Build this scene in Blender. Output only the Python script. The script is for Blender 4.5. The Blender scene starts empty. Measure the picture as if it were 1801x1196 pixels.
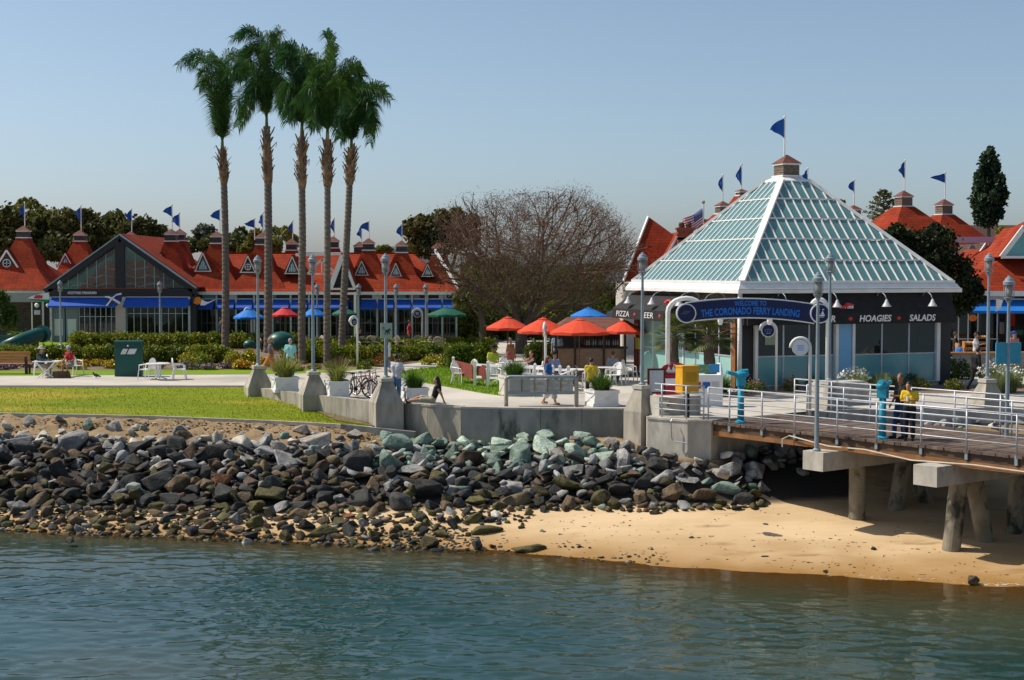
import bpy, bmesh, math, random
import numpy as np
from mathutils import Vector, Matrix, noise
from math import sin, cos, pi, radians as rad, sqrt, atan2
random.seed(7)
RNG = np.random.default_rng(7)
S = bpy.context.scene
COL = S.collection
# ------------------------------------------------------------------ camera
CAMZ = 4.75
FPX, CX, CY = 2600.0, 900.5, 598.0
PITCH = math.atan((598.0 - 475.0) / FPX)
cd = bpy.data.cameras.new('camera')
cam = bpy.data.objects.new('camera', cd)
COL.objects.link(cam)
cam.location = (0, 0, CAMZ)
cam.rotation_euler = (pi / 2 - PITCH, 0, 0)
cd.sensor_width = 36.0
cd.lens = FPX / 1801.0 * 36.0
cd.clip_start = 0.5
cd.clip_end = 6000
S.camera = cam
# ------------------------------------------------------------------ sky, sun, exposure
SUN_EL, SUN_AZ = rad(50), atan2(-0.965, 0.26)       # azimuth measured from +Y towards +X
w = bpy.data.worlds.new('World')
S.world = w
w.use_nodes = True
wn = w.node_tree.nodes
wl = w.node_tree.links
for n in list(wn):
 wn.remove(n)
sky = wn.new('ShaderNodeTexSky')
sky.sky_type = 'NISHITA'
sky.sun_disc = False
sky.sun_elevation = SUN_EL
sky.sun_rotation = SUN_AZ
sky.altitude = 0
sky.air_density = 0.7
sky.dust_density = 1.45
sky.ozone_density = 3.0
hs = wn.new('ShaderNodeHueSaturation')
hs.inputs['Saturation'].default_value = 0.86
hs.inputs['Hue'].default_value = 0.487
bg = wn.new('ShaderNodeBackground')
bg.inputs['Strength'].default_value = 0.13
wo = wn.new('ShaderNodeOutputWorld')
wl.new(sky.outputs[0], hs.inputs['Color'])
wl.new(hs.outputs[0], bg.inputs['Color'])
wl.new(bg.outputs[0], wo.inputs['Surface'])
sd = bpy.data.lights.new('sun', 'SUN')
sd.energy = 5.0
sd.angle = rad(0.5)
sd.color = (1.0, 0.91, 0.77)
sun = bpy.data.objects.new('sun', sd)
COL.objects.link(sun)
sv = Vector((sin(SUN_AZ) * cos(SUN_EL), cos(SUN_AZ) * cos(SUN_EL), sin(SUN_EL)))
sun.rotation_euler = sv.to_track_quat('Z', 'Y').to_euler()
sun.location = (-40, 40, 60)
S.view_settings.view_transform = 'Standard'
S.view_settings.look = 'None'
S.view_settings.exposure = 0.0
S.view_settings.gamma = 1.0
S.view_settings.use_curve_mapping = False
S.render.engine = 'CYCLES'
S.cycles.max_bounces = 6
S.cycles.transparent_max_bounces = 12
S.cycles.use_denoising = True
# ------------------------------------------------------------------ photo geometry -> places
_f = Vector((0, cos(PITCH), -sin(PITCH)))
_u = Vector((0, sin(PITCH), cos(PITCH)))
def ray(u, v):
 return _f + Vector((1, 0, 0)) * ((u - CX) / FPX) - _u * ((v - CY) / FPX)
def P(u, v, z=0.0):
 d = ray(u, v)
 return Vector((0, 0, CAMZ)) + d * ((z - CAMZ) / d.z)
def D(u, v, y):
 d = ray(u, v)
 return Vector((0, 0, CAMZ)) + d * (y / d.y)
# ------------------------------------------------------------------ mesh builder
class MB:
 def __init__(self):
  self.v = []
  self.f = []
  self.sm = False
 def add(self, vs, fs, M=None):
  o = len(self.v)
  if M is not None:
   vs = [M @ Vector(p) for p in vs]
  self.v.extend([tuple(p) for p in vs])
  self.f.extend([tuple(i + o for i in f) for f in fs])
  return self
 def box(self, c, s, rz=0, M=None):
  x, y, z = s[0] / 2, s[1] / 2, s[2] / 2
  vs = [(-x, -y, -z), (x, -y, -z), (x, y, -z), (-x, y, -z), (-x, -y, z), (x, -y, z), (x, y, z), (-x, y, z)]
  fs = [(0, 3, 2, 1), (4, 5, 6, 7), (0, 1, 5, 4), (1, 2, 6, 5), (2, 3, 7, 6), (3, 0, 4, 7)]
  T = Matrix.Translation(c) @ Matrix.Rotation(rz, 4, 'Z')
  if M is not None:
   T = M @ T
  return self.add(vs, fs, T)
 def beam(self, a, b, wd, ht, up=(0, 0, 1)):
  a, b = Vector(a), Vector(b)
  d = (b - a)
  L = d.length
  d = d / L
  up = Vector(up)
  s = d.cross(up)
  if s.length < 1e-4:
   s = d.cross(Vector((1, 0, 0)))
  s.normalize()
  t = s.cross(d)
  vs = []
  for p in (a, b):
   for i, j in ((-1, -1), (1, -1), (1, 1), (-1, 1)):
    vs.append(p + s * (i * wd / 2) + t * (j * ht / 2))
  fs = [(0, 1, 2, 3), (7, 6, 5, 4), (0, 4, 5, 1), (1, 5, 6, 2), (2, 6, 7, 3), (3, 7, 4, 0)]
  return self.add(vs, fs)
 def tube(self, pts, rs, n=8, cap=True):
  pts = [Vector(p) for p in pts]
  if not hasattr(rs, '__len__'):
   rs = [rs] * len(pts)
  o = len(self.v)
  prev = None
  for i, p in enumerate(pts):
   if i == 0:
    d = pts[1] - p
   elif i == len(pts) - 1:
    d = p - pts[i - 1]
   else:
    d = pts[i + 1] - pts[i - 1]
   if d.length < 1e-6:
    d = Vector((0, 0, 1))
   d.normalize()
   if prev is None:
    a = d.cross(Vector((0, 0, 1)))
    if a.length < 0.05:
     a = d.cross(Vector((0, 1, 0)))
   else:
    a = prev - d * prev.dot(d)
    if a.length < 1e-4:
     a = d.orthogonal()
   a.normalize()
   prev = a
   b = d.cross(a)
   for k in range(n):
    t = 2 * pi * k / n
    self.v.append(tuple(p + (a * cos(t) + b * sin(t)) * rs[i]))
  for i in range(len(pts) - 1):
   for k in range(n):
    k2 = (k + 1) % n
    self.f.append((o + i * n + k, o + i * n + k2, o + (i + 1) * n + k2, o + (i + 1) * n + k))
  if cap:
   self.f.append(tuple(o + k for k in range(n))[::-1])
   self.f.append(tuple(o + (len(pts) - 1) * n + k for k in range(n)))
  return self
 def lathe(self, prof, n=12, c=(0, 0, 0), ph=0.0, sx=1, sy=1):
  o = len(self.v)
  for r, z in prof:
   for k in range(n):
    t = 2 * pi * k / n + ph
    self.v.append((c[0] + r * cos(t) * sx, c[1] + r * sin(t) * sy, c[2] + z))
  for i in range(len(prof) - 1):
   for k in range(n):
    k2 = (k + 1) % n
    self.f.append((o + i * n + k, o + i * n + k2, o + (i + 1) * n + k2, o + (i + 1) * n + k))
  self.f.append(tuple(o + k for k in range(n))[::-1])
  self.f.append(tuple(o + (len(prof) - 1) * n + k for k in range(n)))
  return self
 def ball(self, c, r, n=10, m=6, M=None):
  if not hasattr(r, '__len__'):
   r = (r, r, r)
  vs, fs = [(0, 0, -1)], []
  for i in range(1, m):
   t = pi * i / m
   for k in range(n):
    a = 2 * pi * k / n
    vs.append((sin(t) * cos(a), sin(t) * sin(a), -cos(t)))
  vs.append((0, 0, 1))
  for k in range(n):
   fs.append((0, 1 + (k + 1) % n, 1 + k))
   fs.append((len(vs) - 1, len(vs) - 1 - n + k, len(vs) - 1 - n + (k + 1) % n))
  for i in range(m - 2):
   for k in range(n):
    a = 1 + i * n + k
    b = 1 + i * n + (k + 1) % n
    fs.append((a, b, b + n, a + n))
  vs = [Vector((p[0] * r[0], p[1] * r[1], p[2] * r[2])) for p in vs]
  if M is not None:
   vs = [M @ p for p in vs]
  vs = [p + Vector(c) for p in vs]
  return self.add(vs, fs)
 def prism(self, poly, thick, M=None):
  """poly: (x, z) outline in the local XZ plane, thickness along Y"""
  n = len(poly)
  vs = [(p[0], -thick / 2, p[1]) for p in poly] + [(p[0], thick / 2, p[1]) for p in poly]
  fs = [tuple(range(n)), tuple(range(2 * n - 1, n - 1, -1))]
  for i in range(n):
   j = (i + 1) % n
   fs.append((i, i + n, j + n, j))
  return self.add(vs, fs, M)
 def plate(self, quad, th):
  """a slab on 3 or 4 points, thickened along its normal both ways"""
  q = [Vector(p) for p in quad]
  nrm = (q[1] - q[0]).cross(q[-1] - q[0]).normalized() * (th / 2)
  n = len(q)
  vs = [p + nrm for p in q] + [p - nrm for p in q]
  fs = [tuple(range(n)), tuple(range(2 * n - 1, n - 1, -1))]
  for i in range(n):
   j = (i + 1) % n
   fs.append((i, i + n, j + n, j))
  return self.add(vs, fs)
 def poly(self, pts):
  return self.add(pts, [tuple(range(len(pts)))])
 def slab(self, pts, z0, z1):
  n = len(pts)
  vs = [(p[0], p[1], z1) for p in pts] + [(p[0], p[1], z0) for p in pts]
  fs = [tuple(range(n)), tuple(range(2 * n - 1, n - 1, -1))]
  for i in range(n):
   j = (i + 1) % n
   fs.append((i, i + n, j + n, j))
  return self.add(vs, fs)
 def mesh(self, name, m=None, smooth=False):
  me = bpy.data.meshes.new(name)
  me.from_pydata(self.v, [], self.f)
  me.update()
  if smooth:
   me.shade_smooth()
  if m is not None:
   me.materials.append(m)
  return me
def np_mesh(name, V, Q, m=None, smooth=False):
 """V (n,3) array, Q (k,4 or 3) array"""
 me = bpy.data.meshes.new(name)
 k = Q.shape[1]
 me.vertices.add(len(V))
 me.vertices.foreach_set('co', np.ascontiguousarray(V, dtype=np.float32).ravel())
 me.loops.add(Q.size)
 me.loops.foreach_set('vertex_index', np.ascontiguousarray(Q, dtype=np.int32).ravel())
 me.polygons.add(len(Q))
 me.polygons.foreach_set('loop_start', np.arange(0, Q.size, k, dtype=np.int32))
 me.polygons.foreach_set('loop_total', np.full(len(Q), k, dtype=np.int32))
 me.update(calc_edges=True)
 if smooth:
  me.shade_smooth()
 if m is not None:
  me.materials.append(m)
 return me
def link(name, me, parent=None, loc=None, rz=None):
 o = bpy.data.objects.new(name, me)
 COL.objects.link(o)
 if parent is not None:
  o.parent = parent
 if loc is not None:
  o.location = loc
 if rz is not None:
  o.rotation_euler = (0, 0, rz)
 return o
def thing(name, label, cat, loc=(0, 0, 0), rz=0, group=None, sc=1.0):
 o = bpy.data.objects.new(name, None)
 COL.objects.link(o)
 o.empty_display_size = 0.3
 o.location = loc
 o.rotation_euler = (0, 0, rz)
 o.scale = (sc, sc, sc)
 tag(o, label, cat, group)
 return o
def tag(o, label, cat, group=None, kind=None):
 if label:
  o['label'] = label
 if cat:
  o['category'] = cat
 if group:
  o['group'] = group
 if kind:
  o['kind'] = kind
 return o
def part(name, mb, m, parent, smooth=False, kind=None, label=None):
 me = mb.mesh(name, m, smooth) if isinstance(mb, MB) else mb
 o = link(name, me, parent)
 if kind:
  o['kind'] = kind
 if label:
  o['label'] = label
 return o
def struct(name, mb, m, kind='structure', parent=None, smooth=False):
 me = mb.mesh(name, m, smooth) if isinstance(mb, MB) else mb
 o = link(name, me, parent)
 o['kind'] = kind
 return o
def kids(o):
 return [c for c in KIDS.get(o.name, [])]
KIDS = {}
def dup(root, loc, rz=0, label=None, sc=None, group=None):
 def cp(o, par):
  c = o.copy()
  COL.objects.link(c)
  c.parent = par
  for k in list(o.children):
   cp(k, c)
  return c
 r = cp(root, None)
 r.location = loc
 r.rotation_euler = (0, 0, rz)
 if sc is not None:
  r.scale = (sc, sc, sc) if not hasattr(sc, '__len__') else sc
 if label:
  r['label'] = label
 if group:
  r['group'] = group
 return r
# ------------------------------------------------------------------ materials
MATS = {}
def mat(name, c, rough=0.7, c2=None, ns=3.0, det=4, bump=0.0, bs=25.0, metal=0.0, spec=0.4, rand=0.0,
  isl=0.0, stretch=None, lo=0.35, hi=0.65, trans=0.0, c3=None, ns3=0.6, lo3=0.5, hi3=0.7, world=False, bd=0.02,
  brick=None, emit=None, coat=0.0):
 if name in MATS:
  return MATS[name]
 m = bpy.data.materials.new(name)
 MATS[name] = m
 m.use_nodes = True
 N = m.node_tree.nodes
 L = m.node_tree.links
 b = N['Principled BSDF']
 b.inputs['Roughness'].default_value = rough
 b.inputs['Metallic'].default_value = metal
 b.inputs['Specular IOR Level'].default_value = spec
 b.inputs['Coat Weight'].default_value = coat
 if trans:
  b.inputs['Transmission Weight'].default_value = trans
 tc = N.new('ShaderNodeTexCoord')
 co = tc.outputs['Object']
 if world:
  g = N.new('ShaderNodeNewGeometry')
  co = g.outputs['Position']
 mp = N.new('ShaderNodeMapping')
 L.new(co, mp.inputs['Vector'])
 if stretch:
  mp.inputs['Scale'].default_value = stretch
 col = None
 rgb = N.new('ShaderNodeRGB')
 rgb.outputs[0].default_value = (*c, 1)
 col = rgb.outputs[0]
 def noi(scale, vec=None, detail=det):
  n = N.new('ShaderNodeTexNoise')
  n.inputs['Scale'].default_value = scale
  n.inputs['Detail'].default_value = detail
  n.inputs['Roughness'].default_value = 0.6
  L.new(vec or mp.outputs[0], n.inputs['Vector'])
  return n.outputs['Fac']
 def mixc(a, cc, fac):
  x = N.new('ShaderNodeMix')
  x.data_type = 'RGBA'
  L.new(fac, x.inputs['Factor'])
  L.new(a, x.inputs['A'])
  x.inputs['B'].default_value = (*cc, 1)
  return x.outputs['Result']
 def ramp(f, a, bb):
  r = N.new('ShaderNodeMapRange')
  r.inputs['From Min'].default_value = a
  r.inputs['From Max'].default_value = bb
  L.new(f, r.inputs['Value'])
  return r.outputs[0]
 if c2 is not None:
  col = mixc(col, c2, ramp(noi(ns), lo, hi))
 if c3 is not None:
  col = mixc(col, c3, ramp(noi(ns3), lo3, hi3))
 hgt = None
 if brick:
  bt = N.new('ShaderNodeTexBrick')
  bt.inputs['Scale'].default_value = 1.0
  bt.inputs['Brick Width'].default_value = brick[0]
  bt.inputs['Row Height'].default_value = brick[1]
  bt.inputs['Mortar Size'].default_value = brick[2]
  bt.inputs['Color1'].default_value = (1, 1, 1, 1)
  bt.inputs['Color2'].default_value = (brick[3],) * 3 + (1,)
  bt.inputs['Mortar'].default_value = (brick[4],) * 3 + (1,)
  vec = N.new('ShaderNodeCombineXYZ')
  sp = N.new('ShaderNodeSeparateXYZ')
  L.new(co, sp.inputs[0])
  ad = N.new('ShaderNodeMath')
  L.new(sp.outputs['X'], ad.inputs[0])
  L.new(sp.outputs['Y'], ad.inputs[1])
  L.new(ad.outputs[0], vec.inputs['X'])
  L.new(sp.outputs['Z'], vec.inputs['Y'])
  L.new(vec.outputs[0], bt.inputs['Vector'])
  x = N.new('ShaderNodeMix')
  x.data_type = 'RGBA'
  x.blend_type = 'MULTIPLY'
  x.inputs['Factor'].default_value = 1
  L.new(col, x.inputs['A'])
  L.new(bt.outputs['Color'], x.inputs['B'])
  col = x.outputs['Result']
  hgt = bt.outputs['Color']
 if rand or isl:
  h = N.new('ShaderNodeHueSaturation')
  L.new(col, h.inputs['Color'])
  src = N.new('ShaderNodeObjectInfo').outputs['Random'] if rand else N.new('ShaderNodeNewGeometry').outputs['Random Per Island']
  a = rand or isl
  r = N.new('ShaderNodeMapRange')
  r.inputs['To Min'].default_value = 1 - a
  r.inputs['To Max'].default_value = 1 + a
  L.new(src, r.inputs['Value'])
  L.new(r.outputs[0], h.inputs['Value'])
  r2 = N.new('ShaderNodeMath')
  r2.operation = 'MULTIPLY_ADD'
  L.new(src, r2.inputs[0])
  r2.inputs[1].default_value = 0.03
  r2.inputs[2].default_value = 0.485
  L.new(r2.outputs[0], h.inputs['Hue'])
  col = h.outputs[0]
 L.new(col, b.inputs['Base Color'])
 if emit:
  b.inputs['Emission Color'].default_value = (*emit[0], 1)
  b.inputs['Emission Strength'].default_value = emit[1]
 if bump or hgt is not None:
  bn = N.new('ShaderNodeBump')
  bn.inputs['Strength'].default_value = bump or 0.5
  bn.inputs['Distance'].default_value = bd
  if hgt is not None:
   L.new(hgt, bn.inputs['Height'])
  else:
   L.new(noi(bs, detail=5), bn.inputs['Height'])
  L.new(bn.outputs[0], b.inputs['Normal'])
 return m
def leafmat(name, c, c2, rough=0.55, isl=0.35, ns=0.8):
 """foliage: two-tone, a little light passes through"""
 if name in MATS:
  return MATS[name]
 m = mat(name, c, rough, c2=c2, ns=ns, isl=isl, spec=0.25, world=True)
 N = m.node_tree.nodes
 L = m.node_tree.links
 b = N['Principled BSDF']
 out = [n for n in N if n.type == 'OUTPUT_MATERIAL'][0]
 t = N.new('ShaderNodeBsdfTranslucent')
 src = b.inputs['Base Color'].links[0].from_socket
 L.new(src, t.inputs['Color'])
 mx = N.new('ShaderNodeMixShader')
 mx.inputs[0].default_value = 0.28
 L.new(b.outputs[0], mx.inputs[1])
 L.new(t.outputs[0], mx.inputs[2])
 L.new(mx.outputs[0], out.inputs['Surface'])
 return m
WHITE = mat('white_paint', (0.78, 0.78, 0.76), 0.45, c2=(0.66, 0.66, 0.64), ns=2.5, lo=0.45, hi=0.8)
CREAM = mat('cream_trim', (0.62, 0.58, 0.5), 0.5, c2=(0.5, 0.47, 0.4), ns=3)
WHITE2 = mat('white_plastic', (0.8, 0.8, 0.79), 0.35)
GALV = mat('grey_blue_metal', (0.28, 0.34, 0.37), 0.4, c2=(0.22, 0.27, 0.3), metal=0.25, ns=4)
RAIL = mat('painted_rail', (0.48, 0.52, 0.58), 0.4, c2=(0.36, 0.38, 0.42), ns=6, metal=0.2)
CONC = mat('concrete', (0.44, 0.40, 0.33), 0.9, c2=(0.27, 0.245, 0.20), ns=2.2, bump=0.35, bs=30, c3=(0.17, 0.16, 0.14),
   ns3=1.6, lo3=0.53, hi3=0.72, stretch=(1.2, 1.2, 0.3), world=True)
CONCP = mat('concrete_pale', (0.50, 0.475, 0.42), 0.9, c2=(0.34, 0.32, 0.28), ns=2.0, bump=0.3, bs=25, c3=(0.22, 0.21, 0.19),
   ns3=2.2, lo3=0.6, hi3=0.8, stretch=(1, 1, 0.5))
CONCD = mat('concrete_stained', (0.29, 0.285, 0.26), 0.9, c2=(0.17, 0.17, 0.155), ns=1.6, bump=0.4, bs=30, c3=(0.05, 0.052, 0.048),
   ns3=1.1, lo3=0.53, hi3=0.66, stretch=(1, 1, 0.4), world=True)
PAVE = mat('pavement_concrete', (0.54, 0.50, 0.44), 0.9, c2=(0.42, 0.39, 0.34), ns=0.35, bump=0.2, bs=20, c3=(0.33, 0.31, 0.28),
   ns3=0.15, lo3=0.5, hi3=0.7, world=True)
ROOF = mat('red_shingle', (0.33, 0.042, 0.014), 0.9, c2=(0.23, 0.030, 0.012), ns=1.3, bump=0.6, c3=(0.37, 0.062, 0.022), ns3=0.8,
   brick=(0.28, 0.16, 0.012, 0.82, 0.55), spec=0.15, world=True)
ROOFB = mat('brown_shingle', (0.2, 0.07, 0.045), 0.85, c2=(0.13, 0.05, 0.035), ns=2, bump=0.4, brick=(0.25, 0.14, 0.01, 0.8, 0.5))
SHINGLE = mat('cedar_shingle', (0.065, 0.042, 0.03), 0.9, c2=(0.1, 0.07, 0.05), ns=3, bump=0.5, brick=(0.2, 0.14, 0.012, 0.75, 0.4))
LOUV = mat('weathered_louver', (0.13, 0.1, 0.075), 0.85, c2=(0.2, 0.165, 0.13), ns=5)
DARK = mat('dark_trim', (0.012, 0.012, 0.016), 0.5)
BLACK = mat('black_canvas', (0.012, 0.012, 0.013), 0.85, c2=(0.02, 0.02, 0.02), ns=3)
BLUEA = mat('blue_canvas', (0.012, 0.095, 0.50), 0.75, c2=(0.01, 0.075, 0.40), ns=1.5, world=True)
BLUEB = mat('bright_blue_canvas', (0.01, 0.19, 0.62), 0.75, c2=(0.01, 0.15, 0.52), ns=1.0, world=True)
PENN = mat('pennant_blue', (0.008, 0.12, 0.52), 0.7, c2=(0.006, 0.085, 0.38), ns=2)
NAVY = mat('sign_navy', (0.004, 0.012, 0.075), 0.35, c2=(0.003, 0.009, 0.06), ns=3)
SBLUE = mat('sign_letter_blue', (0.01, 0.16, 0.62), 0.4)
SWHITE = mat('sign_white', (0.8, 0.8, 0.8), 0.4)
REDU = mat('red_canvas', (0.62, 0.05, 0.025), 0.75, c2=(0.52, 0.04, 0.02), ns=1.5)
GREENU = mat('green_canvas', (0.005, 0.12, 0.07), 0.75, c2=(0.004, 0.09, 0.055), ns=1.5)
CRIM = mat('crimson_canvas', (0.5, 0.02, 0.03), 0.75)
BARK = mat('palm_bark', (0.20, 0.165, 0.135), 0.95, c2=(0.11, 0.09, 0.075), ns=4, bump=0.5, bs=12, stretch=(1, 1, 3.5))
BOOT = mat('palm_boot', (0.16, 0.095, 0.05), 0.9, c2=(0.27, 0.18, 0.11), ns=5, bump=0.4, bs=20, isl=0.4)
BARKT = mat('tree_bark', (0.085, 0.065, 0.05), 0.95, c2=(0.13, 0.105, 0.085), ns=5, bump=0.4, bs=15, spec=0.1)
TWIG = mat('bare_twig', (0.135, 0.078, 0.055), 0.9, c2=(0.20, 0.135, 0.095), ns=0.8, world=True, spec=0.15)
WOOD = mat('bench_wood', (0.50, 0.24, 0.075), 0.65, c2=(0.36, 0.16, 0.05), ns=4, stretch=(0.4, 4, 4))
DECK = mat('deck_wood', (0.15, 0.105, 0.08), 0.9, c2=(0.085, 0.06, 0.048), ns=4, rand=0.25, bump=0.4, bs=30)
TIMB = mat('pier_timber', (0.11, 0.065, 0.035), 0.9, c2=(0.055, 0.035, 0.025), ns=2, bump=0.5, bs=15, stretch=(0.5, 0.5, 3))
TIMBO = mat('pier_timber_rusty', (0.30, 0.14, 0.05), 0.9, c2=(0.17, 0.08, 0.03), ns=2.5, bump=0.4, bs=15)
TEALG = mat('teal_panel', (0.12, 0.33, 0.36), 0.15, c2=(0.1, 0.28, 0.32), ns=0.7, spec=0.6)
MINT = mat('mint_panel', (0.32, 0.56, 0.52), 0.3, c2=(0.28, 0.5, 0.47), ns=0.7)
CYANP = mat('turquoise_paint', (0.02, 0.33, 0.48), 0.4, c2=(0.02, 0.27, 0.4), ns=5)
YEL = mat('yellow_paint', (0.75, 0.38, 0.01), 0.4, c2=(0.66, 0.32, 0.01), ns=4)
HYD = mat('hydrant_yellow', (0.55, 0.36, 0.05), 0.6, c2=(0.4, 0.25, 0.04), ns=12)
GREENP = mat('dark_green_paint', (0.006, 0.085, 0.07), 0.4, c2=(0.005, 0.065, 0.055), ns=2)
MAROON = mat('maroon_paint', (0.13, 0.012, 0.015), 0.5)
MCLOTH = mat('maroon_cloth', (0.22, 0.04, 0.03), 0.85, c2=(0.15, 0.03, 0.02), ns=4)
RUBBER = mat('black_rubber', (0.015, 0.015, 0.015), 0.7)
CHROME = mat('steel', (0.5, 0.5, 0.52), 0.3, metal=0.8)
BRICK = mat('chimney_brick', (0.30, 0.075, 0.045), 0.9, c2=(0.2, 0.05, 0.03), ns=6, brick=(0.22, 0.075, 0.01, 0.75, 1.4), bump=0.4)
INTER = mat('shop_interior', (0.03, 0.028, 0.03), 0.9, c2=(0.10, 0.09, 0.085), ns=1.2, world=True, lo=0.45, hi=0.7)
STONEW = mat('block_wall', (0.3, 0.29, 0.28), 0.9, c2=(0.22, 0.21, 0.2), ns=3, rand=0.12, bump=0.3, bs=20)
SOIL = mat('soil', (0.13, 0.09, 0.055), 0.95, c2=(0.2, 0.14, 0.09), ns=0.8, bump=0.5, bs=6, world=True)
BUILDW = mat('pale_stucco', (0.5, 0.48, 0.45), 0.8, c2=(0.42, 0.4, 0.38), ns=0.5, world=True)
LILAC = mat('lilac_paint', (0.42, 0.36, 0.48), 0.6)
PAPER = mat('paper_print', (0.6, 0.63, 0.66), 0.6, c2=(0.3, 0.33, 0.36), ns=18, lo=0.55, hi=0.7, stretch=(0.6, 1, 3))
def glassmat(name, tint, refl=1.0, thru=0.5, rough=0.03):
 """window glass: partly see-through tinted body under a clear reflection"""
 m = bpy.data.materials.new(name)
 MATS[name] = m
 m.use_nodes = True
 N = m.node_tree.nodes
 L = m.node_tree.links
 N.remove(N['Principled BSDF'])
 out = [n for n in N if n.type == 'OUTPUT_MATERIAL'][0]
 tr = N.new('ShaderNodeBsdfTransparent')
 tr.inputs['Color'].default_value = (*[min(1, c ** 0.4) for c in tint], 1)
 df = N.new('ShaderNodeBsdfDiffuse')
 no = N.new('ShaderNodeTexNoise')
 no.inputs['Scale'].default_value = 1.3
 no.inputs['Detail'].default_value = 5
 g = N.new('ShaderNodeNewGeometry')
 L.new(g.outputs['Position'], no.inputs['Vector'])
 mc = N.new('ShaderNodeMix')
 mc.data_type = 'RGBA'
 mc.inputs['A'].default_value = (*tint, 1)
 mc.inputs['B'].default_value = (*[c * 0.55 + 0.06 for c in tint], 1)
 L.new(no.outputs['Fac'], mc.inputs['Factor'])
 L.new(mc.outputs['Result'], df.inputs['Color'])
 mx = N.new('ShaderNodeMixShader')
 mx.inputs[0].default_value = thru
 L.new(df.outputs[0], mx.inputs[1])
 L.new(tr.outputs[0], mx.inputs[2])
 gl = N.new('ShaderNodeBsdfGlossy')
 gl.inputs['Roughness'].default_value = rough
 gl.inputs['Color'].default_value = (refl, refl, refl, 1)
 fr = N.new('ShaderNodeFresnel')
 fr.inputs['IOR'].default_value = 1.55
 bn = N.new('ShaderNodeBump')
 bn.inputs['Strength'].default_value = 0.05
 bn.inputs['Distance'].default_value = 0.05
 n2 = N.new('ShaderNodeTexNoise')
 n2.inputs['Scale'].default_value = 0.7
 L.new(g.outputs['Position'], n2.inputs['Vector'])
 L.new(n2.outputs['Fac'], bn.inputs['Height'])
 L.new(bn.outputs[0], gl.inputs['Normal'])
 m2 = N.new('ShaderNodeMixShader')
 L.new(fr.outputs[0], m2.inputs[0])
 L.new(mx.outputs[0], m2.inputs[1])
 L.new(gl.outputs[0], m2.inputs[2])
 L.new(m2.outputs[0], out.inputs['Surface'])
 return m
GLASS = glassmat('shop_glass', (0.02, 0.03, 0.035), thru=0.8)
ROOFG = glassmat('roof_glass', (0.11, 0.30, 0.32), thru=0.14, rough=0.1)
GABG = glassmat('gable_glass', (0.25, 0.30, 0.28), thru=0.88, rough=0.02)
LAMPG = glassmat('lantern_glass', (0.45, 0.45, 0.38), thru=0.4)
POLYP = glassmat('acrylic_panel', (0.5, 0.5, 0.46), thru=0.35)
def text_mesh(s, size, m, bold=0.0, ext=0.004, align='CENTER', shear=0.0, bend=None, name='lettering', spc=1.0, fit=None):
 c = bpy.data.curves.new(name, 'FONT')
 c.body = s
 c.size = size
 c.align_x = align
 c.align_y = 'CENTER'
 c.extrude = ext
 c.offset = bold
 c.shear = shear
 c.resolution_u = 3
 c.space_character = spc
 o = bpy.data.objects.new(name, c)
 COL.objects.link(o)
 dg = bpy.context.evaluated_depsgraph_get()
 me = bpy.data.meshes.new_from_object(o.evaluated_get(dg))
 COL.objects.unlink(o)
 bpy.data.objects.remove(o)
 if fit:
  xm = max(v.co.x for v in me.vertices) - min(v.co.x for v in me.vertices)
  for v in me.vertices:
   v.co.x *= fit / xm
 for v in me.vertices:       # stand it up in the XZ plane, facing -Y
  x, y, z = v.co
  if bend:
   x, y = bend(x, y)
  v.co = (x, -z, y)
 me.materials.clear()
 me.materials.append(m)
 me.name = name
 return me
# ------------------------------------------------------------------ foliage
def leaf_cards(name, C, size, m, up=0.3, asp=0.5, seed=0, dirs=None):
 """one small folded leaf (rhombus quad) at every centre of C"""
 rg = np.random.default_rng(seed + len(C))
 n = len(C)
 d = rg.normal(size=(n, 3))
 if dirs is not None:
  d = d * 0.5 + dirs
 d[:, 2] += up * 0.3
 d /= np.linalg.norm(d, axis=1)[:, None] + 1e-9
 a = rg.normal(size=(n, 3))
 a[:, 2] *= 0.7
 s = np.cross(d, a)
 s /= np.linalg.norm(s, axis=1)[:, None] + 1e-9
 sz = (size * (0.6 + 0.8 * rg.random(n)))[:, None]
 V = np.empty((n, 4, 3))
 V[:, 0] = C - d * sz * 0.5
 V[:, 1] = C + s * sz * asp * 0.5 + d * sz * 0.05
 V[:, 2] = C + d * sz * 0.5
 V[:, 3] = C - s * sz * asp * 0.5 + d * sz * 0.05
 Q = np.arange(n * 4).reshape(n, 4)
 return np_mesh(name, V.reshape(-1, 3), Q, m)
def blob_pts(blobs, n, seed=1, shell=0.55):
 """points in a set of ellipsoids (cx,cy,cz,rx,ry,rz), denser near the skin and in clumps"""
 rg = np.random.default_rng(seed)
 B = np.array(blobs, dtype=float)
 wgt = (B[:, 3] * B[:, 4] * B[:, 5]) ** (2 / 3)
 idx = rg.choice(len(B), size=n, p=wgt / wgt.sum())
 d = rg.normal(size=(n, 3))
 d /= np.linalg.norm(d, axis=1)[:, None]
 r = shell + (1 - shell) * rg.random(n) ** 0.7
 r *= 1 + 0.13 * rg.normal(size=n)
 return B[idx, :3] + d * r[:, None] * B[idx, 3:6]
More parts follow.
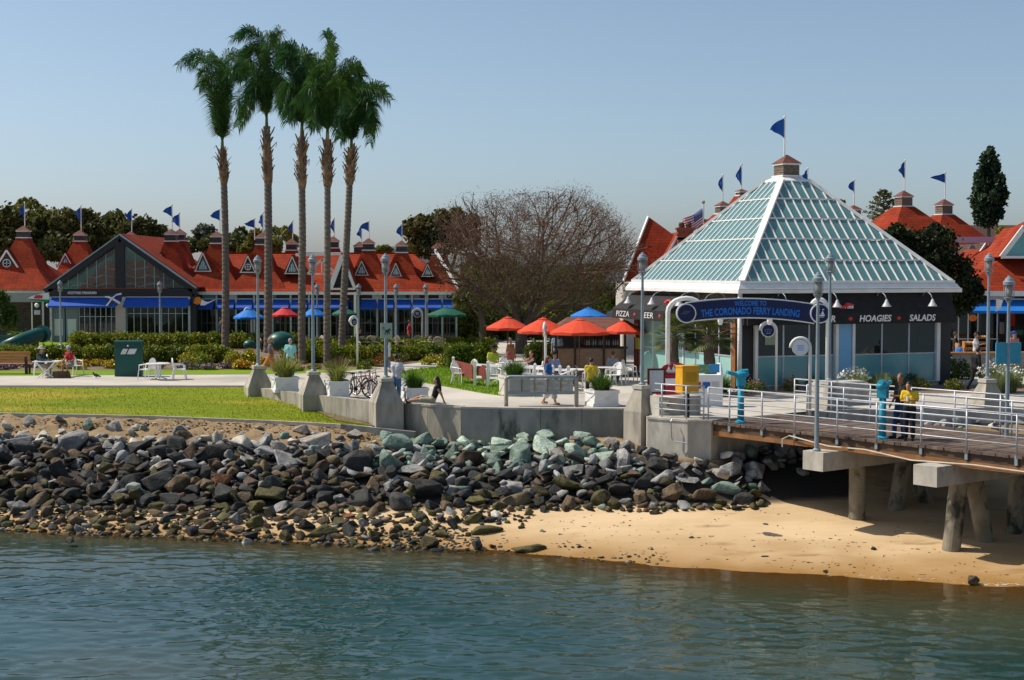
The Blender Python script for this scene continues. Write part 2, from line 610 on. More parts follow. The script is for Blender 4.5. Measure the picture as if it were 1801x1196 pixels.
# =================================================================== TERRAIN, WATER, GROUND
WZ = -3.1
XS = np.array([-300, -60, -22, -15.4, -8, 0, 4.5, 7.3, 12.6, 20, 40, 300.0])
YS = np.array([52, 48, 45.2, 44.4, 43.0, 41.0, 38.7, 37.9, 36.3, 34.5, 30, 12.0])       # shoreline
YT = np.array([54, 50.5, 47.4, 46.4, 45.4, 45.0, 44.8, 45.0, 46.0, 46, 46, 46.0])      # foot of the rock slope
ZT = np.array([-2.8, -2.8, -2.8, -2.78, -2.7, -2.5, -2.45, -2.4, -2.35, -2.3, -2.3, -2.3])
XB = np.array([-300, -30, -18.8, -11, -6.2, -4.2, -2.9, -1.7, 0, 3.6, 4.6, 5.5, 6.6, 7.6, 9, 11, 17, 40, 300.0])
YB = np.array([56, 55.2, 54.0, 53.1, 51.8, 51.3, 51.1, 50.6, 50.4, 48.6, 47.0, 46.2, 46.2, 47.9, 49.8, 50.2, 51.1, 53, 70.0])
ZB = np.array([-.62, -.62, -.62, -.68, -.8, -1.0, -1.1, -1.15, -1.15, -.85, -1.1, -1.15, -1.25, -1.15, -.8, -.5, -.45, -.4, -.4])
def H(x, y):
 x = np.asarray(x, float)
 y = np.asarray(y, float)
 ys = np.interp(x, XS, YS)
 yt = np.interp(x, XS, YT)
 zt = np.interp(x, XS, ZT)
 yb = np.interp(x, XB, YB)
 zb = np.interp(x, XB, ZB)
 z = np.where(y < ys, WZ + (y - ys) * 0.11,
     np.where(y < yt, WZ + (zt - WZ) * (y - ys) / (yt - ys), zt + (zb - zt) * np.clip((y - yt) / (yb - yt), 0, 1)))
 return np.maximum(z, -6.0)
def sm_noise(x, y, s, seed=0):
 return np.array([noise.noise(Vector((a * s, b * s, seed))) for a, b in zip(np.ravel(x), np.ravel(y))]).reshape(np.shape(x))
xs = np.concatenate([np.linspace(-300, -32, 12), np.linspace(-30, 30, 241), np.linspace(32, 300, 12)])
ys = np.concatenate([np.linspace(2, 33, 10), np.linspace(34, 57, 116)])
gx, gy = np.meshgrid(xs, ys)
gz = H(gx, gy)
gz = gz + 0.035 * sm_noise(gx, gy, 0.7, 1) + 0.012 * sm_noise(gx, gy, 3.1, 2)
bank = np.clip((gy - (np.interp(gx, XB, YB) - 2.6)) / 1.5, 0, 1) * (gx < -3)
gz = gz + bank * (0.14 * sm_noise(gx, gy, 1.6, 5) + 0.08 * sm_noise(gx, gy, 4.3, 6))
# the beach ends under the walls: drop it behind the wall line
gz = np.where(gy > np.interp(gx, XB, YB) + 0.9, gz - 0.6, gz)
nx, ny = len(xs), len(ys)
V = np.stack([gx.ravel(), gy.ravel(), gz.ravel()], 1)
ii = np.arange(nx * ny).reshape(ny, nx)
Q = np.stack([ii[:-1, :-1].ravel(), ii[:-1, 1:].ravel(), ii[1:, 1:].ravel(), ii[1:, :-1].ravel()], 1)
SAND = mat('sand', (0.62, 0.46, 0.28), 0.92, c2=(0.50, 0.36, 0.20), ns=0.5, world=True, bump=0.35, bs=9,
   c3=(0.30, 0.205, 0.11), ns3=0.9, lo3=0.62, hi3=0.75, stretch=(0.5, 1.3, 1), spec=0.2)
# wet sand close to the waterline (height above the water decides)
N = SAND.node_tree.nodes
L = SAND.node_tree.links
pb = N['Principled BSDF']
g = N.new('ShaderNodeNewGeometry')
sx = N.new('ShaderNodeSeparateXYZ')
L.new(g.outputs['Position'], sx.inputs[0])
nn = N.new('ShaderNodeTexNoise')
nn.inputs['Scale'].default_value = 0.8
L.new(g.outputs['Position'], nn.inputs['Vector'])
ma = N.new('ShaderNodeMath')
ma.operation = 'MULTIPLY_ADD'
L.new(nn.outputs['Fac'], ma.inputs[0])
ma.inputs[1].default_value = 0.22
L.new(sx.outputs['Z'], ma.inputs[2])
mr = N.new('ShaderNodeMapRange')
mr.inputs['From Min'].default_value = WZ + 0.11
mr.inputs['From Max'].default_value = WZ + 0.46
L.new(ma.outputs[0], mr.inputs['Value'])
mx = N.new('ShaderNodeMix')
mx.data_type = 'RGBA'
mx.inputs['A'].default_value = (0.33, 0.185, 0.06, 1)
L.new(mr.outputs[0], mx.inputs['Factor'])
old = pb.inputs['Base Color'].links[0].from_socket
L.new(old, mx.inputs['B'])
L.new(mx.outputs['Result'], pb.inputs['Base Color'])
r2 = N.new('ShaderNodeMapRange')
L.new(mr.outputs[0], r2.inputs['Value'])
r2.inputs['To Min'].default_value = 0.35
r2.inputs['To Max'].default_value = 0.95
L.new(r2.outputs[0], pb.inputs['Roughness'])
# earth bank under the lawn kerb: drier, browner
sx2 = N.new('ShaderNodeMapRange')
sx2.inputs['From Min'].default_value = -1.75
sx2.inputs['From Max'].default_value = -1.3
L.new(ma.outputs[0], sx2.inputs['Value'])
mx2 = N.new('ShaderNodeMix')
mx2.data_type = 'RGBA'
nb = N.new('ShaderNodeTexNoise')
nb.inputs['Scale'].default_value = 3.0
nb.inputs['Detail'].default_value = 6
L.new(g.outputs['Position'], nb.inputs['Vector'])
mb_ = N.new('ShaderNodeMix')
mb_.data_type = 'RGBA'
mb_.inputs['A'].default_value = (0.15, 0.10, 0.052, 1)
mb_.inputs['B'].default_value = (0.37, 0.27, 0.16, 1)
L.new(nb.outputs['Fac'], mb_.inputs['Factor'])
L.new(sx2.outputs[0], mx2.inputs['Factor'])
L.new(mx.outputs['Result'], mx2.inputs['A'])
L.new(mb_.outputs['Result'], mx2.inputs['B'])
L.new(mx2.outputs['Result'], pb.inputs['Base Color'])
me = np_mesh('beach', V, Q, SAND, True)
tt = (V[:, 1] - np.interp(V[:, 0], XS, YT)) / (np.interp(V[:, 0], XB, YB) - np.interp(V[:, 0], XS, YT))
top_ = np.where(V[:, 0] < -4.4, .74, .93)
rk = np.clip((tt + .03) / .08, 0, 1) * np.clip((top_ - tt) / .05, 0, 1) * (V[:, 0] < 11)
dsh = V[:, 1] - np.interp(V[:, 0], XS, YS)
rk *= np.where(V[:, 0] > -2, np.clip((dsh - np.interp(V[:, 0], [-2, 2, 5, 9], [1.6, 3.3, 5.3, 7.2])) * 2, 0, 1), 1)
at_ = me.attributes.new('gap_shade', 'FLOAT', 'POINT')
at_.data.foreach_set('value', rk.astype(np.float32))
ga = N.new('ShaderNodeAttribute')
ga.attribute_name = 'gap_shade'
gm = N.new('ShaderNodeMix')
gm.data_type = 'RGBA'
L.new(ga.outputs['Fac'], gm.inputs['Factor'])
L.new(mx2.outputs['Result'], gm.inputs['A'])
gm.inputs['B'].default_value = (0.045, 0.04, 0.035, 1)  # shade of the gaps between rocks, painted into the ground colour
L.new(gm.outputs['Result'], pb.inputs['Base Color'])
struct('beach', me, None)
def HZ(x, y):
 return float(H(x, y))
# ---- water
wx = np.linspace(-42, 42, 1051)
wy = np.linspace(12, 52, 501)
gx, gy = np.meshgrid(wx, wy)
h = np.zeros_like(gx)
rg = np.random.default_rng(3)
for k in range(46):
 lam = 0.20 * (10 ** (rg.random() * 0.85))
 th = rg.normal() * 0.75 + pi / 2 * 0.96
 kx, ky = 2 * pi / lam * cos(th) * 0.75, 2 * pi / lam * sin(th)
 ph = rg.random() * 6.28
 am = 0.0036 * lam ** 0.66
 ph2 = 0.8 * np.sin(gx * 0.31 * rg.random() + gy * 0.27 * rg.random() + ph)
 h += am * np.sin(kx * gx + ky * gy + ph + ph2)
ysh = np.interp(gx, XS, YS)
calm = np.clip((ysh - gy) / 4.5, 0.10, 1)
patch = 0.75 + 0.5 * np.sin(gx * 0.23 + gy * 0.4 + 1.0) * np.sin(gx * 0.11 - gy * 0.31)
edge = np.minimum(np.minimum((gx + 42) / 4, (42 - gx) / 4), np.minimum((gy - 12) / 4, 1))
h = h * calm * patch * np.clip(edge, 0, 1)
V = np.stack([gx.ravel(), gy.ravel(), (WZ + h).ravel()], 1)
nx, ny = len(wx), len(wy)
ii = np.arange(nx * ny).reshape(ny, nx)
Q = np.stack([ii[:-1, :-1].ravel(), ii[:-1, 1:].ravel(), ii[1:, 1:].ravel(), ii[1:, :-1].ravel()], 1)
WAT = bpy.data.materials.new('sea_water')
WAT.use_nodes = True
N = WAT.node_tree.nodes
L = WAT.node_tree.links
N.remove(N['Principled BSDF'])
out = [n for n in N if n.type == 'OUTPUT_MATERIAL'][0]
at = N.new('ShaderNodeAttribute')
at.attribute_name = 'shal'
df = N.new('ShaderNodeBsdfDiffuse')
cm = N.new('ShaderNodeMix')
cm.data_type = 'RGBA'
cm.inputs['A'].default_value = (0.012, 0.046, 0.042, 1)
cm.inputs['B'].default_value = (0.085, 0.08, 0.04, 1)
wn_ = N.new('ShaderNodeTexNoise')
wn_.inputs['Scale'].default_value = 0.09
wn_.inputs['Detail'].default_value = 3
wg_ = N.new('ShaderNodeNewGeometry')
L.new(wg_.outputs['Position'], wn_.inputs['Vector'])
wr_ = N.new('ShaderNodeMapRange')
wr_.inputs['From Min'].default_value = 0.42
wr_.inputs['From Max'].default_value = 0.62
wr_.inputs['To Max'].default_value = 0.45
L.new(wn_.outputs['Fac'], wr_.inputs['Value'])
wm_ = N.new('ShaderNodeMath')
wm_.operation = 'MAXIMUM'
L.new(wr_.outputs[0], wm_.inputs[0])
L.new(at.outputs['Fac'], wm_.inputs[1])
L.new(wm_.outputs[0], cm.inputs['Factor'])
L.new(cm.outputs['Result'], df.inputs['Color'])
tr = N.new('ShaderNodeBsdfTransparent')
tr.inputs['Color'].default_value = (0.62, 0.56, 0.36, 1)
mt = N.new('ShaderNodeMixShader')
mr = N.new('ShaderNodeMapRange')
mr.inputs['From Min'].default_value = 0.55
mr.inputs['From Max'].default_value = 1.0
mr.inputs['To Max'].default_value = 0.95
L.new(at.outputs['Fac'], mr.inputs['Value'])
L.new(mr.outputs[0], mt.inputs[0])
L.new(df.outputs[0], mt.inputs[1])
L.new(tr.outputs[0], mt.inputs[2])
gl = N.new('ShaderNodeBsdfGlossy')
gl.inputs['Roughness'].default_value = 0.04
fr = N.new('ShaderNodeFresnel')
fr.inputs['IOR'].default_value = 1.48
g = N.new('ShaderNodeNewGeometry')
mp = N.new('ShaderNodeMapping')
mp.inputs['Scale'].default_value = (0.55, 1.0, 1)
L.new(g.outputs['Position'], mp.inputs['Vector'])
n1 = N.new('ShaderNodeTexNoise')
n1.inputs['Scale'].default_value = 7
n1.inputs['Detail'].default_value = 3
n1.inputs['Distortion'].default_value = 0.6
L.new(mp.outputs[0], n1.inputs['Vector'])
bn = N.new('ShaderNodeBump')
bn.inputs['Strength'].default_value = 0.28
bn.inputs['Distance'].default_value = 0.010
L.new(n1.outputs['Fac'], bn.inputs['Height'])
L.new(bn.outputs[0], gl.inputs['Normal'])
L.new(bn.outputs[0], fr.inputs['Normal'])
mw = N.new('ShaderNodeMixShader')
L.new(fr.outputs[0], mw.inputs[0])
L.new(mt.outputs[0], mw.inputs[1])
L.new(gl.outputs[0], mw.inputs[2])
L.new(mw.outputs[0], out.inputs['Surface'])
me = np_mesh('sea_water', V, Q, WAT, True)
shal = np.clip(1.0 - (ysh - gy) / np.interp(gx, [-15, 0, 10], [2.6, 5.5, 8.5]), 0, 1).ravel().astype(np.float32)
a = me.attributes.new('shal', 'FLOAT', 'POINT')
a.data.foreach_set('value', shal)
mb = MB()
for (x0, x1, y0, y1) in ((-3000, -42, -1200, 52), (42, 3000, -1200, 52), (-42, 42, -1200, 12)):
 mb.add([(x0, y0, WZ), (x1, y0, WZ), (x1, y1, WZ), (x0, y1, WZ)], [(0, 1, 2, 3)])
struct('sea_water', me, None)
struct('sea_water', mb, WAT)
# ---- land sheets
WALLPTS = [P(684, 706, .06), P(752, 711.5, .06), P(811, 715, .06), P(880, 716.5, .06), P(951, 717.5, .06), P(1024, 718, .06), P(1107, 718, .06)]
A_ = Vector((-10.2, 58.6, 0))
B_ = Vector((-7.5, 55.2, 0))
C_ = Vector((-4.5, 51.9, 0))
D_ = Vector((4.35, 48.6, 0))
E = Vector((0.613, -0.790, 0)).normalized()
NN = Vector((0.790, 0.613, 0)).normalized()
P0 = Vector((6.1, 46.6, 0))
def pier(s, o, z=0.0):
 p = P0 + E * s + NN * o
 return Vector((p.x, p.y, z))
ABUT = [Vector((4.6, 47.6, 0)), Vector((5.52, 46.3, 0)), Vector((6.1, 46.6, 0))]
G = [(-2500, 60.6), (-10.6, 60.6), (A_.x + .2, A_.y + .2), (B_.x + .2, B_.y + .2), (C_.x + .2, C_.y + .2)]
G += [(p.x, p.y + .12) for p in WALLPTS] + [(D_.x, D_.y + .1)] + [(p.x, p.y) for p in ABUT]
G += [tuple(pier(0, 5.2)[:2]), (10.4, 50.25), (17, 51.15), (60, 57), (2500, 90), (2500, 4000), (-2500, 4000)]
mb = MB()
mb.poly([(x, y, -0.012) for x, y in G])
struct('ground', mb, SOIL)
def sheet(name, pts, m, z, kind='structure'):
 mb = MB()
 mb.poly([(p[0], p[1], z) for p in pts])
 return struct(name, mb, m, kind)
# promenade concrete
PV = [(-60, 60.8), (-10.6, 60.75), (A_.x + .22, A_.y + .22), (B_.x + .22, B_.y + .22), (C_.x + .22, C_.y + .22)]
PV += [(p.x, p.y + .13) for p in WALLPTS] + [(D_.x, D_.y + .1)] + [(p.x, p.y + .02) for p in ABUT]
PV += [tuple(pier(0, 5.2)[:2]), (10.4, 50.27), (17, 51.17), (40, 54.3), (40, 104), (-60, 104)]
sheet('promenade', PV, PAVE, 0.0)
GRASS = mat('lawn_grass', (0.19, 0.235, 0.006), 0.9, c2=(0.13, 0.185, 0.006), ns=0.6, world=True, bump=0.12, bs=14,
   c3=(0.31, 0.26, 0.03), ns3=0.4, lo3=0.48, hi3=0.66, stretch=(0.3, 1.3, 1), bd=0.04, spec=0.15)
GRASS2 = mat('meadow_grass', (0.13, 0.23, 0.01), 0.9, c2=(0.18, 0.27, 0.014), ns=0.8, world=True, bump=0.6, bs=14, stretch=(0.5, 1.2, 1), bd=0.04, spec=0.15)
# sloping front lawn
curb = [(-300, 56.0), (-40, 55.6), (-18.8, 54.4), (-13, 53.75), (-8.5, 52.75), (-6.2, 52.1), (-4.9, 51.55)]
def lawn_z(y):
 return -.03 - .0745 * (61 - y)
lx = np.concatenate([np.linspace(-300, -31, 8), np.linspace(-30, -4.9, 120)])
ty = np.linspace(0, 1, 40)
cy = np.interp(lx, [c[0] for c in curb], [c[1] for c in curb])
wy_ = np.interp(lx, [-300, -10.25, -7.55, -4.9], [60.6, 58.7, 55.3, 52.1])
wy_ = np.where(lx < -10.4, 60.62, wy_)
gx = np.repeat(lx[None, :], 40, 0)
gy = cy[None, :] + (wy_ - cy)[None, :] * ty[:, None]
gz = lawn_z(gy) + 0.02 * sm_noise(gx, gy, 0.5, 3)
V = np.stack([gx.ravel(), gy.ravel(), gz.ravel()], 1)
ii = np.arange(gx.size).reshape(gx.shape)
Q = np.stack([ii[:-1, :-1].ravel(), ii[:-1, 1:].ravel(), ii[1:, 1:].ravel(), ii[1:, :-1].ravel()], 1)
struct('lawn', np_mesh('lawn', V, Q, GRASS, True), None)
# grass tufts that roughen the lawn's look
rg = np.random.default_rng(12)
n = 15000
X = rg.uniform(-24, -5, n)
T = rg.random(n)
cy = np.interp(X, [c[0] for c in curb], [c[1] for c in curb])
wy_ = np.where(X < -10.4, 60.5, np.interp(X, [-300, -10.25, -7.55, -4.9], [60.6, 58.6, 55.2, 52.0]))
Y = cy + .06 + (wy_ - .06 - cy) * T
C = np.stack([X, Y, lawn_z(Y) + 0.025], 1)
TUFT = leafmat('grass_blade', (0.20, 0.25, 0.008), (0.28, 0.28, 0.02), isl=0.12, ns=0.5)
o = link('grass_blades', leaf_cards('grass_blades', C, 0.06, TUFT, asp=0.3, dirs=np.tile([0, 0, 1.6], (n, 1)), seed=4))
tag(o, 'short green blades of the sloping lawn above the rocks', 'grass', kind='stuff')
# bare soil strip against the low wall
mb = MB()
strip = [(B_.x + .1, B_.y - .25), (C_.x - .15, C_.y - .35), (-4.9, 51.6), (-6.3, 52.75)]
mb.poly([(x, y, lawn_z(y) + 0.035) for x, y in strip])
struct('soil', mb, SOIL)
# kerb at the lawn's lower edge
kb = thing('lawn_kerb', 'thin concrete kerb edging the sloping lawn above the earth bank', 'kerb', (0, 0, 0))
for i in range(1, len(curb) - 1):
 a = Vector((*curb[i], lawn_z(curb[i][1])))
 b = Vector((*curb[i + 1], lawn_z(curb[i + 1][1])))
 k = max(1, int((b - a).length / 3))
 for j in range(k):
  p = a + (b - a) * (j / k)
  q = a + (b - a) * ((j + 1) / k)
  q2 = q - (q - p).normalized() * 0.012
  part('kerb_segment', MB().beam(p + Vector((0, -.05, -.05)), q2 + Vector((0, -.05, -.05)), 0.12, 0.13), CONCP, kb)
# thick low wall end by the seawall
o = link('retaining_kerb', MB().beam((-6.0, 51.78, -.82), (-3.35, 50.95, -1.0), 0.16, 0.34).mesh('retaining_kerb', CONCD))
tag(o, 'low dark concrete kerb wall running down to the rocks beside the seawall', 'wall')
# lawns and beds behind the promenade
mead = [P(690, 655.5), P(720, 651), P(800, 641), P(870, 640), P(884, 648), P(886, 697), P(850, 692), P(800, 683), P(755, 675), P(722, 669), P(700, 664)]
sheet('lawn', mead, GRASS2, 0.008)
n = 9000
import itertools
def in_poly(x, y, poly):
 c = False
 j = len(poly) - 1
 for i in range(len(poly)):
  xi, yi = poly[i][0], poly[i][1]
  xj, yj = poly[j][0], poly[j][1]
  if (yi > y) != (yj > y) and x < (xj - xi) * (y - yi) / (yj - yi + 1e-12) + xi:
   c = not c
  j = i
 return c
def fill_pts(poly, n, seed):
 rg = np.random.default_rng(seed)
 xs_ = [p[0] for p in poly]
 ys_ = [p[1] for p in poly]
 r = []
 while len(r) < n:
  x = rg.uniform(min(xs_), max(xs_))
  y = rg.uniform(min(ys_), max(ys_))
  if in_poly(x, y, poly):
   r.append((x, y, 0.03))
 return np.array(r)
C = fill_pts(mead, n, 5)
o = link('grass_blades', leaf_cards('grass_blades', C, 0.1, leafmat('meadow_blade', (0.13, 0.25, 0.012), (0.19, 0.29, 0.02), isl=0.2), asp=0.25,
         dirs=np.tile([0, 0, 1.6], (n, 1)), seed=5))
tag(o, 'bright green blades of the small lawn around the hydrant', 'grass', kind='stuff')
back_lawn = [P(-60, 661), P(435, 658.5), P(470, 658), P(700, 652), P(700, 646), P(640, 648), P(-60, 651)]
sheet('lawn', back_lawn, GRASS2, 0.008)
sheet('path', [P(590, 655), P(700, 644.5), P(800, 634), P(800, 638), P(700, 651), P(600, 661)], PAVE, 0.016)
sheet('soil', [P(-60, 652.5), P(600, 650), P(680, 645), P(790, 631), P(830, 629), P(850, 612), P(-60, 612)], SOIL, 0.012)
sheet('lawn', [P(-60, 608), P(860, 606), P(860, 599), P(-60, 600)], GRASS2, 0.02)
sheet('soil', [P(1240, 700), P(1440, 690), P(1710, 692), P(1801, 690), P(1830, 676), P(1650, 678), P(1300, 690)], SOIL, 0.009)
# ---- walls by the water
rw = thing('retaining_wall', 'low stained concrete wall stepping down from the promenade beside the sloping lawn', 'wall')
for (a, b, k) in ((A_, B_, 2), (B_, C_, 2), (C_ + Vector((.3, -.1, 0)), WALLPTS[0], 1)):
 for j in range(k):
  p = a + (b - a) * (j / k)
  q = a + (b - a) * ((j + 1) / k) - (b - a).normalized() * .012
  mid = (p + q) / 2
  part('wall_panel', MB().beam((p.x + .1, p.y + .1, -.62), (q.x + .1, q.y + .1, -.62), 0.3, 1.42), CONC, rw)
sw = thing('seawall', 'curved grey concrete seawall with black stains rising behind the boulders', 'wall')
for i in range(len(WALLPTS) - 1):
 a, b = WALLPTS[i], WALLPTS[i + 1]
 b2 = b - (b - a).normalized() * .014
 n_ = Vector((-(b - a).y, (b - a).x, 0)).normalized()
 m = CONC if i < 2 else CONCD
 p, q = a + n_ * .17, b2 + n_ * .17
 mb = MB().beam((p.x, p.y, -.85), (q.x, q.y, -.85), 0.34, 1.7)
 part('wall_panel', mb, m, sw)
 mb = MB().beam((p.x, p.y, .03), (q.x, q.y, .03), 0.38, .06)
 part('coping', mb, CONCP, sw)
mb = MB().beam((4.0, 50.2, -.85), (4.5, 48.6, -.85), 0.34, 1.7)
part('wall_panel', mb, CONCD, sw)
ab = thing('pier_abutment', 'pale concrete abutment block where the timber pier meets the shore', 'abutment')
pts = [(4.35, 47.35), (5.52, 46.3), (6.25, 46.2), (6.9, 47.1), (8.9, 48.8), (8.9, 50.3), (4.5, 50.3)]
part('block', MB().slab(pts, -2.2, -0.02), CONCP, ab)
part('coping', MB().slab([(4.33, 47.32), (5.52, 46.26), (6.27, 46.17), (6.92, 47.08), (6.6, 47.5), (4.6, 47.8)], -0.018, 0.045), CONCP, ab)
part('pipe', MB().tube([D(1182, 737, 46.55), D(1180, 741, 46.5), D(1181, 770, 46.5), D(1185, 776, 46.45), D(1209, 780, 46.2)], .02, 6), GALV, ab)
fw = thing('seawall', 'far low concrete seawall behind the timber pier beside the cove', 'wall')
for i, (a, b) in enumerate((((8.8, 50.25), (10.4, 50.15)), ((10.4, 50.15), (13.7, 50.6)), ((13.7, 50.6), (17, 51.05)), ((17, 51.05), (28, 52.6)), ((28, 52.6), (60, 57)))):
 part('wall_panel', MB().beam((a[0], a[1], -.85), (b[0] - .012, b[1], -.85), 0.3, 1.72), CONCP, fw)
# =================================================================== TIMBER PIER
pr = thing('timber_pier', 'weathered timber pier on concrete piles running out over the beach', 'pier')
rr = random.Random(5)
sp_ = 0.2
LP = 16.0
proto = None
k = 0
s = 0.1
while s < LP:
 mb = MB()
 o0, o1 = -0.06 + rr.uniform(-.03, .02), 3.32 + rr.uniform(-.02, .03)
 zz = rr.uniform(-.006, .006)
 a, b = pier(s, o0, -0.04 + zz), pier(s, o1, -0.04 + zz)
 part('plank', MB().beam(a, b, 0.184, 0.08), DECK, pr)
 s += sp_
for off, m1 in ((0.08, TIMB), (1.1, TIMB), (2.1, TIMB), (3.16, TIMB)):
 part('stringer', MB().beam(pier(0.1, off, -.19), pier(LP, off, -.19), .14, .215), m1, pr)
part('ledger', MB().beam(pier(0.35, .045, -.37), pier(LP, .045, -.37), .12, .14), TIMBO, pr)
part('ledger', MB().beam(pier(0.35, 3.2, -.37), pier(LP, 3.2, -.37), .12, .14), TIMBO, pr)
part('ledger', MB().beam(pier(0.35, 1.6, -.37), pier(LP, 1.6, -.37), .12, .14), TIMB, pr)
PILE = mat('pile_concrete', (0.27, 0.24, 0.18), 0.9, c2=(0.17, 0.15, 0.11), ns=3, bump=0.4, bs=20, c3=(0.035, 0.036, 0.025), ns3=1.8, lo3=0.5, hi3=0.62,
   stretch=(1, 1, .6))
for s0 in (5.1, 8.95, 12.8):
 cap = part('pile_cap', MB().beam(pier(s0, -.78, -.71), pier(s0, 4.3, -.71), .75, .54), CONCP, pr)
for (s0, o0, o1, ds) in ((5.1, 1.2, 1.2, 0), (5.1, 3.4, 2.76, 0), (5.1, 4.4, 4.5, 0), (8.95, .72, .32, .0), (8.95, 1.38, 2.15, .0), (8.95, 3.5, 3.3, 0),
       (12.8, .4, 0, 0), (12.8, 1.0, 1.6, 0), (12.8, 3.4, 3.6, 0)):
 a = pier(s0, o0, -.93)
 b = pier(s0 + ds, o1, -3.4)
 part('pile', MB().tube([a, b], [.245, .245], 20), PILE, pr, smooth=False)
# conduit along the edge
cp = [D(1376, 786, 43.75), D(1376, 772, 43.75), pier(3.6, -.1, -.16), pier(5.1, -.12, -.33), pier(6.4, -.12, -.30), pier(8, -.12, -.44), pier(10, -.12, -.36), pier(13, -.12, -.4)]
part('conduit', MB().tube(cp, .018, 6), CREAM, pr)
part('conduit', MB().tube([pier(4.2, -.1, -.24), pier(5.5, -.1, -.42), pier(7.5, -.1, -.38), pier(10, -.1, -.46), pier(13, -.1, -.43)], .012, 6), TIMBO, pr)
def railing(label, pts, posts, rails=(1.06, .86, .66, .46, .27), z0=0.0, extra=None):
 t = thing('railing', label, 'railing', pts[0])
 o = Vector(pts[0])
 for q in posts:
  q = Vector(q) - o
  part('post', MB().tube([q + Vector((0, 0, z0)), q + Vector((0, 0, 1.06))], .026, 8), RAIL, t, smooth=True)
  if extra:
   part('post_foot', MB().box(q + Vector((0, 0, -.13)), (.09, .05, .26), atan2(E.y, E.x)), GALV, t)
 for i, h_ in enumerate(rails):
  part('rail', MB().tube([Vector(p) - o + Vector((0, 0, h_)) for p in pts], .026 if i == 0 else .017, 8), RAIL, t, smooth=True)
 return t
pp = [pier(s_, 0.0) + NN * -.03 for s_ in (0.18, 1.1, 2.45, 3.75, 5.35, 6.75, 8.25, 9.7, 11.2, 12.7, 14.2, 15.7)]
railing('white pipe railing along the near edge of the pier, in front of the couple', [pp[0], pp[-1]], pp, extra=True)
aa = [Vector((4.62, 47.55, .04)), Vector((4.8, 47.2, .04)), Vector((5.5, 46.5, .04)), Vector((6.05, 46.5, .04))]
railing('short white pipe railing turning round the concrete abutment block', aa, [aa[1], aa[2], aa[3]])
pb_ = [pier(s_, 3.22) for s_ in (1.4, 2.9, 4.4, 5.9, 7.4, 8.9, 10.4, 11.9, 13.4, 14.9)]
railing('white pipe railing along the far edge of the pier, behind the couple', [pb_[0], pb_[-1]], pb_, extra=True)
pc_ = [pier(s_, 4.9) for s_ in (-.6, 1.0, 2.6, 4.2, 5.8, 7.4, 9.0, 10.6, 12.2)]
railing('outermost white pipe railing on the added deck beyond the pier', [pc_[0], pc_[-1]], pc_, z0=-.45)
wk = thing('shade_deck', 'wide timber deck added to shade the sand, below the outermost railing beyond the pier', 'walkway')
part('beam', MB().beam(pier(.6, 5.75, -.52), pier(16, 5.75, -.52), 4.6, .14), TIMB, wk)  # broad hidden deck, added to keep the sand beneath in shade
for s_ in (1, 4.4, 8.2, 12.0):
 part('pile', MB().tube([pier(s_, 4.95, -.45), pier(s_, 4.95, -3)], .12, 10), PILE, wk)
# =================================================================== ROCKS
ROCKC = [
 ('slate grey', (0.29, 0.29, 0.28), (0.14, 0.14, 0.14)),
 ('green grey', (0.20, 0.27, 0.225), (0.10, 0.145, 0.12)),
 ('brown', (0.15, 0.105, 0.062), (0.07, 0.05, 0.033)),
 ('pale grey', (0.44, 0.41, 0.35), (0.27, 0.25, 0.22)),
 ('mossy olive', (0.095, 0.085, 0.03), (0.045, 0.04, 0.02)),
 ('charcoal', (0.045, 0.046, 0.045), (0.028, 0.028, 0.026)),
 ('rusty orange', (0.28, 0.12, 0.05), (0.15, 0.07, 0.035)),
 ('chalky green', (0.42, 0.50, 0.41), (0.18, 0.26, 0.21)),
]
RM = []
for nm, c, c2 in ROCKC:
 RM.append(mat('rock_' + nm.replace(' ', '_'), c, 0.85, c2=c2, ns=2.2, bump=0.8, bs=7, rand=0.3, bd=0.05, lo=.4, hi=.62,
     c3=[(x * 1.9 + .02) for x in c], ns3=4.0, lo3=.6, hi3=.74, spec=.3))
def rock_mesh(seed, mi, flat=1.0, m=None):
 rg = random.Random(seed)
 bm = bmesh.new()
 for i in range(rg.choice((10, 13, 16))):
  d = Vector((rg.gauss(0, 1), rg.gauss(0, 1), rg.gauss(0, 1))).normalized()
  r = rg.uniform(.80, 1.05)
  bm.verts.new((d.x * r, d.y * r * .82, d.z * r * .72 * flat))
 bmesh.ops.convex_hull(bm, input=bm.verts)
 bmesh.ops.delete(bm, geom=[v for v in bm.verts if not v.link_faces], context='VERTS')
 bmesh.ops.dissolve_limit(bm, angle_limit=rad(16), verts=bm.verts, edges=bm.edges)
 bmesh.ops.bevel(bm, geom=list(bm.edges), offset=.055, segments=1, affect='EDGES', profile=.6)
 bmesh.ops.triangulate(bm, faces=bm.faces)
 bmesh.ops.subdivide_edges(bm, edges=[e for e in bm.edges if e.calc_length() > .45], cuts=1)
 bmesh.ops.triangulate(bm, faces=bm.faces)
 for v in bm.verts:
  n_ = noise.noise(v.co * 1.7 + Vector((seed, 0, 0)))
  n2_ = noise.noise(v.co * 4.3 + Vector((0, seed, 0)))
  v.co *= 1 + .07 * n_ + .03 * n2_
 me = bpy.data.meshes.new('rock')
 bm.to_mesh(me)
 bm.free()
 me.materials.append(m or RM[mi])
 return me
NPR = 14
RP = [[None] * NPR for _ in ROCKC]
base_meshes = [rock_mesh(s_, 0, flat=rr.choice((.7, .9, 1.0, 1.15))) for s_ in range(NPR)]
for mi in range(len(ROCKC)):
 for s_ in range(NPR):
  me = base_meshes[s_].copy()
  me.materials.clear()
  me.materials.append(RM[mi])
  RP[mi][s_] = me
rr = random.Random(21)
rocks = []     # x,y,z,r,mi
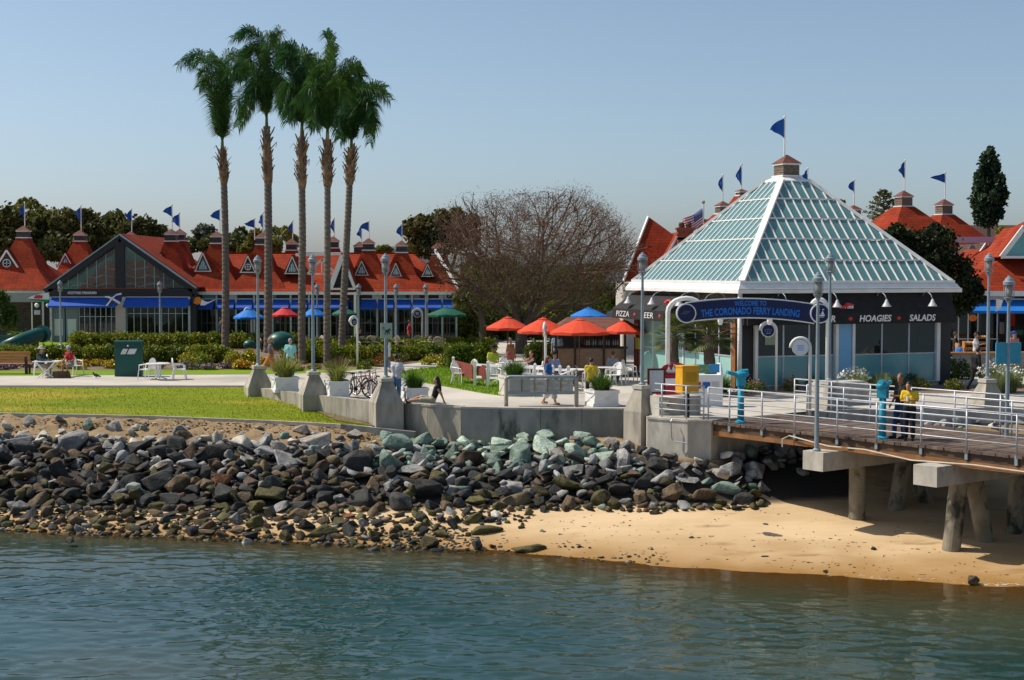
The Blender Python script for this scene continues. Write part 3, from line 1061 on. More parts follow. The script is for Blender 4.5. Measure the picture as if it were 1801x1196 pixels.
def fits(x, y, r, k=.72):
 for q in grid.get((int(x // 1), int(y // 1)), ()):
  pass
 for i in (-1, 0, 1):
  for j in (-1, 0, 1):
   for q in grid.get((int(x // 1) + i, int(y // 1) + j), ()):
    if (q[0] - x) ** 2 + ((q[1] - y)) ** 2 < ((q[3] + r) * k) ** 2:
     return False
 return True
grid = {}
def put(x, y, r, mi, dz=None, k=.72, force=False):
 if not force and not fits(x, y, r, k):
  return False
 q = (x, y, HZ(x, y) + (r * .32 if dz is None else dz), r, mi)
 rocks.append(q)
 grid.setdefault((int(x // 1), int(y // 1)), []).append(q)
 return True
def zone_col(x, t, y):
 """t: 0 at the foot of the slope, 1 at the top"""
 a = rr.random()
 if t < 0:
  return rr.choices((5, 4, 2, 0, 1, 3), (4, 5, 4, .8, .15, .12))[0]
 if t < .35:
  return rr.choices((5, 2, 4, 0, 1), (5, 3.5, 2.2, 1.5, .25))[0]
 if -4.6 < x < 3.2 and t > .48:
  if t > .66 and x > -2:
   return rr.choices((1, 7, 0, 3), (4, 5, 1.5, .4))[0]
  return rr.choices((1, 0, 5, 2), (5, 3, 1, .8))[0]
 if x >= 3:
  return rr.choices((0, 5, 3, 1), (7, 1.6, 1.2, .6))[0]
 if t > .6:
  return rr.choices((0, 3, 5, 1, 2), (8, 2.6, .7, .7, .6))[0]
 return rr.choices((5, 0, 2, 3, 4), (4, 3, 3, .3, .5))[0]
def tpos(x, y):
 yt = np.interp(x, XS, YT)
 yb = np.interp(x, XB, YB)
 return (y - yt) / (yb - yt)
# hand-placed landmarks: u, v(base), r, material, label
marks = [
 (1131, 845, .50, None, 'big boulder crusted with white barnacles, right of the beach rock pile'),
 (1007, 838, .62, 0, 'big smooth grey boulder with a flat face under the chalky green rocks'),
 (979, 808, .34, 3, 'rounded pale grey stone resting on darker rocks below the seawall'),
 (275, 868, .60, 5, 'wide dark block of rock standing at the foot of the slope'),
 (310, 868, .45, 2, 'brown pentagonal boulder beside the wide dark block'),
 (388, 862, .52, 6, 'tilted boulder with an orange sunlit top among dark blocks'),
 (443, 865, .48, 2, 'rounded brown boulder next to the tilted orange one'),
 (485, 866, .50, 5, 'black square-cut block with a pale left edge'),
 (612, 912, .26, 6, 'rust red stone lying alone on the sand'),
 (560, 945, .55, 4, 'large mossy slab with a crack lying at the waterline'),
 (932, 972, .42, 4, 'moss covered slab reaching into the water in front of the sand'),
 (840, 967, .25, 5, 'round dark stone sitting by itself at the water edge'),
 (855, 940, .42, 4, 'long flat weedy rock on the wet sand'),
 (1000, 895, .42, 2, 'golden brown block at the foot of the rock pile by the sand'),
 (1061, 898, .26, 1, 'green triangular stone standing on clean sand'),
 (1152, 905, .27, 4, 'sandy yellow stone on the beach below the grey rocks'),
 (420, 800, .55, 3, 'long pale topped boulder near the upper edge of the slope'),
 (215, 785, .36, 3, 'pointed light grey stone on the earth bank'),
 (142, 770, .34, 3, 'flat pale grey rock lying on the earth bank'),
 (1272, 845, .34, 3, 'white topped angular rock beside the shadow of the pier'),
 (106, 766, .24, 3, 'upright light stone wedged at the top of the bank'),
 (700, 800, .62, 1, 'large sea green boulder below the end of the kerb wall'),
 (740, 790, .55, 1, 'faceted green boulder resting against the large sea green one'),
 (880, 805, .5, 1, 'dark green wedge shaped rock left of the chalky heap'),
 (925, 785, .45, 7, 'chalky pale green rock leaning on the seawall'),
 (960, 778, .4, 7, 'bright chalky rock with a rough top against the seawall'),
 (1025, 782, .42, 7, 'tall chalky green rock at the right end of the light heap'),
 (1155, 790, .4, 0, 'smooth grey boulder leaning on the lamp pillar foot'),
 (1345, 868, .3, 0, 'grey wedge rock ending the pile at the edge of the pier shadow'),
 (1210, 882, .3, 0, 'rough blue grey rock at the foot of the pile near clean sand'),
 (795, 905, .30, 0, 'blue grey stone with a pale top on the sand'),
 (1347, 923, .10, 1, 'small green stone alone on the open sand'),
 (1345, 981, .12, 5, 'small dark stone close to the waterline on open sand'),
 (1537, 967, .13, 5, 'flat dark stone on the sand before the piles'),
 (1453, 1007, .12, 2, 'little brown stone at the edge of the wet sand'),
 (1713, 1030, .2, 2, 'weedy brown rock washed by a small wave'),
 (1145, 966, .1, 3, 'small white chip of rock on the sand'),
 (957, 937, .16, 1, 'small green stone on the sand right of the weedy rocks'),
 (987, 942, .12, 1, 'tiny green pointed stone on the sand'),
 (1057, 982, .14, 1, 'square green stone half sunk at the water edge'),
 (122, 962, .22, 5, 'dark rock breaking the water surface off the cobbles'),
 (1215, 946, .1, 5, 'flat dark pebble stone on open sand'),
]
BARN = mat('rock_barnacled', (0.55, 0.52, 0.42), 0.9, c2=(0.08, 0.085, 0.09), ns=3.5, lo=.42, hi=.55, bump=.9, bs=14, bd=.05)
def marker_point(u, v):
 y = 46.0
 for _ in range(30):
  p = D(u, v, y)
  hz = HZ(p.x, p.y)
  if hz < WZ:
   hz = WZ
  q = P(u, v, hz)
  y = y * .5 + q.y * .5
 return P(u, v, max(HZ(D(u, v, y).x, y), WZ))
rr2 = random.Random(3)
for (u, v, r, mi, lab) in marks:
 p = marker_point(u, v)
 mi_ = 0 if mi is None else mi
 small = r < .2
 x, y = p.x, p.y + r * .5
 z = p.z + r * (.18 if small else .22 if ('slab' in lab or 'flat' in lab or 'alone' in lab or 'sand' in lab) else .62)
 me = RP[mi_][rr2.randrange(NPR)]
 if mi is None:
  me = me.copy()
  me.materials.clear()
  me.materials.append(BARN)
 o = link('boulder' if r > .3 else 'rock', me)
 o.location = (x, y, z)
 o.rotation_euler = (rr2.uniform(-.3, .3), rr2.uniform(-.3, .3), rr2.uniform(0, 6.28))
 fl = .6 if ('slab' in lab or 'flat' in lab or small) else .95
 lg = 1.35 if ('slab' in lab or 'long' in lab or 'wide' in lab) else 1.0
 if 'weedy rock on' in lab or 'slab' in lab:
  o.rotation_euler = (0, 0, rr2.uniform(-.2, .5))
 o.scale = (r * lg, r, r * fl)
 tag(o, lab, 'rock', 'boulders of the rock slope')
 grid.setdefault((int(x // 1), int(y // 1)), []).append((x, y, z, r * .95, mi_))
def bare(x, y):
 """sand patches the photo leaves open"""
 d = y - float(np.interp(x, XS, YS))
 if x > -2.0:
  return d < np.interp(x, [-2, 2, 5, 9], [1.6, 3.3, 5.3, 7.2])
 return False
def scatter(n, r0, r1, x0, x1, t0, t1, k=.72, prob=None):
 c = 0
 for _ in range(n):
  x = rr.uniform(x0, x1)
  t = rr.uniform(t0, t1)
  yt = float(np.interp(x, XS, YT))
  yb = float(np.interp(x, XB, YB))
  y = yt + (yb - yt) * t if t >= 0 else yt + t * (yt - float(np.interp(x, XS, YS)))
  r = r0 + (r1 - r0) * rr.random() ** 1.7
  if bare(x, y) and rr.random() < .985:
   continue
  if prob and rr.random() > prob(x, y, t):
   continue
  if t > .97 and x > -4:
   continue
  if put(x, y, r, zone_col(x, t, y), k=k):
   c += 1
 return c
def bankp(x, y, t):
 """earth bank under the kerb stays open on the left"""
 if x > 7.6 and t < .5:
  return 0
 if x < -4.4 and t > .74:
  return .02
 if x < -4.4 and t > .66:
  return .3
 return 1
scatter(420, .46, .72, -24, 9.0, .0, .93, k=.72, prob=bankp)
scatter(2600, .34, .48, -24, 9.0, .0, .93, k=.68, prob=bankp)
scatter(12000, .22, .36, -24, 9.5, -.05, .95, k=.64, prob=bankp)
scatter(16000, .13, .24, -24, 10, -.1, .95, k=.66, prob=bankp)
scatter(1100, .20, .38, -24, -1, -1.0, 0, k=.74)
scatter(9000, .09, .24, -24, .5, -1.25, 0, k=.76, prob=lambda x, y, t: .9 if noise.noise(Vector((x * .45, t * 1.6, 9))) > -.18 else .08)
scatter(160, .3, .5, 8, 22, .35, .8, k=.8)
scatter(120, .15, .3, 10, 22, .8, 1.0, k=.8)
# second layer riding on the gaps, gives the heap its depth
base = list(rocks)
for (x, y, z, r, mi) in base:
 if r > .16 and rr.random() < .75 and tpos(x, y) > .04:
  a = rr.uniform(0, 6.28)
  r2_ = rr.uniform(.15, .34)
  x2, y2 = x + cos(a) * r * .7, y + sin(a) * r * .5
  if bare(x2, y2) or (x2 < -4.4 and tpos(x2, y2) > .72) or tpos(x2, y2) > .93:
   continue
  rocks.append((x2, y2, HZ(x2, y2) + r * .42 + r2_ * .5, r2_, zone_col(x2, tpos(x2, y2), y2)))
def seen_size(q):
 x, y, z, r, mi = q
 if abs(x / y) > .352 or (x > 6.6 and y > 44 and x - 6.1 > (46.6 - y) * .776 + 1.2):
  return -r
 return r / y
rocks.sort(key=seen_size, reverse=True)
NIND = 255
ZN = {}
for i, (x, y, z, r, mi) in enumerate(rocks[:NIND]):
 o = link('boulder' if r > .3 else 'rock', RP[mi][rr.randrange(NPR)])
 o.location = (x, y, z)
 o.rotation_euler = (rr.uniform(-.5, .5), rr.uniform(-.5, .5), rr.uniform(0, 6.28))
 o.scale = (r * rr.uniform(.95, 1.25), r * rr.uniform(.85, 1.1), r * rr.uniform(.75, 1.0))
 t = tpos(x, y)
 lab = ('big ' if r > .46 else '') + ROCKC[mi][0] + (' boulder' if r > .3 else ' stone')
 where = 'at the waterline' if t < -.5 else 'on the sand' if t < 0 else 'low on the slope' if t < .2 else 'mid slope' if t < .55 else 'high on the slope' if t < .8 else 'atop the slope'
 u_ = CX + FPX * x / y
 side = ''
 for lim, nm_ in ((60, 'under the park bench'), (190, 'under the seated pair'), (330, 'under the green cabinet'), (430, 'under the first palm'), (510, 'under the first lamp pillar'), (600, 'under the second lamp pillar'),
      (700, 'under the third lamp pillar'), (800, 'under the sitting woman'), (890, 'under the curved seawall'), (1020, 'under the panel bench'), (1150, 'under the narrow lamp pillar'), (1260, 'under the pier abutment'), (9999, 'by the pier shadow')):
  if u_ < lim:
   side = nm_
   break
 tag(o, lab + ' ' + where + ' ' + side, 'rock', 'boulders of the rock slope')
# the rest, too many and too small to tell apart: one mass per colour joined into one mesh
vs, fs, mis = [], [], []
off = 0
cache = {}
for s_ in range(NPR):
 me = base_meshes[s_]
 co = np.empty(len(me.vertices) * 3)
 me.vertices.foreach_get('co', co)
 tri = np.empty(len(me.polygons) * 3, dtype=np.int64)
 me.polygons.foreach_get('vertices', tri)
 cache[s_] = (co.reshape(-1, 3), tri.reshape(-1, 3))
for (x, y, z, r, mi) in rocks[NIND:]:
 co, tri = cache[rr.randrange(NPR)]
 from mathutils import Euler
 M = np.array(Euler((rr.uniform(-.6, .6), rr.uniform(-.6, .6), rr.uniform(0, 6.28))).to_matrix())
 c = (co * [r * rr.uniform(.95, 1.25), r, r * rr.uniform(.65, 1)]) @ M.T + [x, y, z]
 vs.append(c)
 fs.append(tri + off)
 mis.append(np.full(len(tri), mi))
 off += len(c)
# cobbles and weed-covered rubble on the shore
cob = []
for _ in range(5200):
 x = rr.uniform(-24, 4.5)
 ysx = float(np.interp(x, XS, YS))
 y = ysx + rr.uniform(-.5, 2.6) if x < -1 else ysx + rr.uniform(-.3, 1.0)
 if x > -1 and rr.random() < .9:
  continue
 if noise.noise(Vector((x * .6, y * 1.0, 3))) < -.2:
  continue
 cob.append((x, y, HZ(x, y) + .01, rr.uniform(.03, .10), rr.choices((4, 5, 2, 0, 3), (4, 3, 3, 1, .4))[0]))
for _ in range(260):
 x = rr.uniform(-1, 12.5)
 ysx = float(np.interp(x, XS, YS))
 y = ysx + rr.uniform(0, 7)
 cob.append((x, y, HZ(x, y), rr.uniform(.015, .045), rr.choice((4, 5, 2))))
for (x, y, z, r, mi) in cob:
 co, tri = cache[rr.randrange(NPR)]
 M = np.array(Matrix.Rotation(rr.uniform(0, 6.28), 3, 'Z'))
 c = (co * [r * 1.2, r, r * .6]) @ M.T + [x, y, z]
 vs.append(c)
 fs.append(tri + off)
 mis.append(np.full(len(tri), mi))
 off += len(c)
# clods and pebbles on the earth bank
for _ in range(1500):
 x = rr.uniform(-24, -4)
 yb = float(np.interp(x, XB, YB))
 y = yb - abs(rr.gauss(0, 1)) * .9
 r = rr.uniform(.02, .09) * rr.random() + .015
 co, tri = cache[rr.randrange(NPR)]
 M = np.array(Matrix.Rotation(rr.uniform(0, 6.28), 3, 'Z'))
 vs.append((co * [r * 1.4, r, r * .6]) @ M.T + [x, y, HZ(x, y) + .03])
 fs.append(tri + off)
 mis.append(np.full(len(tri), 8 if rr.random() < .85 else 3))
 off += len(co)
# wrack: flat dark scraps along two old tide lines and here and there on the sand
for _ in range(230):
 x = rr.uniform(-2, 13)
 ysx = float(np.interp(x, XS, YS))
 y = ysx + rr.choice((rr.gauss(1.1, .15), rr.gauss(3.2, .3), rr.uniform(.3, 8)))
 if y > 45.5:
  continue
 co, tri = cache[rr.randrange(NPR)]
 r = rr.uniform(.012, .04)
 M = np.array(Matrix.Rotation(rr.uniform(-.7, .7), 3, 'Z'))
 c = (co * [r * rr.uniform(1, 3), r, r * .25]) @ M.T + [x, y, HZ(x, y) + .01]
 vs.append(c)
 fs.append(tri + off)
 mis.append(np.full(len(tri), rr.choice((4, 2, 2, 5))))
 off += len(c)
me = np_mesh('rock_rubble', np.concatenate(vs), np.concatenate(fs))
RMI = []
for nm, c, c2 in ROCKC:
 RMI.append(mat('rubble_' + nm.replace(' ', '_'), c, 0.85, c2=c2, ns=2.2, bump=0.8, bs=7, isl=0.35, bd=0.05, lo=.4, hi=.62,
     c3=[(x * 1.9 + .02) for x in c], ns3=4.0, lo3=.6, hi3=.74, world=True, spec=.3))
RMI.append(mat('earth_clod', (.30, .21, .12), .95, c2=(.2, .135, .075), ns=3, isl=.3, world=True))
for m_ in RMI:
 me.materials.append(m_)
me.polygons.foreach_set('material_index', np.concatenate(mis).astype(np.int32))
me.update()
o = link('rubble', me)
tag(o, 'small stones and weedy rubble filling the gaps between the boulders', 'rubble', kind='stuff')
print('rocks', len(rocks), 'cobbles', len(cob))
mb = MB()
for k in range(90):
 x = rr.choice((rr.gauss(12.2, .5), rr.uniform(8, 15)))
 yy = float(np.interp(x, XS, YS)) + .12 + .12 * sin(x * 3.1) + rr.gauss(0, .05)
 mb.ball((x, yy, max(WZ, HZ(x, yy)) + .012), (rr.uniform(.012, .05), rr.uniform(.006, .014), .006), 6, 4)
o = link('foam', mb.mesh('foam', mat('sea_foam', (.75, .76, .74), .8)))
tag(o, 'thin line of foam where the sea meets the beach', 'foam', kind='stuff')
# =================================================================== BUILDINGS
def z_at(v, y, u=900):
 return D(u, v, y).z
def x_at(u, y):
 return D(u, 560, y).x
def pennant_mesh(L=1.0, Hh=.9, droop=.35, seed=0, n=9):
 """triangular pennant hanging from its hoist on the -X side"""
 rg = random.Random(seed)
 ph = rg.uniform(0, 6)
 mb = MB()
 vs = []
 for side in (-.006, .006):
  for i in range(n + 1):
   t = i / n
   top = -t * Hh * .32 - droop * t * t
   hgt_ = Hh * (1 - t) ** .85 + .05
   for j in range(4):
    s_ = j / 3
    x = -L * t * (1 - .12 * s_)
    y = side + .13 * sin(t * 7 + ph + s_ * 1.3) * t ** .6
    z = top - hgt_ * s_ - .06 * sin(t * 5 + ph) * t
    vs.append((x, y, z))
 m = (n + 1) * 4
 for i in range(n):
  for j in range(3):
   a = i * 4 + j
   mb.f.append((a, a + 4, a + 5, a + 1))
   mb.f.append((m + a, m + a + 1, m + a + 5, m + a + 4))
 for i in range(n):
  for j in (0, 3):
   a = i * 4 + j
   mb.f.append((a, a + 4, m + a + 4, m + a))
 mb.v = vs
 return mb
def flagpole(label, u, vtop, vbase, y, wpx, hpx, seed, ang=0.0, group='blue pennants flying over the roofs'):
 b = D(u, vbase, y)
 zt = z_at(vtop, y, u)
 sc = FPX / y
 t = thing('flagpole', label, 'flag', b, 0, group)
 part('pole', MB().tube([(0, 0, -.05), (0, 0, zt - b.z)], .035, 8), WHITE, t)
 part('finial', MB().ball((0, 0, zt - b.z + .03), .06, 8, 5), WHITE, t)
 o = part('pennant', pennant_mesh(wpx / sc, hpx / sc, .25 * hpx / sc, seed), PENN, t, smooth=True)
 o.location = (-.03, 0, zt - b.z - .03)
 o.rotation_euler = (0, 0, ang)
 return t
def hip4(mb, x0, x1, y0, y1, z0, rx0, rx1, ry0, ry1, z1, th=.12):
 """hipped or pyramid roof between two rectangles"""
 a = [(x0, y0, z0), (x1, y0, z0), (x1, y1, z0), (x0, y1, z0)]
 b = [(rx0, ry0, z1), (rx1, ry0, z1), (rx1, ry1, z1), (rx0, ry1, z1)]
 lo = [(p[0], p[1], p[2] - th) for p in a]
 vs = a + b + lo
 fs = [(0, 1, 5, 4), (1, 2, 6, 5), (2, 3, 7, 6), (3, 0, 4, 7), (4, 5, 6, 7), (8, 11, 10, 9),
   (0, 8, 9, 1), (1, 9, 10, 2), (2, 10, 11, 3), (3, 11, 8, 0)]
 return mb.add(vs, fs)
def cupola(par, c, s, h, rh, wall=DARK):
 """louvred box with a small pyramid cap; c = bottom centre"""
 x, y, z = c
 o = part('cupola', MB().box((x, y, z + h / 2), (s, s, h)), wall, par)
 for k in range(4):
  zz = z + h * (.18 + .2 * k)
  part('louver', MB().box((x, y, zz), (s + .03, s + .03, h * .05)), LOUV, o)
 part('cupola_trim', MB().box((x, y, z + .03), (s * 1.2, s * 1.2, .07)), WHITE, o)
 part('cupola_trim', MB().box((x, y, z + h), (s * 1.16, s * 1.16, .07)), WHITE, o)
 mb = MB()
 k = s * .62
 hip4(mb, x - k, x + k, y - k, y + k, z + h + .036, x - .03, x + .03, y - .03, y + .03, z + h + .036 + rh, th=.0)
 part('cupola_roof', mb, ROOFB, o)
 return o
def dormer(par, c, wd, h, depth, glass=True, trim=WHITE, round_win=False):
 """triangular dormer; c = bottom centre of its front; runs back along +Y"""
 x, y, z = c
 mb = MB()
 o = .12
 fr = [(x - wd / 2 - o, y - .06, z - .02), (x + wd / 2 + o, y - .06, z - .02), (x, y - .06, z + h + o)]
 bk = [(x - wd / 2 - o, y + depth, z - .02), (x + wd / 2 + o, y + depth, z - .02), (x, y + depth, z + h + o)]
 mb.add(fr + bk, [(2, 5, 3, 0), (1, 4, 5, 2)])
 d = part('dormer', MB().prism([(x - wd / 2, z), (x + wd / 2, z), (x, z + h)], depth, Matrix.Translation((0, y + depth / 2 + .01, 0))), SHINGLE, par)
 part('dormer_roof', MB().plate([fr[0], fr[2], bk[2], bk[0]], .05), ROOF, d)
 part('dormer_roof', MB().plate([fr[1], bk[1], bk[2], fr[2]], .05), ROOF, d)
 tw = max(.05, wd * .07)
 part('trim', MB().beam((x - wd / 2, y - .04, z), (x, y - .04, z + h), tw, .07, (0, 1, 0)), trim, d)
 part('trim', MB().beam((x + wd / 2, y - .042, z), (x, y - .042, z + h), tw, .07, (0, 1, 0)), trim, d)
 part('trim', MB().box((x, y - .05, z), (wd + .1, .07, tw)), trim, d)
 if round_win:
  r = min(wd, h) * .2
  mbr = MB()
  n = 16
  pts = [(x + cos(2 * pi * k / n) * r, y - .05, z + h * .33 + sin(2 * pi * k / n) * r) for k in range(n + 1)]
  part('window', MB().tube(pts, .03, 5, cap=False), trim, d)
  part('pane', MB().prism([(p[0], p[2]) for p in pts[:-1]], .02, Matrix.Translation((0, y - .03, 0))), GLASS, d)
  part('muntin', MB().box((x, y - .05, z + h * .33), (.03, .03, 2 * r)), trim, d)
  part('muntin', MB().box((x, y - .052, z + h * .33), (2 * r, .03, .03)), trim, d)
 elif glass:
  k = .62
  part('pane', MB().prism([(x - wd / 2 * k, z + .12), (x + wd / 2 * k, z + .12), (x, z + .12 + h * k)], .03, Matrix.Translation((0, y - .02, 0))), TEALG, d)
  for q in (-.3, -.1, .1, .3):
   hh = (1 - abs(q) * 2 / 1) * h * k * .9
   part('muntin', MB().box((x + q * wd * k, y - .045, z + .12 + hh / 2), (.035, .02, hh)), trim, d)
 return d
GOODS = [mat('goods_%s' % n, c, .7) for n, c in (('pink', (.5, .12, .2)), ('white', (.6, .6, .6)), ('tan', (.35, .25, .13)), ('blue', (.03, .12, .35)),
             ('red', (.4, .03, .03)), ('green', (.04, .16, .08)), ('grey', (.2, .2, .22)), ('yellow', (.5, .35, .05)))]
def shopfront(par, x0, x1, y, z0, z1, step=.38, rail=1.2, doorw=None, frame=RAIL, seed=0, depth=3.0):
 """glazed front: panes between mullions, dim room with hanging goods behind"""
 rg = random.Random(seed)
 n = max(1, round((x1 - x0) / step))
 st = (x1 - x0) / n
 pane = MB().box((0, 0, (z1 - z0) / 2), (st - .05, .02, z1 - z0 - .06)).mesh('pane', GLASS)
 mul = MB().box((0, 0, (z1 - z0) / 2), (.045, .09, z1 - z0)).mesh('mullion', frame)
 for i in range(n):
  link('pane', pane, par, (x0 + st * (i + .5), y, z0))
 for i in range(n + 1):
  link('mullion', mul, par, (x0 + st * i, y - .02, z0))
 part('transom', MB().box(((x0 + x1) / 2, y - .03, z0 + rail), (x1 - x0, .05, .04)), frame, par)
 part('transom', MB().box(((x0 + x1) / 2, y - .03, z1 - .03), (x1 - x0, .06, .07)), frame, par)
 part('sill', MB().box(((x0 + x1) / 2, y - .03, z0 + .05), (x1 - x0, .1, .14)), frame, par)
def goods(par, x0, x1, y0, y1, z1, seed, n=None):
 rg = random.Random(seed)
 n = n or int((x1 - x0) * 3.2)
 bys = {}
 for k in range(n):
  m = rg.choice(GOODS)
  mb = bys.setdefault(m.name, (MB(), m))[0]
  w_ = rg.uniform(.12, .45)
  h_ = rg.uniform(.25, .9)
  zc = rg.uniform(.5, z1 - .3)
  mb.box((rg.uniform(x0, x1), rg.uniform(y0, y1), zc), (w_, rg.uniform(.1, .3), h_), rg.uniform(-.4, .4))
 for nm, (mb, m) in bys.items():
  part('display_goods', mb, m, par, kind='stuff')
def awning(par, x0, x1, y, z1, z0, out_, m=BLUEA, val=.12):
 d = part('awning', MB().plate([(x0, y, z1), (x0, y - out_, z0 + val), (x1, y - out_, z0 + val), (x1, y, z1)], .03), m, par)
 part('valance', MB().box(((x0 + x1) / 2, y - out_, z0 + val / 2), (x1 - x0, .025, val)), m, d)
 for xx in (x0 + .012, x1 - .012):
  mb = MB()
  mb.add([(xx, y, z1), (xx, y - out_, z0 + val), (xx, y - out_, z0), (xx, y, z0 + .1)], [(0, 1, 2, 3)])
  part('awning_side', MB().plate([(xx, y, z1), (xx, y - out_, z0 + val), (xx, y, z0 + val)], .02), m, d)
 part('awning_trim', MB().box(((x0 + x1) / 2, y - .03, z1 + .04), (x1 - x0, .06, .05)), WHITE, d)
 return d
def arcade(label, u0, u1, yf, dp, v_eave, v_ridge, spires, dorms, aw, gable_r=False, pillars=()):
 x0, x1 = x_at(u0, yf), x_at(u1, yf)
 ze = z_at(v_eave, yf, (u0 + u1) / 2)
 zr = z_at(v_ridge, yf + dp / 2, (u0 + u1) / 2)
 t = thing('shop_building', label, 'building', ((x0 + x1) / 2, yf, 0))
 ox = (x0 + x1) / 2
 X0, X1 = x0 - ox, x1 - ox
 mb = MB()
 hip4(mb, X0 - .2, X1 + .2, -.3, dp + .3, ze, X0 + dp * .42, X1 - (dp * .32 if not gable_r else dp * .36), dp / 2 - .05, dp / 2 + .05, zr)
 part('roof', mb, ROOF, t)
 part('fascia', MB().box(((X0 + X1) / 2, -.32, ze - .1), (X1 - X0 + .5, .06, .2)), WHITE, t)
 part('ridge_cap', MB().beam((X0 + dp * .42, dp / 2, zr + .04), (X1 - dp * .34, dp / 2, zr + .04), .16, .08), ROOF, t)
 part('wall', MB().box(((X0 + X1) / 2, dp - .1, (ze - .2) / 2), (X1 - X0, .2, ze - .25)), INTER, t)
 part('wall', MB().box((X0 + .1, dp / 2, (ze - .2) / 2), (.2, dp - .6, ze - .25)), SHINGLE, t)
 part('wall', MB().box((X1 - .1, dp / 2, (ze - .2) / 2), (.2, dp - .6, ze - .25)), SHINGLE, t)
 part('floor', MB().box(((X0 + X1) / 2, dp / 2, .02), (X1 - X0, dp, .05)), CONC, t)
 part('header', MB().box(((X0 + X1) / 2, .05, ze - .42), (X1 - X0, .16, .44)), DARK, t)
 for k, (u, vt, vb, dy, a, cu) in enumerate(spires):
  a *= 1.18
  yy = dy
  xc = x_at(u, yf + yy) - ox
  zb = z_at(vb, yf + yy, u)
  s = .72
  mb = MB()
  # slightly flared: steep upper part, softer skirt
  zm = ze + (zb - ze) * .42
  am = a * .5
  hip4(mb, xc - a, xc + a, yy - a, yy + a, ze + .02, xc - am, xc + am, yy - am, yy + am, zm, th=0)
  part('spire_roof', mb, ROOF, t)
  mb = MB()
  hip4(mb, xc - am, xc + am, yy - am, yy + am, zm, xc - s * .55, xc + s * .55, yy - s * .55, yy + s * .55, zb, th=0)
  part('spire_roof', mb, ROOF, t)
  cupola(t, (xc, yy, zb), s, .48, .34)
 for (u, vt, vb, wpx, kind) in dorms:
  sc_ = FPX / yf
  c = D(u, vb, yf + .9)
  dormer(t, (c.x - ox, .95, c.z), wpx / sc_, (vb - vt) / sc_, 2.2, round_win=(kind == 'round'))
 z1, z0 = aw[1], aw[2]
 for (a, b) in aw[0]:
  awning(t, x_at(a, yf) - ox, x_at(b, yf) - ox, -.02, z1, z0, .75)
 shopfront(t, X0 + .1, X1 - .1, .12, 0, ze - .62, seed=int(u0) + 9, frame=mat('frame_slate_blue', (.10, .13, .18), .4))
 goods(t, X0 + .4, X1 - .4, .8, 2.6, 2.2, int(u0) + 4)
 for u in pillars:
  xx = x_at(u, yf) - ox
  part('pillar', MB().box((xx, -.12, (ze - .2) / 2), (.12, .14, ze - .2)), RAIL, t)
 return t, ox
# --- left row of shops
BLD = {}
aws = [(93, 130)]
t, ox = arcade('red shingled shop wing at far left with round window gable and one cupola', -70, 88, 100, 8, 511, 447,
    [(44, 408, 419, 2.2, 2.3, 1)], [(12, 440, 474, 44, 'round')], ([(-60, -10)], 2.9, 2.35), pillars=(77,))
t, ox = arcade('red shingled shop wing with one cupola set back behind the glass gable shop', 95, 250, 108, 8, 508, 452,
    [(143, 410, 425, 2.0, 2.2, 1), (232, 410, 427, 3, 2, 1)], [(115, 446, 470, 26, 'plain')], ([(100, 120)], 2.9, 2.35))
spires = [(303, 410, 425, 2.0, 1.75, 1), (318, 412, 424, 6.5, 1.8, 1), (383, 414, 429, 2.0, 1.75, 1), (462, 420, 431, 2.0, 1.75, 1), (514, 428, 441, 6.5, 1.8, 1),
   (587, 424, 437, 5.5, 1.9, 1), (633, 434, 446, 5.5, 1.7, 1), (649, 428, 441, 2.0, 1.8, 1), (707, 433, 445, 2.0, 1.8, 1), (770, 436, 448, 5.5, 1.6, 1)]
dorms = [(357, 445, 477, 28, 'glass'), (283, 447, 475, 24, 'glass'), (436, 450, 479, 26, 'round'), (514, 451, 481, 25, 'glass'), (636, 459, 484, 23, 'glass'), (696, 463, 486, 20, 'glass'), (752, 465, 486, 19, 'glass')]
awl = [(350, 378), (384, 414), (418, 446), (450, 478), (482, 510), (514, 542), (546, 576), (582, 614), (636, 663), (666, 693), (697, 723), (727, 750), (753, 777), (780, 802)]
t, ox = arcade('long red roofed row of shops with blue awnings, dormers and a line of cupolas', 262, 803, 99, 9, 513, 446, spires, dorms,
    (awl, 2.78, 2.12), gable_r=True, pillars=(349, 382, 416, 448, 480, 512, 544, 580, 630, 664, 695, 725, 752, 778, 803))
BLD['row'] = (t, ox)
# verge board at the row's right end and small name boards
xr = x_at(803, 99) - ox
part('verge_board', MB().beam((xr + .25, -.3, 3.35), (x_at(765, 103) - ox, 4.4, z_at(440, 103.4)), .12, .2), WHITE, t)
SGN = {'teal': mat('board_teal', (.05, .25, .26), .5), 'pale': mat('board_pale', (.45, .5, .55), .5), 'grey': mat('board_grey', (.16, .17, .19), .5)}
for (ua, ub, k) in ((357, 378, 'teal'), (402, 418, 'pale'), (470, 486, 'teal'), (655, 672, 'pale'), (700, 714, 'teal'), (720, 738, 'grey'), (772, 786, 'pale')):
 xa, xb = x_at(ua, 99) - ox, x_at(ub, 99) - ox
 bo = part('name_board', MB().box(((xa + xb) / 2, -.06, 2.98), (xb - xa, .05, .24)), SGN[k], t)
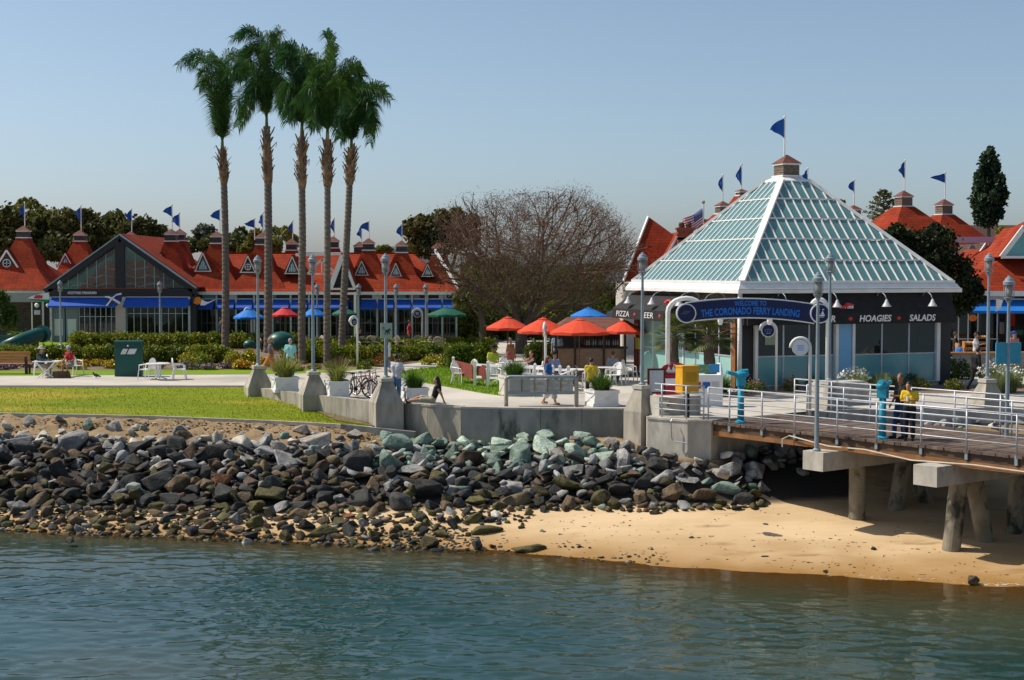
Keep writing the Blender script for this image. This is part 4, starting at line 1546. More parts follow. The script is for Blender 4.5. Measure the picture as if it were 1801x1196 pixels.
# white A-frame porch in the middle of the row
pf = thing('porch_gable', 'white A-frame porch with a black triangle standing proud of the shop row', 'porch', (x_at(602, 97), 97, 0))
def PL(u, v, y, th_):
 p = D(u, v, y)
 return (p.x - th_.location.x, y - th_.location.y, p.z)
q = [PL(581, 507, 97, pf), PL(624, 507, 97, pf), PL(602, 450, 97, pf)]
part('rafter', MB().beam(q[0], q[2], .3, .28, (0, 1, 0)), WHITE, pf)
part('rafter', MB().beam(q[1], q[2], .18, .26, (0, 1, 0)), WHITE, pf)
part('infill', MB().prism([(q[0][0], q[0][2]), (q[1][0], q[1][2]), (q[2][0], q[2][2] - .1)], .1, Matrix.Translation((0, .25, 0))), DARK, pf)
part('beam', MB().box((0, .0, 3.52), (1.75, .3, .12)), WHITE, pf)
part('beam', MB().box((0, .0, 3.22), (1.95, .34, .14)), WHITE, pf)
part('panel', MB().box((0, .08, 3.37), (1.5, .2, .19)), ROOF, pf)
for xx in (-.85, .85):
 part('post', MB().box((xx, 0, 1.57), (.16, .16, 3.14)), WHITE, pf)
part('roof', MB().plate([(q[0][0], .2, q[0][2]), (q[2][0], .2, q[2][2]), (q[2][0], 4, q[2][2]), (q[0][0], 4, q[0][2])], .08), ROOF, pf)
part('roof', MB().plate([(q[1][0], .2, q[1][2]), (q[1][0], 4, q[1][2]), (q[2][0], 4, q[2][2]), (q[2][0], .2, q[2][2])], .08), ROOF, pf)
tr_ = thing('roof_truss', 'white timber truss framework above the shop row left of the A-frame porch', 'truss', (x_at(565, 98.5), 98.5, 0))
for (a, b, wd) in (((520, 448), (600, 446), .2), ((540, 482), (566, 456), .1), ((566, 456), (590, 480), .1), ((540, 482), (592, 481), .09), ((566, 456), (566, 482), .07), ((545, 478), (575, 450), .06)):
 part('strut', MB().beam(PL(*a, 98.5, tr_), PL(*b, 98.5, tr_), wd, .12, (0, 1, 0)), WHITE, tr_)
# --- glass gable shop
gy0 = 97.0
gs = thing('gable_shop', 'dark gabled shop with a glazed triangular front over two blue awnings', 'building', (x_at(213, gy0), gy0, 0))
ap, le, re_ = PL(213, 416, gy0, gs), PL(80, 510, gy0, gs), PL(346, 510, gy0, gs)
dpth = 12.0
def clip_poly(poly, a, b):
 """keep the part of a 2D polygon left of the line a->b"""
 out_ = []
 for i in range(len(poly)):
  p, q_ = poly[i], poly[(i + 1) % len(poly)]
  sp = (b[0] - a[0]) * (p[1] - a[1]) - (b[1] - a[1]) * (p[0] - a[0])
  sq = (b[0] - a[0]) * (q_[1] - a[1]) - (b[1] - a[1]) * (q_[0] - a[0])
  if sp >= 0:
   out_.append(p)
  if sp * sq < 0:
   t_ = sp / (sp - sq)
   out_.append((p[0] + (q_[0] - p[0]) * t_, p[1] + (q_[1] - p[1]) * t_))
 return out_
zb_ = le[2] + .12
for sgn, e_ in ((-1, le), (1, re_)):
 part('rafter', MB().beam((e_[0], 0, e_[2] - .12), (0, 0, ap[2] - .12), .42, .3, (0, 1, 0)), DARK, gs)
 part('verge_board', MB().beam((e_[0], -.08, e_[2] + .12), (0, -.08, ap[2] + .12), .08, .3, (0, 1, 0)), GALV, gs)
 if sgn < 0:
  part('added_skylight', MB().plate([(e_[0], .2, e_[2] + .15), (0, .2, ap[2] + .15), (0, 5, ap[2] + .15), (e_[0], 5, e_[2] + .15)], .04), glassmat('added_skylight_glass', (.3, .4, .4), thru=.8), gs)  # opening added to let sunlight onto the coloured panels inside
 part('roof', MB().plate([(e_[0], 5, e_[2] + .15), (0, 5, ap[2] + .15), (0, dpth, ap[2] + .15), (e_[0], dpth, e_[2] + .15)] if sgn < 0 else
       [(e_[0], .2, e_[2] + .15), (e_[0], dpth, e_[2] + .15), (0, dpth, ap[2] + .15), (0, .2, ap[2] + .15)], .1), ROOF, gs)
 # glazing strips clipped by the rafters
 w_ = .62
 for i in range(8):
  xa, xb = sgn * (.36 + i * w_), sgn * (.36 + (i + 1) * w_ - .04)
  if xa > xb:
   xa, xb = xb, xa
  poly = [(xa, zb_), (xb, zb_), (xb, 9), (xa, 9)]
  A1, B1 = (e_[0] * .92, e_[2] - .05), (0, ap[2] - .5)
  poly = clip_poly(poly, B1, A1) if sgn < 0 else clip_poly(poly, A1, B1)
  if len(poly) >= 3 and max(p[1] for p in poly) - zb_ > .12:
   part('pane', MB().prism(poly, .02, Matrix.Translation((0, .1, 0))), GABG, gs)
   xm = sgn * (.36 + i * w_ - .02)
   hh = (ap[2] - .5) + (e_[2] - .05 - ap[2] + .5) * abs(xm) / abs(e_[0] * .92)
   part('mullion', MB().box((xm, .08, (zb_ + hh) / 2), (.045, .08, max(.1, hh - zb_))), GALV, gs)
part('king_post', MB().box((0, 0, (zb_ + ap[2] - .4) / 2), (.62, .34, ap[2] - .4 - zb_)), DARK, gs)
part('header', MB().box((0, 0, 3.28), (re_[0] - le[0] - .5, .3, .5)), DARK, gs)
RREFL = mat('red_reflection', (.50, .085, .035), .8, c2=(.36, .06, .03), ns=1.5)
part('reflection_panel', MB().plate([(-3.1, .9, 3.45), (3.1, .9, 3.45), (1.6, 2.4, 5.3), (-1.6, 2.4, 5.3)], .08), RREFL, gs)  # coloured panels and wavy white tubes imitate reflections in the glazing
part('reflection_panel', MB().plate([(-4.6, 1.3, 3.45), (4.6, 1.3, 3.45), (0, 4.3, 6.8)], .08), mat('teal_reflection', (.10, .34, .30), .6, c2=(.05, .2, .18), ns=1.2), gs)
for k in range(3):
 part('reflection_streak', MB().tube([(x * .5, .85 + .35 * k + (x * .5 if x > 0 else -x * .5) * .0, 3.75 + .55 * k + .12 * sin(x * 2.1 + k)) for x in range(-7 + 2 * k, 8 - 2 * k)], .05, 5), WHITE, gs)
part('wall', MB().box((le[0] + .3, dpth / 2, 1.6), (.2, dpth - .3, 3.2)), DARK, gs)
part('wall', MB().box((re_[0] - .3, dpth / 2, 1.6), (.2, dpth - .3, 3.2)), DARK, gs)
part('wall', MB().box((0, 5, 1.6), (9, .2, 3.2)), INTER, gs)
xs_ = lambda u: x_at(u, gy0) - gs.location.x
awning(gs, xs_(91), xs_(208), -.02, 2.95, 2.3, .8)
awning(gs, xs_(222), xs_(336), -.02, 2.95, 2.3, .8)
shopfront(gs, xs_(139), xs_(205), .1, 0, 3.0, step=.36, rail=1.7, frame=RAIL, seed=5)
shopfront(gs, xs_(223), xs_(333), .1, 0, 3.0, step=.46, rail=1.9, frame=RAIL, seed=6)
for (a, b) in ((92, 113), (115, 137)):
 xa, xb = xs_(a), xs_(b)
 d = part('door', MB().box(((xa + xb) / 2, .1, 1.45), (xb - xa, .06, 2.9)), mat('door_blue_grey', (.16, .2, .26), .4), gs)
 part('poster', MB().box(((xa + xb) / 2, .05, 1.0), ((xb - xa) * .7, .02, 1.1)), PAPER, d)
part('column', MB().box((xs_(213), -.06, 1.5), (.5, .3, 3.0)), mat('pink_paint', (.5, .4, .42), .5), gs)
for u in (206.5, 220.5, 91, 334):
 part('column', MB().box((xs_(u), -.1, 1.5), (.14, .2, 3.0)), RAIL, gs)
part('pier_wall', MB().box((xs_(341), -.02, 1.5), (.42, .3, 3.0)), DARK, gs)
goods(gs, -4, 4, .7, 3, 2.3, 8, n=60)
sb = part('sign_board', MB().box((xs_(147), -.2, z_at(515, gy0)), (1.78, .05, .26)), mat('board_charcoal', (.07, .075, .085), .5), gs)
me = text_mesh('SCOTTISH TREASURES', .19, SWHITE, bold=.003)
o = link('lettering', me, sb, (xs_(147), -.235, z_at(515, gy0)))
# covered link at the far left of the gable shop
lk = thing('covered_walk', 'dark covered walkway with white posts left of the glass gable shop', 'walkway', (x_at(40, 98), 98, 0))
part('band', MB().box((0, 0, z_at(523, 98)), (3.4, .1, .62)), mat('grey_band', (.25, .27, .27), .6), lk)
part('post', MB().box((1.4, -.1, 1.6), (.12, .12, 3.2)), RAIL, lk)
part('post', MB().box((.65, -.1, 1.3), (.07, .07, 2.6)), WHITE, lk)
part('wall', MB().box((0, 2, 1.5), (4.5, .2, 3.0)), SHINGLE, lk)
part('notice', MB().box((1.0, -.12, 1.95), (.4, .04, .3)), RAIL, lk)
for xx in (1.0, 1.75):
 part('globe_lamp', MB().ball((xx, -.15, 2.42), .16, 10, 8), WHITE2, lk, smooth=True)
flags = [(44, 357, 408, 103, 8, 24, 'over the far left cupola'), (143, 362, 410, 110, 10, 26, 'over the cupola left of the glass gable'),
   (232, 368, 411, 111, 11, 20, 'peeping over the glass gable apex'), (303, 361, 409, 101, 15, 18, 'over the first cupola right of the glass gable'),
   (316, 375, 411, 105.5, 16, 22, 'on the half hidden cupola behind the first one'), (387, 368, 415, 101, 18, 18, 'beside the first palm trunk'),
   (448, 385, 421, 105, 18, 14, 'between the first and second palms'), (463, 375, 421, 101, 8, 24, 'touching the second palm trunk'),
   (515, 389, 429, 105.5, 7, 20, 'between the second and third palms'), (588, 384, 425, 104.5, 6, 24, 'between the fourth and fifth palms'),
   (636, 398, 435, 104.5, 8, 20, 'right of the fifth palm, lower of two'), (649, 389, 429, 101, 17, 16, 'right of the fifth palm, taller of two'),
   (707, 395, 434, 101, 10, 20, 'at the right end of the shop row')]
for i, (u, vt, vb, y, wp, hp, lab) in enumerate(flags):
 flagpole('blue triangular pennant ' + lab, u, vt, vb, y, wp, hp, i, ang=(.3, -.2, .5)[i % 3])
# =================================================================== GLASS ROOFED PAVILION
kz = atan2(.348, .937)
KC = Vector((8.96, 57.8, 0))
kk = thing('cafe_pavilion', 'square cafe pavilion with white framed glass pyramid roof, black awnings and teal panels', 'building', KC, kz)
W = 9.85
ZB, ZT_, HT = 4.28, 8.6, .67
mid = W / 2
def face_pt(fi, a, b, out_=0):
 """point on roof face fi: a metres along the eave, b 0..1 up the slope"""
 d = b * (mid - HT)
 z = ZB + b * (ZT_ - ZB)
 nz = out_ * .7
 dd = d - out_ * .7
 if fi == 0:
  return Vector((a, dd, z + nz))
 if fi == 1:
  return Vector((W - dd, a, z + nz))
 if fi == 2:
  return Vector((W - a, W - dd, z + nz))
 return Vector((dd, W - a, z + nz))
NC, NR = 23, 5
cw = W / NC
for fi in range(4):
 for j in range(NR):
  b0, b1 = j / NR + .006, (j + 1) / NR - .006
  for i in range(NC):
   a0, a1 = i * cw + .02, (i + 1) * cw - .02
   poly = [(a0, b0), (a1, b0), (a1, b1), (a0, b1)]
   sl = mid - HT
   poly = clip_poly(poly, (1, 1), (0, 0))if False else poly
   # left hip a = b*sl ; right hip a = W - b*sl
   pl = clip_poly(poly, (sl, 1), (0, 0))
   if len(pl) < 3:
    pl = []
   if pl:
    pl = clip_poly(pl, (W, 0), (W - sl, 1))
   if len(pl) < 3:
    continue
   cx_ = sum(p[0] for p in pl) / len(pl)
   if not (min(p[0] for p in pl) >= -.01):
    continue
   pts = [face_pt(fi, p[0], p[1]) for p in pl]
   ar = sum((pts[k] - pts[0]).cross(pts[(k + 1) % len(pts)] - pts[0]).length for k in range(1, len(pts) - 1))
   if ar < .02:
    continue
   mb = MB()
   mb.add(pts, [tuple(range(len(pts)))])
   part('pane', mb, ROOFG, kk)
 for i in range(1, NC):
  a = i * cw
  bt = min(1, min(a, W - a) / (mid - HT))
  part('glazing_bar', MB().beam(face_pt(fi, a, 0, .02), face_pt(fi, a, bt - .01, .02), .05, .05, (0, 0, 1)), WHITE, kk)
 for j in range(1, NR):
  b = j / NR
  d = b * (mid - HT)
  part('cross_bar', MB().beam(face_pt(fi, d, b, .035), face_pt(fi, W - d, b, .035), .055, .05), WHITE, kk)
 part('hip_rafter', MB().beam(face_pt(fi, 0, 0, .03), face_pt(fi, mid - HT, 1, .03), .26, .12), WHITE, kk)
# eave: trim, cove, band
for (o0, o1, z0, z1) in ((.10, .10, 4.2, 4.33), (.28, .14, 3.98, 4.2), (.30, .30, 3.84, 3.98)):
 mb = MB()
 hip4(mb, -o0, W + o0, -o0, W + o0, z0, -o1, W + o1, -o1, W + o1, z1, th=0)
 me = mb.mesh('eave', WHITE)
 bm = bmesh.new()
 bm.from_mesh(me)
 bm.faces.ensure_lookup_table()
 bmesh.ops.delete(bm, geom=[f for f in bm.faces if abs(f.normal.z) > .99 and f.calc_center_median().z > z1 - .01], context='FACES')
 bm.to_mesh(me)
 bm.free()
 part('eave', me, WHITE, kk)
part('gutter', MB().tube([(W + .28, -.32, 4.0), (.2, -.33, 4.0), (-.28, -.32, 4.0)], .02, 6), CHROME, kk)
mb = MB()
hip4(mb, mid - HT - .08, mid + HT + .08, mid - HT - .08, mid + HT + .08, 8.58, mid - .42, mid + .42, mid - .42, mid + .42, 8.76, th=.05)
part('ridge_collar', mb, WHITE, kk)
cupola(kk, (mid, mid, 8.76), .78, .54, .38, wall=LOUV)
# walls: x-side (C to R) faces the pier, y-side (C to L) faces the palms
part('wall_base', MB().box((W / 2, W / 2, .08), (W - .2, W - .2, .16)), CONC, kk)
for (x, y, s1, s2, m) in ((0.3, 0.3, .5, .5, DARK), (W - .25, .25, .5, .5, DARK), (.25, W - .25, .5, .5, BRICK), (W - .25, W - .25, .5, .5, DARK)):
 part('corner_pier', MB().box((x, y, 1.92), (s1, s2, 3.84)), m, kk)
part('corner_post', MB().tube([(-.12, -.12, 0), (-.12, -.12, 3.9)], .09, 12), WHITE, kk, smooth=True)
part('header', MB().box((W / 2, .12, 3.25), (W - 1, .2, 1.18)), DARK, kk)
part('header', MB().box((.12, W / 2, 3.25), (.2, W - 1, 1.18)), SHINGLE, kk)
part('header', MB().box((W / 2, W - .12, 3.25), (W - 1, .2, 1.18)), DARK, kk)
part('header', MB().box((W - .12, W / 2, 3.25), (.2, W - 1, 1.18)), DARK, kk)
def win_run(x0, x1, n, axis, y, lower=TEALG, upper=GLASS, zs=(.18, 1.34, 2.66), fr=RAIL):
 st = (x1 - x0) / n
 for i in range(n):
  xc = x0 + st * (i + .5)
  for (za, zb2, m, nm) in ((zs[0], zs[1], lower, 'panel'), (zs[1], zs[2], upper, 'pane')):
   c = (xc, y, (za + zb2) / 2) if axis == 0 else (y, xc, (za + zb2) / 2)
   s_ = (st - .07, .03, zb2 - za - .05) if axis == 0 else (.03, st - .07, zb2 - za - .05)
   part(nm, MB().box(c, s_), m, kk)
 for i in range(n + 1):
  xc = x0 + st * i
  c = (xc, y, (zs[0] + zs[2]) / 2) if axis == 0 else (y, xc, (zs[0] + zs[2]) / 2)
  part('mullion', MB().box(c, (.07, .09, zs[2] - zs[0]) if axis == 0 else (.09, .07, zs[2] - zs[0])), fr, kk)
 for zz in (zs[0], zs[1], zs[2]):
  c = ((x0 + x1) / 2, y - .004, zz) if axis == 0 else (y - .004, (x0 + x1) / 2, zz)
  part('transom', MB().box(c, (x1 - x0, .08, .05) if axis == 0 else (.08, x1 - x0, .05)), fr, kk)
win_run(.74, 4.25, 3, 0, .05)
win_run(5.2, 9.1, 3, 0, .05)
part('white_pilaster', MB().box((.66, .0, 1.42), (.14, .16, 2.5)), WHITE, kk)
part('white_pilaster', MB().box((4.34, .0, 1.42), (.14, .16, 2.5)), WHITE, kk)
part('blue_door', MB().box((4.75, .02, 1.42), (.58, .08, 2.48)), mat('pale_blue_paint', (.18, .42, .7), .4), kk)
part('white_pilaster', MB().box((5.12, .0, 1.42), (.12, .16, 2.5)), WHITE, kk)
part('white_pilaster', MB().box((9.2, .0, 1.42), (.16, .16, 2.5)), WHITE, kk)
win_run(.8, 4.9, 4, 1, .05, lower=MINT, upper=GLASS)
win_run(5.0, 9.4, 3, 1, .05, lower=MINT, upper=MINT, fr=WHITE)
part('wood_panel', MB().box((.03, .62, 1.4), (.06, .34, 2.5)), mat('varnished_wood', (.3, .12, .04), .5, c2=(.2, .07, .02), ns=6), kk)
win_run(.8, 9, 5, 0, W - .05, lower=INTER)
win_run(.8, 9, 5, 1, W - .05, lower=INTER)
part('counter', MB().box((5, 5.5, .6), (4.5, .8, 1.1)), mat('counter_laminate', (.12, .12, .13), .4), kk)
part('counter', MB().box((3, 7.5, .9), (3.5, .7, 1.7)), mat('menu_case', (.3, .3, .28), .4), kk)
for i in range(4):
 part('ceiling_lamp', MB().lathe([(.05, 0), (.2, -.2), (.22, -.22)], 10, (1.6 + 2.1 * i, 2.2, 2.6)), WHITE2, kk)
# awnings with lettering
RDOT = mat('logo_red', (.55, .03, .03), .5)
def kawn(a0, a1, axis, out_, z1=3.8, zv=3.02, z0=2.6):
 if axis == 0:
  f = lambda a, o_, z: (a, -o_, z)
 else:
  f = lambda a, o_, z: (-o_, a, z)
 d = part('awning', MB().plate([f(a0, .02, z1), f(a0, out_, zv), f(a1, out_, zv), f(a1, .02, z1)], .03), BLACK, kk)
 part('valance', MB().plate([f(a0, out_ + .01, zv + .01), f(a0, out_ + .01, z0), f(a1, out_ + .01, z0), f(a1, out_ + .01, zv + .01)], .025), BLACK, d)
 for a in (a0 + .015, a1 - .015):
  part('awning_side', MB().plate([f(a, .02, z1), f(a, out_, zv), f(a, out_, z0), f(a, .02, z0)], .02), BLACK, d)
 return d
d0 = kawn(.05, W - .1, 0, .42)
d1 = kawn(4.3, W + .1, 1, 1.0, z1=3.7)
for s_, x in (('BEER', 3.6), ('HOAGIES', 5.85), ('SALADS', 8.1)):
 o = link('lettering', text_mesh(s_, .36, SWHITE, bold=.008, shear=.15), d0, (x, -.455, 2.8))
for x in (4.7, 6.98):
 part('logo_dot', MB().ball((x, -.45, 2.81), (.1, .02, .075), 12, 6), RDOT, d0)
lg = MB()
for k in range(7):
 a = k / 6
 lg.ball((4.1 + .85 * a, -.26 - .08 * sin(a * 3), 3.33 + .07 * cos(a * 9)), (.16, .03, .05), 8, 5)
part('logo', lg, RDOT, d0)
o = link('lettering', text_mesh('Pizza', .2, SWHITE, bold=.004, shear=.3), d0, (4.7, -.33, 3.28))
for s_, y in (('PIZZA', 8.85), ('BEER', 6.35)):
 o = link('lettering', text_mesh(s_, .36, SWHITE, bold=-.002, shear=.12, fit={'PIZZA': 1.35, 'BEER': 1.2}[s_]), d1, (-1.035, y, 2.8), -pi / 2)
for y in (7.6, 5.12):
 part('logo_dot', MB().ball((-1.03, y, 2.81), (.02, .1, .075), 12, 6), RDOT, d1)
lg = MB()
for k in range(6):
 a = k / 5
 lg.ball((-.55, 4.7 + .8 * a, 3.42 + .05 * cos(a * 9)), (.06, .16, .06), 8, 5)
part('logo', lg, RDOT, d1)
def gooseneck(x, y, dx, dy):
 """wall lamp with a swan neck reaching out over the awning"""
 pts = []
 for k in range(9):
  a = pi * k / 8
  pts.append((x + dx * (.05 + .35 * (1 - cos(a)) / 2 * 1.9), y + dy * (.05 + .35 * (1 - cos(a)) / 2 * 1.9), 3.62 + .3 * sin(a) ** .8 + (-.02 * k)))
 g_ = part('wall_lamp', MB().tube(pts, .02, 6), GALV, kk, smooth=True)
 ex, ey, ez = pts[-1]
 part('shade', MB().lathe([(.03, .12), (.06, .06), (.09, -.02), (.19, -.16), (.2, -.18)], 12, (ex, ey, ez)), mat('lamp_shade_grey', (.5, .52, .54), .35), g_, smooth=True)
for x in (1.6, 3.9, 6.2, 8.4):
 gooseneck(x, 0, 0, -1)
for y in (1.2, 3.4, 6.0, 8.4):
 gooseneck(0, y, -1.35, 0)
part('meter_box', MB().box((-.02, 9.3, 1.45), (.2, .3, .5)), mat('meter_yellow', (.6, .5, .08), .5), kk)
part('notice', MB().box((-.02, 9.5, 2.1), (.03, .25, .45)), mat('notice_pink', (.7, .55, .55), .5), kk)
part('notice', MB().box((1.35, .01, 2.05), (.55, .02, .5)), mat('notice_green', (.35, .42, .3), .5, c2=(.2, .25, .18), ns=12), kk)
tp = kk.matrix_world @ Vector((0, 0, 0))
apex = KC + Matrix.Rotation(kz, 4, 'Z') @ Vector((mid, mid, 0))
flagpole('large blue pennant flying above the glass pyramid roof', 1379.5, 207, 277, apex.y, 27, 32, 40, ang=.25)
# =================================================================== BUILDINGS BEHIND
def pavilion(label, u, y, v_top, half, ze, cup_v, dorms=(), rz=0.35, cs=.9, roof=ROOF, walls=True):
 """pyramid-roofed building whose cupola stands at photo column u"""
 c = D(u, v_top, y)
 t = thing('pavilion', label, 'building', (c.x, y, 0), rz)
 mb = MB()
 hip4(mb, -half, half, -half, half, ze, -cs * .55, cs * .55, -cs * .55, cs * .55, c.z, th=.2)
 part('roof', mb, roof, t)
 for sx_ in (-1, 1):
  part('fascia', MB().box((sx_ * (half + .03), 0, ze - .12), (.05, 2 * half, .24)), WHITE, t)
  part('fascia', MB().box((0, sx_ * (half + .03), ze - .12), (2 * half + .1, .05, .24)), WHITE, t)
 if walls:
  part('wall', MB().box((0, 0, (ze - .2) / 2), (2 * half - .8, 2 * half - .8, ze - .2)), SHINGLE, t)
 z1 = z_at(cup_v, y, u)
 cupola(t, (0, 0, c.z), cs * .85, (z1 - c.z) * .6, (z1 - c.z) * .36, wall=LOUV)
 return t
pavilion('large red pyramid roof with a louvred cupola right of the glass pavilion', 1589, 92, 364, 5.6, 3.6, 335, rz=.36)
pavilion('second red pyramid roof with cupola, farther right and partly behind the ficus tree', 1660, 96, 378, 4.8, 3.8, 350, rz=.36)
pavilion('red roof whose cupola shows just behind the right slope of the glass roof', 1501, 90, 382, 4.2, 3.8, 361, rz=.36, cs=.75)
pavilion('red roof whose cupola shows behind the left slope of the glass roof', 1271, 86, 377, 3.6, 3.8, 354, rz=.36, cs=.75)
pavilion('red roof hidden behind the glass pyramid with only its cupola tip showing', 1304, 92, 345, 3.4, 3.8, 333, rz=.36, cs=.6)
for (u, vt, vb, y, wp, hp, lab, s) in ((1271, 309, 355, 86, 8, 26, 'left of the glass pyramid, lower of two', 50), (1304, 290, 334, 92, 9, 34, 'left of the glass pyramid, taller of two', 51),
          (1420, 297, 350, 92, 9, 22, 'just right of the glass pyramid apex', 52), (1502, 317, 362, 90, 12, 18, 'over the small cupola beside the right glass slope', 53),
          (1591, 283, 336, 92, 11, 28, 'over the large red pyramid roof', 54), (1662, 304, 351, 96, 26, 15, 'streaming over the second red pyramid roof', 55)):
 flagpole('blue triangular pennant ' + lab, u, vt, vb, y, wp, hp, s, ang=.2)
# steep red roof left of the pavilion
y_ = 84
st_ = thing('steep_roofed_building', 'building with a tall steep dark red roof and white trimmed dormer beside the bare tree', 'building', (x_at(1160, y_), y_, 0), 0)
pA, pL, pR = PL(1143, 381, y_, st_), PL(1094, 494, y_, st_), PL(1290, 494, y_, st_)
vs = [(pL[0], -1.5, pL[2]), (pR[0], -1.5, pR[2]), (pR[0], 9, pR[2]), (pL[0] + 2.6, 9, pL[2]), (pA[0], .6, pA[2]), (pA[0] + 1.6, 6, pA[2] - .9)]
mb = MB().add(vs, [(0, 1, 4), (1, 2, 5, 4), (2, 3, 5), (3, 0, 4, 5), (0, 3, 2, 1)])
part('roof', mb, ROOF, st_)
part('wall', MB().box(((pL[0] + pR[0]) / 2, 3.8, pL[2] / 2 - .1), (pR[0] - pL[0] - .5, 9.5, pL[2] - .1)), BUILDW, st_)
part('verge_board', MB().beam((pL[0] - .03, -1.52, pL[2]), (pA[0] - .03, .58, pA[2]), .09, .16), WHITE, st_)
dd = part('dormer', MB().prism([(.25, z_at(447, y_)), (1.5, z_at(455, y_)), (.95, z_at(413, y_))], 3, Matrix.Translation((0, -.2, 0))), LILAC, st_)
part('dormer_roof', MB().plate([(.1, -1.8, z_at(452, y_)), (.92, -1.8, z_at(409, y_)), (.92, 2.4, z_at(409, y_)), (.1, 2.4, z_at(452, y_))], .06), ROOF, dd)
part('trim', MB().beam((.12, -1.84, z_at(453, y_)), (.92, -1.84, z_at(410, y_)), .1, .1, (0, 1, 0)), WHITE, dd)
part('trim', MB().beam((.92, -1.84, z_at(410, y_)), (1.55, -1.84, z_at(448, y_)), .1, .1, (0, 1, 0)), WHITE, dd)
y_ = 82
ch = thing('chimney', 'round topped red brick chimney under the striped flag', 'chimney', (x_at(1204, y_), y_, 0))
zt = z_at(404, y_)
part('stack', MB().box((0, 0, zt / 2), (.85, .7, zt)), BRICK, ch)
for dz_, k in ((-.55, 1.0), (-.3, 1.12), (.0, 1.22)):
 part('corbel', MB().box((0, 0, zt + dz_ + .05), (.85 * k, .7 * k, .12)), BRICK, ch)
for xx in (-.2, .2):
 part('pot', MB().lathe([(.14, 0), (.17, .2), (.13, .3)], 12, (xx, 0, zt + .1)), ROOFB, ch)
# flag with stripes
y_ = 85
fl = thing('striped_flag', 'red and white striped flag with a blue starred corner on a tall white pole', 'flag', (x_at(1236, y_), y_, 0))
zt = z_at(358, y_)
part('pole', MB().tube([(0, 0, 0), (0, 0, zt)], [.07, .045], 8), WHITE, fl)
part('finial', MB().ball((0, 0, zt + .08), .1, 8, 6), mat('gold_finial', (.5, .4, .15), .3, metal=.8), fl)
SRED = mat('flag_red', (.45, .02, .04), .7)
SNAV = mat('flag_navy', (.02, .04, .2), .7)
def fpt(a, b):
 """a along the fly, b down the hoist; returns the point on the waving cloth"""
 x = -.05 - a * 1.15
 z = zt - .25 - b * .95 - a * .75 - .12 * sin(a * 5) * a
 y = .16 * sin(a * 6 + b) * a
 return Vector((x, y, z))
def cloth(a0, a1, b0, b1, th=.012, n=6, off=0):
 mb = MB()
 for i in range(n):
  p, q = a0 + (a1 - a0) * i / n, a0 + (a1 - a0) * (i + 1) / n
  vs = []
  for yy in (off, off + th):
   for (a, b) in ((p, b0), (q, b0), (q, b1), (p, b1)):
    c = fpt(a, b)
    vs.append((c.x, c.y + yy, c.z))
  mb.add(vs, [(0, 3, 2, 1), (4, 5, 6, 7), (0, 1, 5, 4), (2, 3, 7, 6)])
 return mb
for k in range(13):
 part('stripe', cloth(0 if k > 6 else .42, 1, k / 13, (k + 1) / 13), SRED if k % 2 == 0 else SWHITE, fl, smooth=True)
cn = part('canton', cloth(0, .42, 0, 7 / 13, n=4), SNAV, fl, smooth=True)
st = MB()
for i in range(5):
 for j in range(6):
  c = fpt(.04 + j * .065, .05 + i * .1)
  st.ball((c.x, c.y - .01, c.z), .018, 5, 4)
part('star', st, SWHITE, cn, kind='stuff')
# right hand shops
y_ = 76
rb = thing('shop_building', 'large red roofed shop at the right edge with a white gable and bright blue awning', 'building', (x_at(1760, y_), y_, 0), 0)
ze = 3.68
xl, xr = x_at(1684, y_) - rb.location.x, 12
mb = MB()
hip4(mb, xl, xr + 4, -.4, 14, ze, 6.0, 10, 6.4, 7.5, 8.6)
part('roof', mb, ROOF, rb)
part('fascia', MB().box(((xl + xr) / 2, -.43, ze - .13), (xr - xl, .06, .26)), WHITE, rb)
part('header', MB().box(((xl + xr) / 2, .1, ze - .42), (xr - xl - .4, .2, .4)), SHINGLE, rb)
part('name_board', MB().box((x_at(1757, y_) - rb.location.x, -.12, 3.42), (1.0, .04, .26)), mat('board_rose', (.6, .4, .38), .5, c2=(.7, .65, .6), ns=8), rb)
xa0 = x_at(1668, y_) - rb.location.x
dd = awning(rb, xa0, 12, -.02, 3.22, 2.55, 1.0, m=BLUEB)
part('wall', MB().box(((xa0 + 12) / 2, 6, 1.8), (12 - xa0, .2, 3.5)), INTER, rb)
part('floor', MB().box(((xa0 + 12) / 2, 3, .06), (12 - xa0, 7, .1)), CONC, rb)
shopfront(rb, xa0 + .1, xa0 + 2.6, .3, 0, 3.1, step=.5, frame=WHITE, seed=3)
goods(rb, xa0 + .3, 6, 1.5, 4, 2.4, 77, n=45)
for u in (1723, 1728, 1763):
 part('post', MB().box((x_at(u, y_) - rb.location.x, -.6, 1.4), (.13, .13, 2.8)), DARK, rb)
rbx = rb.location.x
g0, g1, g2 = PL(1768, 452, y_, rb), PL(1850, 452, y_, rb), PL(1809, 398, y_, rb)
dg = part('dormer', MB().prism([(g0[0], g0[2]), (g1[0], g1[2]), (g2[0], g2[2])], 3, Matrix.Translation((0, 2.4, 0))), ROOF, rb)
part('pane', MB().prism([(g0[0] + .35, g0[2] + .1), (g1[0] - .35, g0[2] + .1), (g2[0], g2[2] - .3)], .04, Matrix.Translation((0, .85, 0))), TEALG, dg)
part('trim', MB().beam((g0[0], .6, g0[2]), (g2[0], .6, g2[2]), .24, .14, (0, 1, 0)), WHITE, dg)
part('trim', MB().beam((g1[0], .6, g1[2]), (g2[0], .6, g2[2]), .24, .14, (0, 1, 0)), WHITE, dg)
part('trim', MB().box(((g0[0] + g1[0]) / 2, .58, g0[2]), (g1[0] - g0[0], .14, .14)), WHITE, dg)
y_ = 84
bg_ = thing('gable_wing', 'brown shingled gable with white bargeboards under a lilac beam behind the ficus', 'building', (x_at(1730, y_), y_, 0))
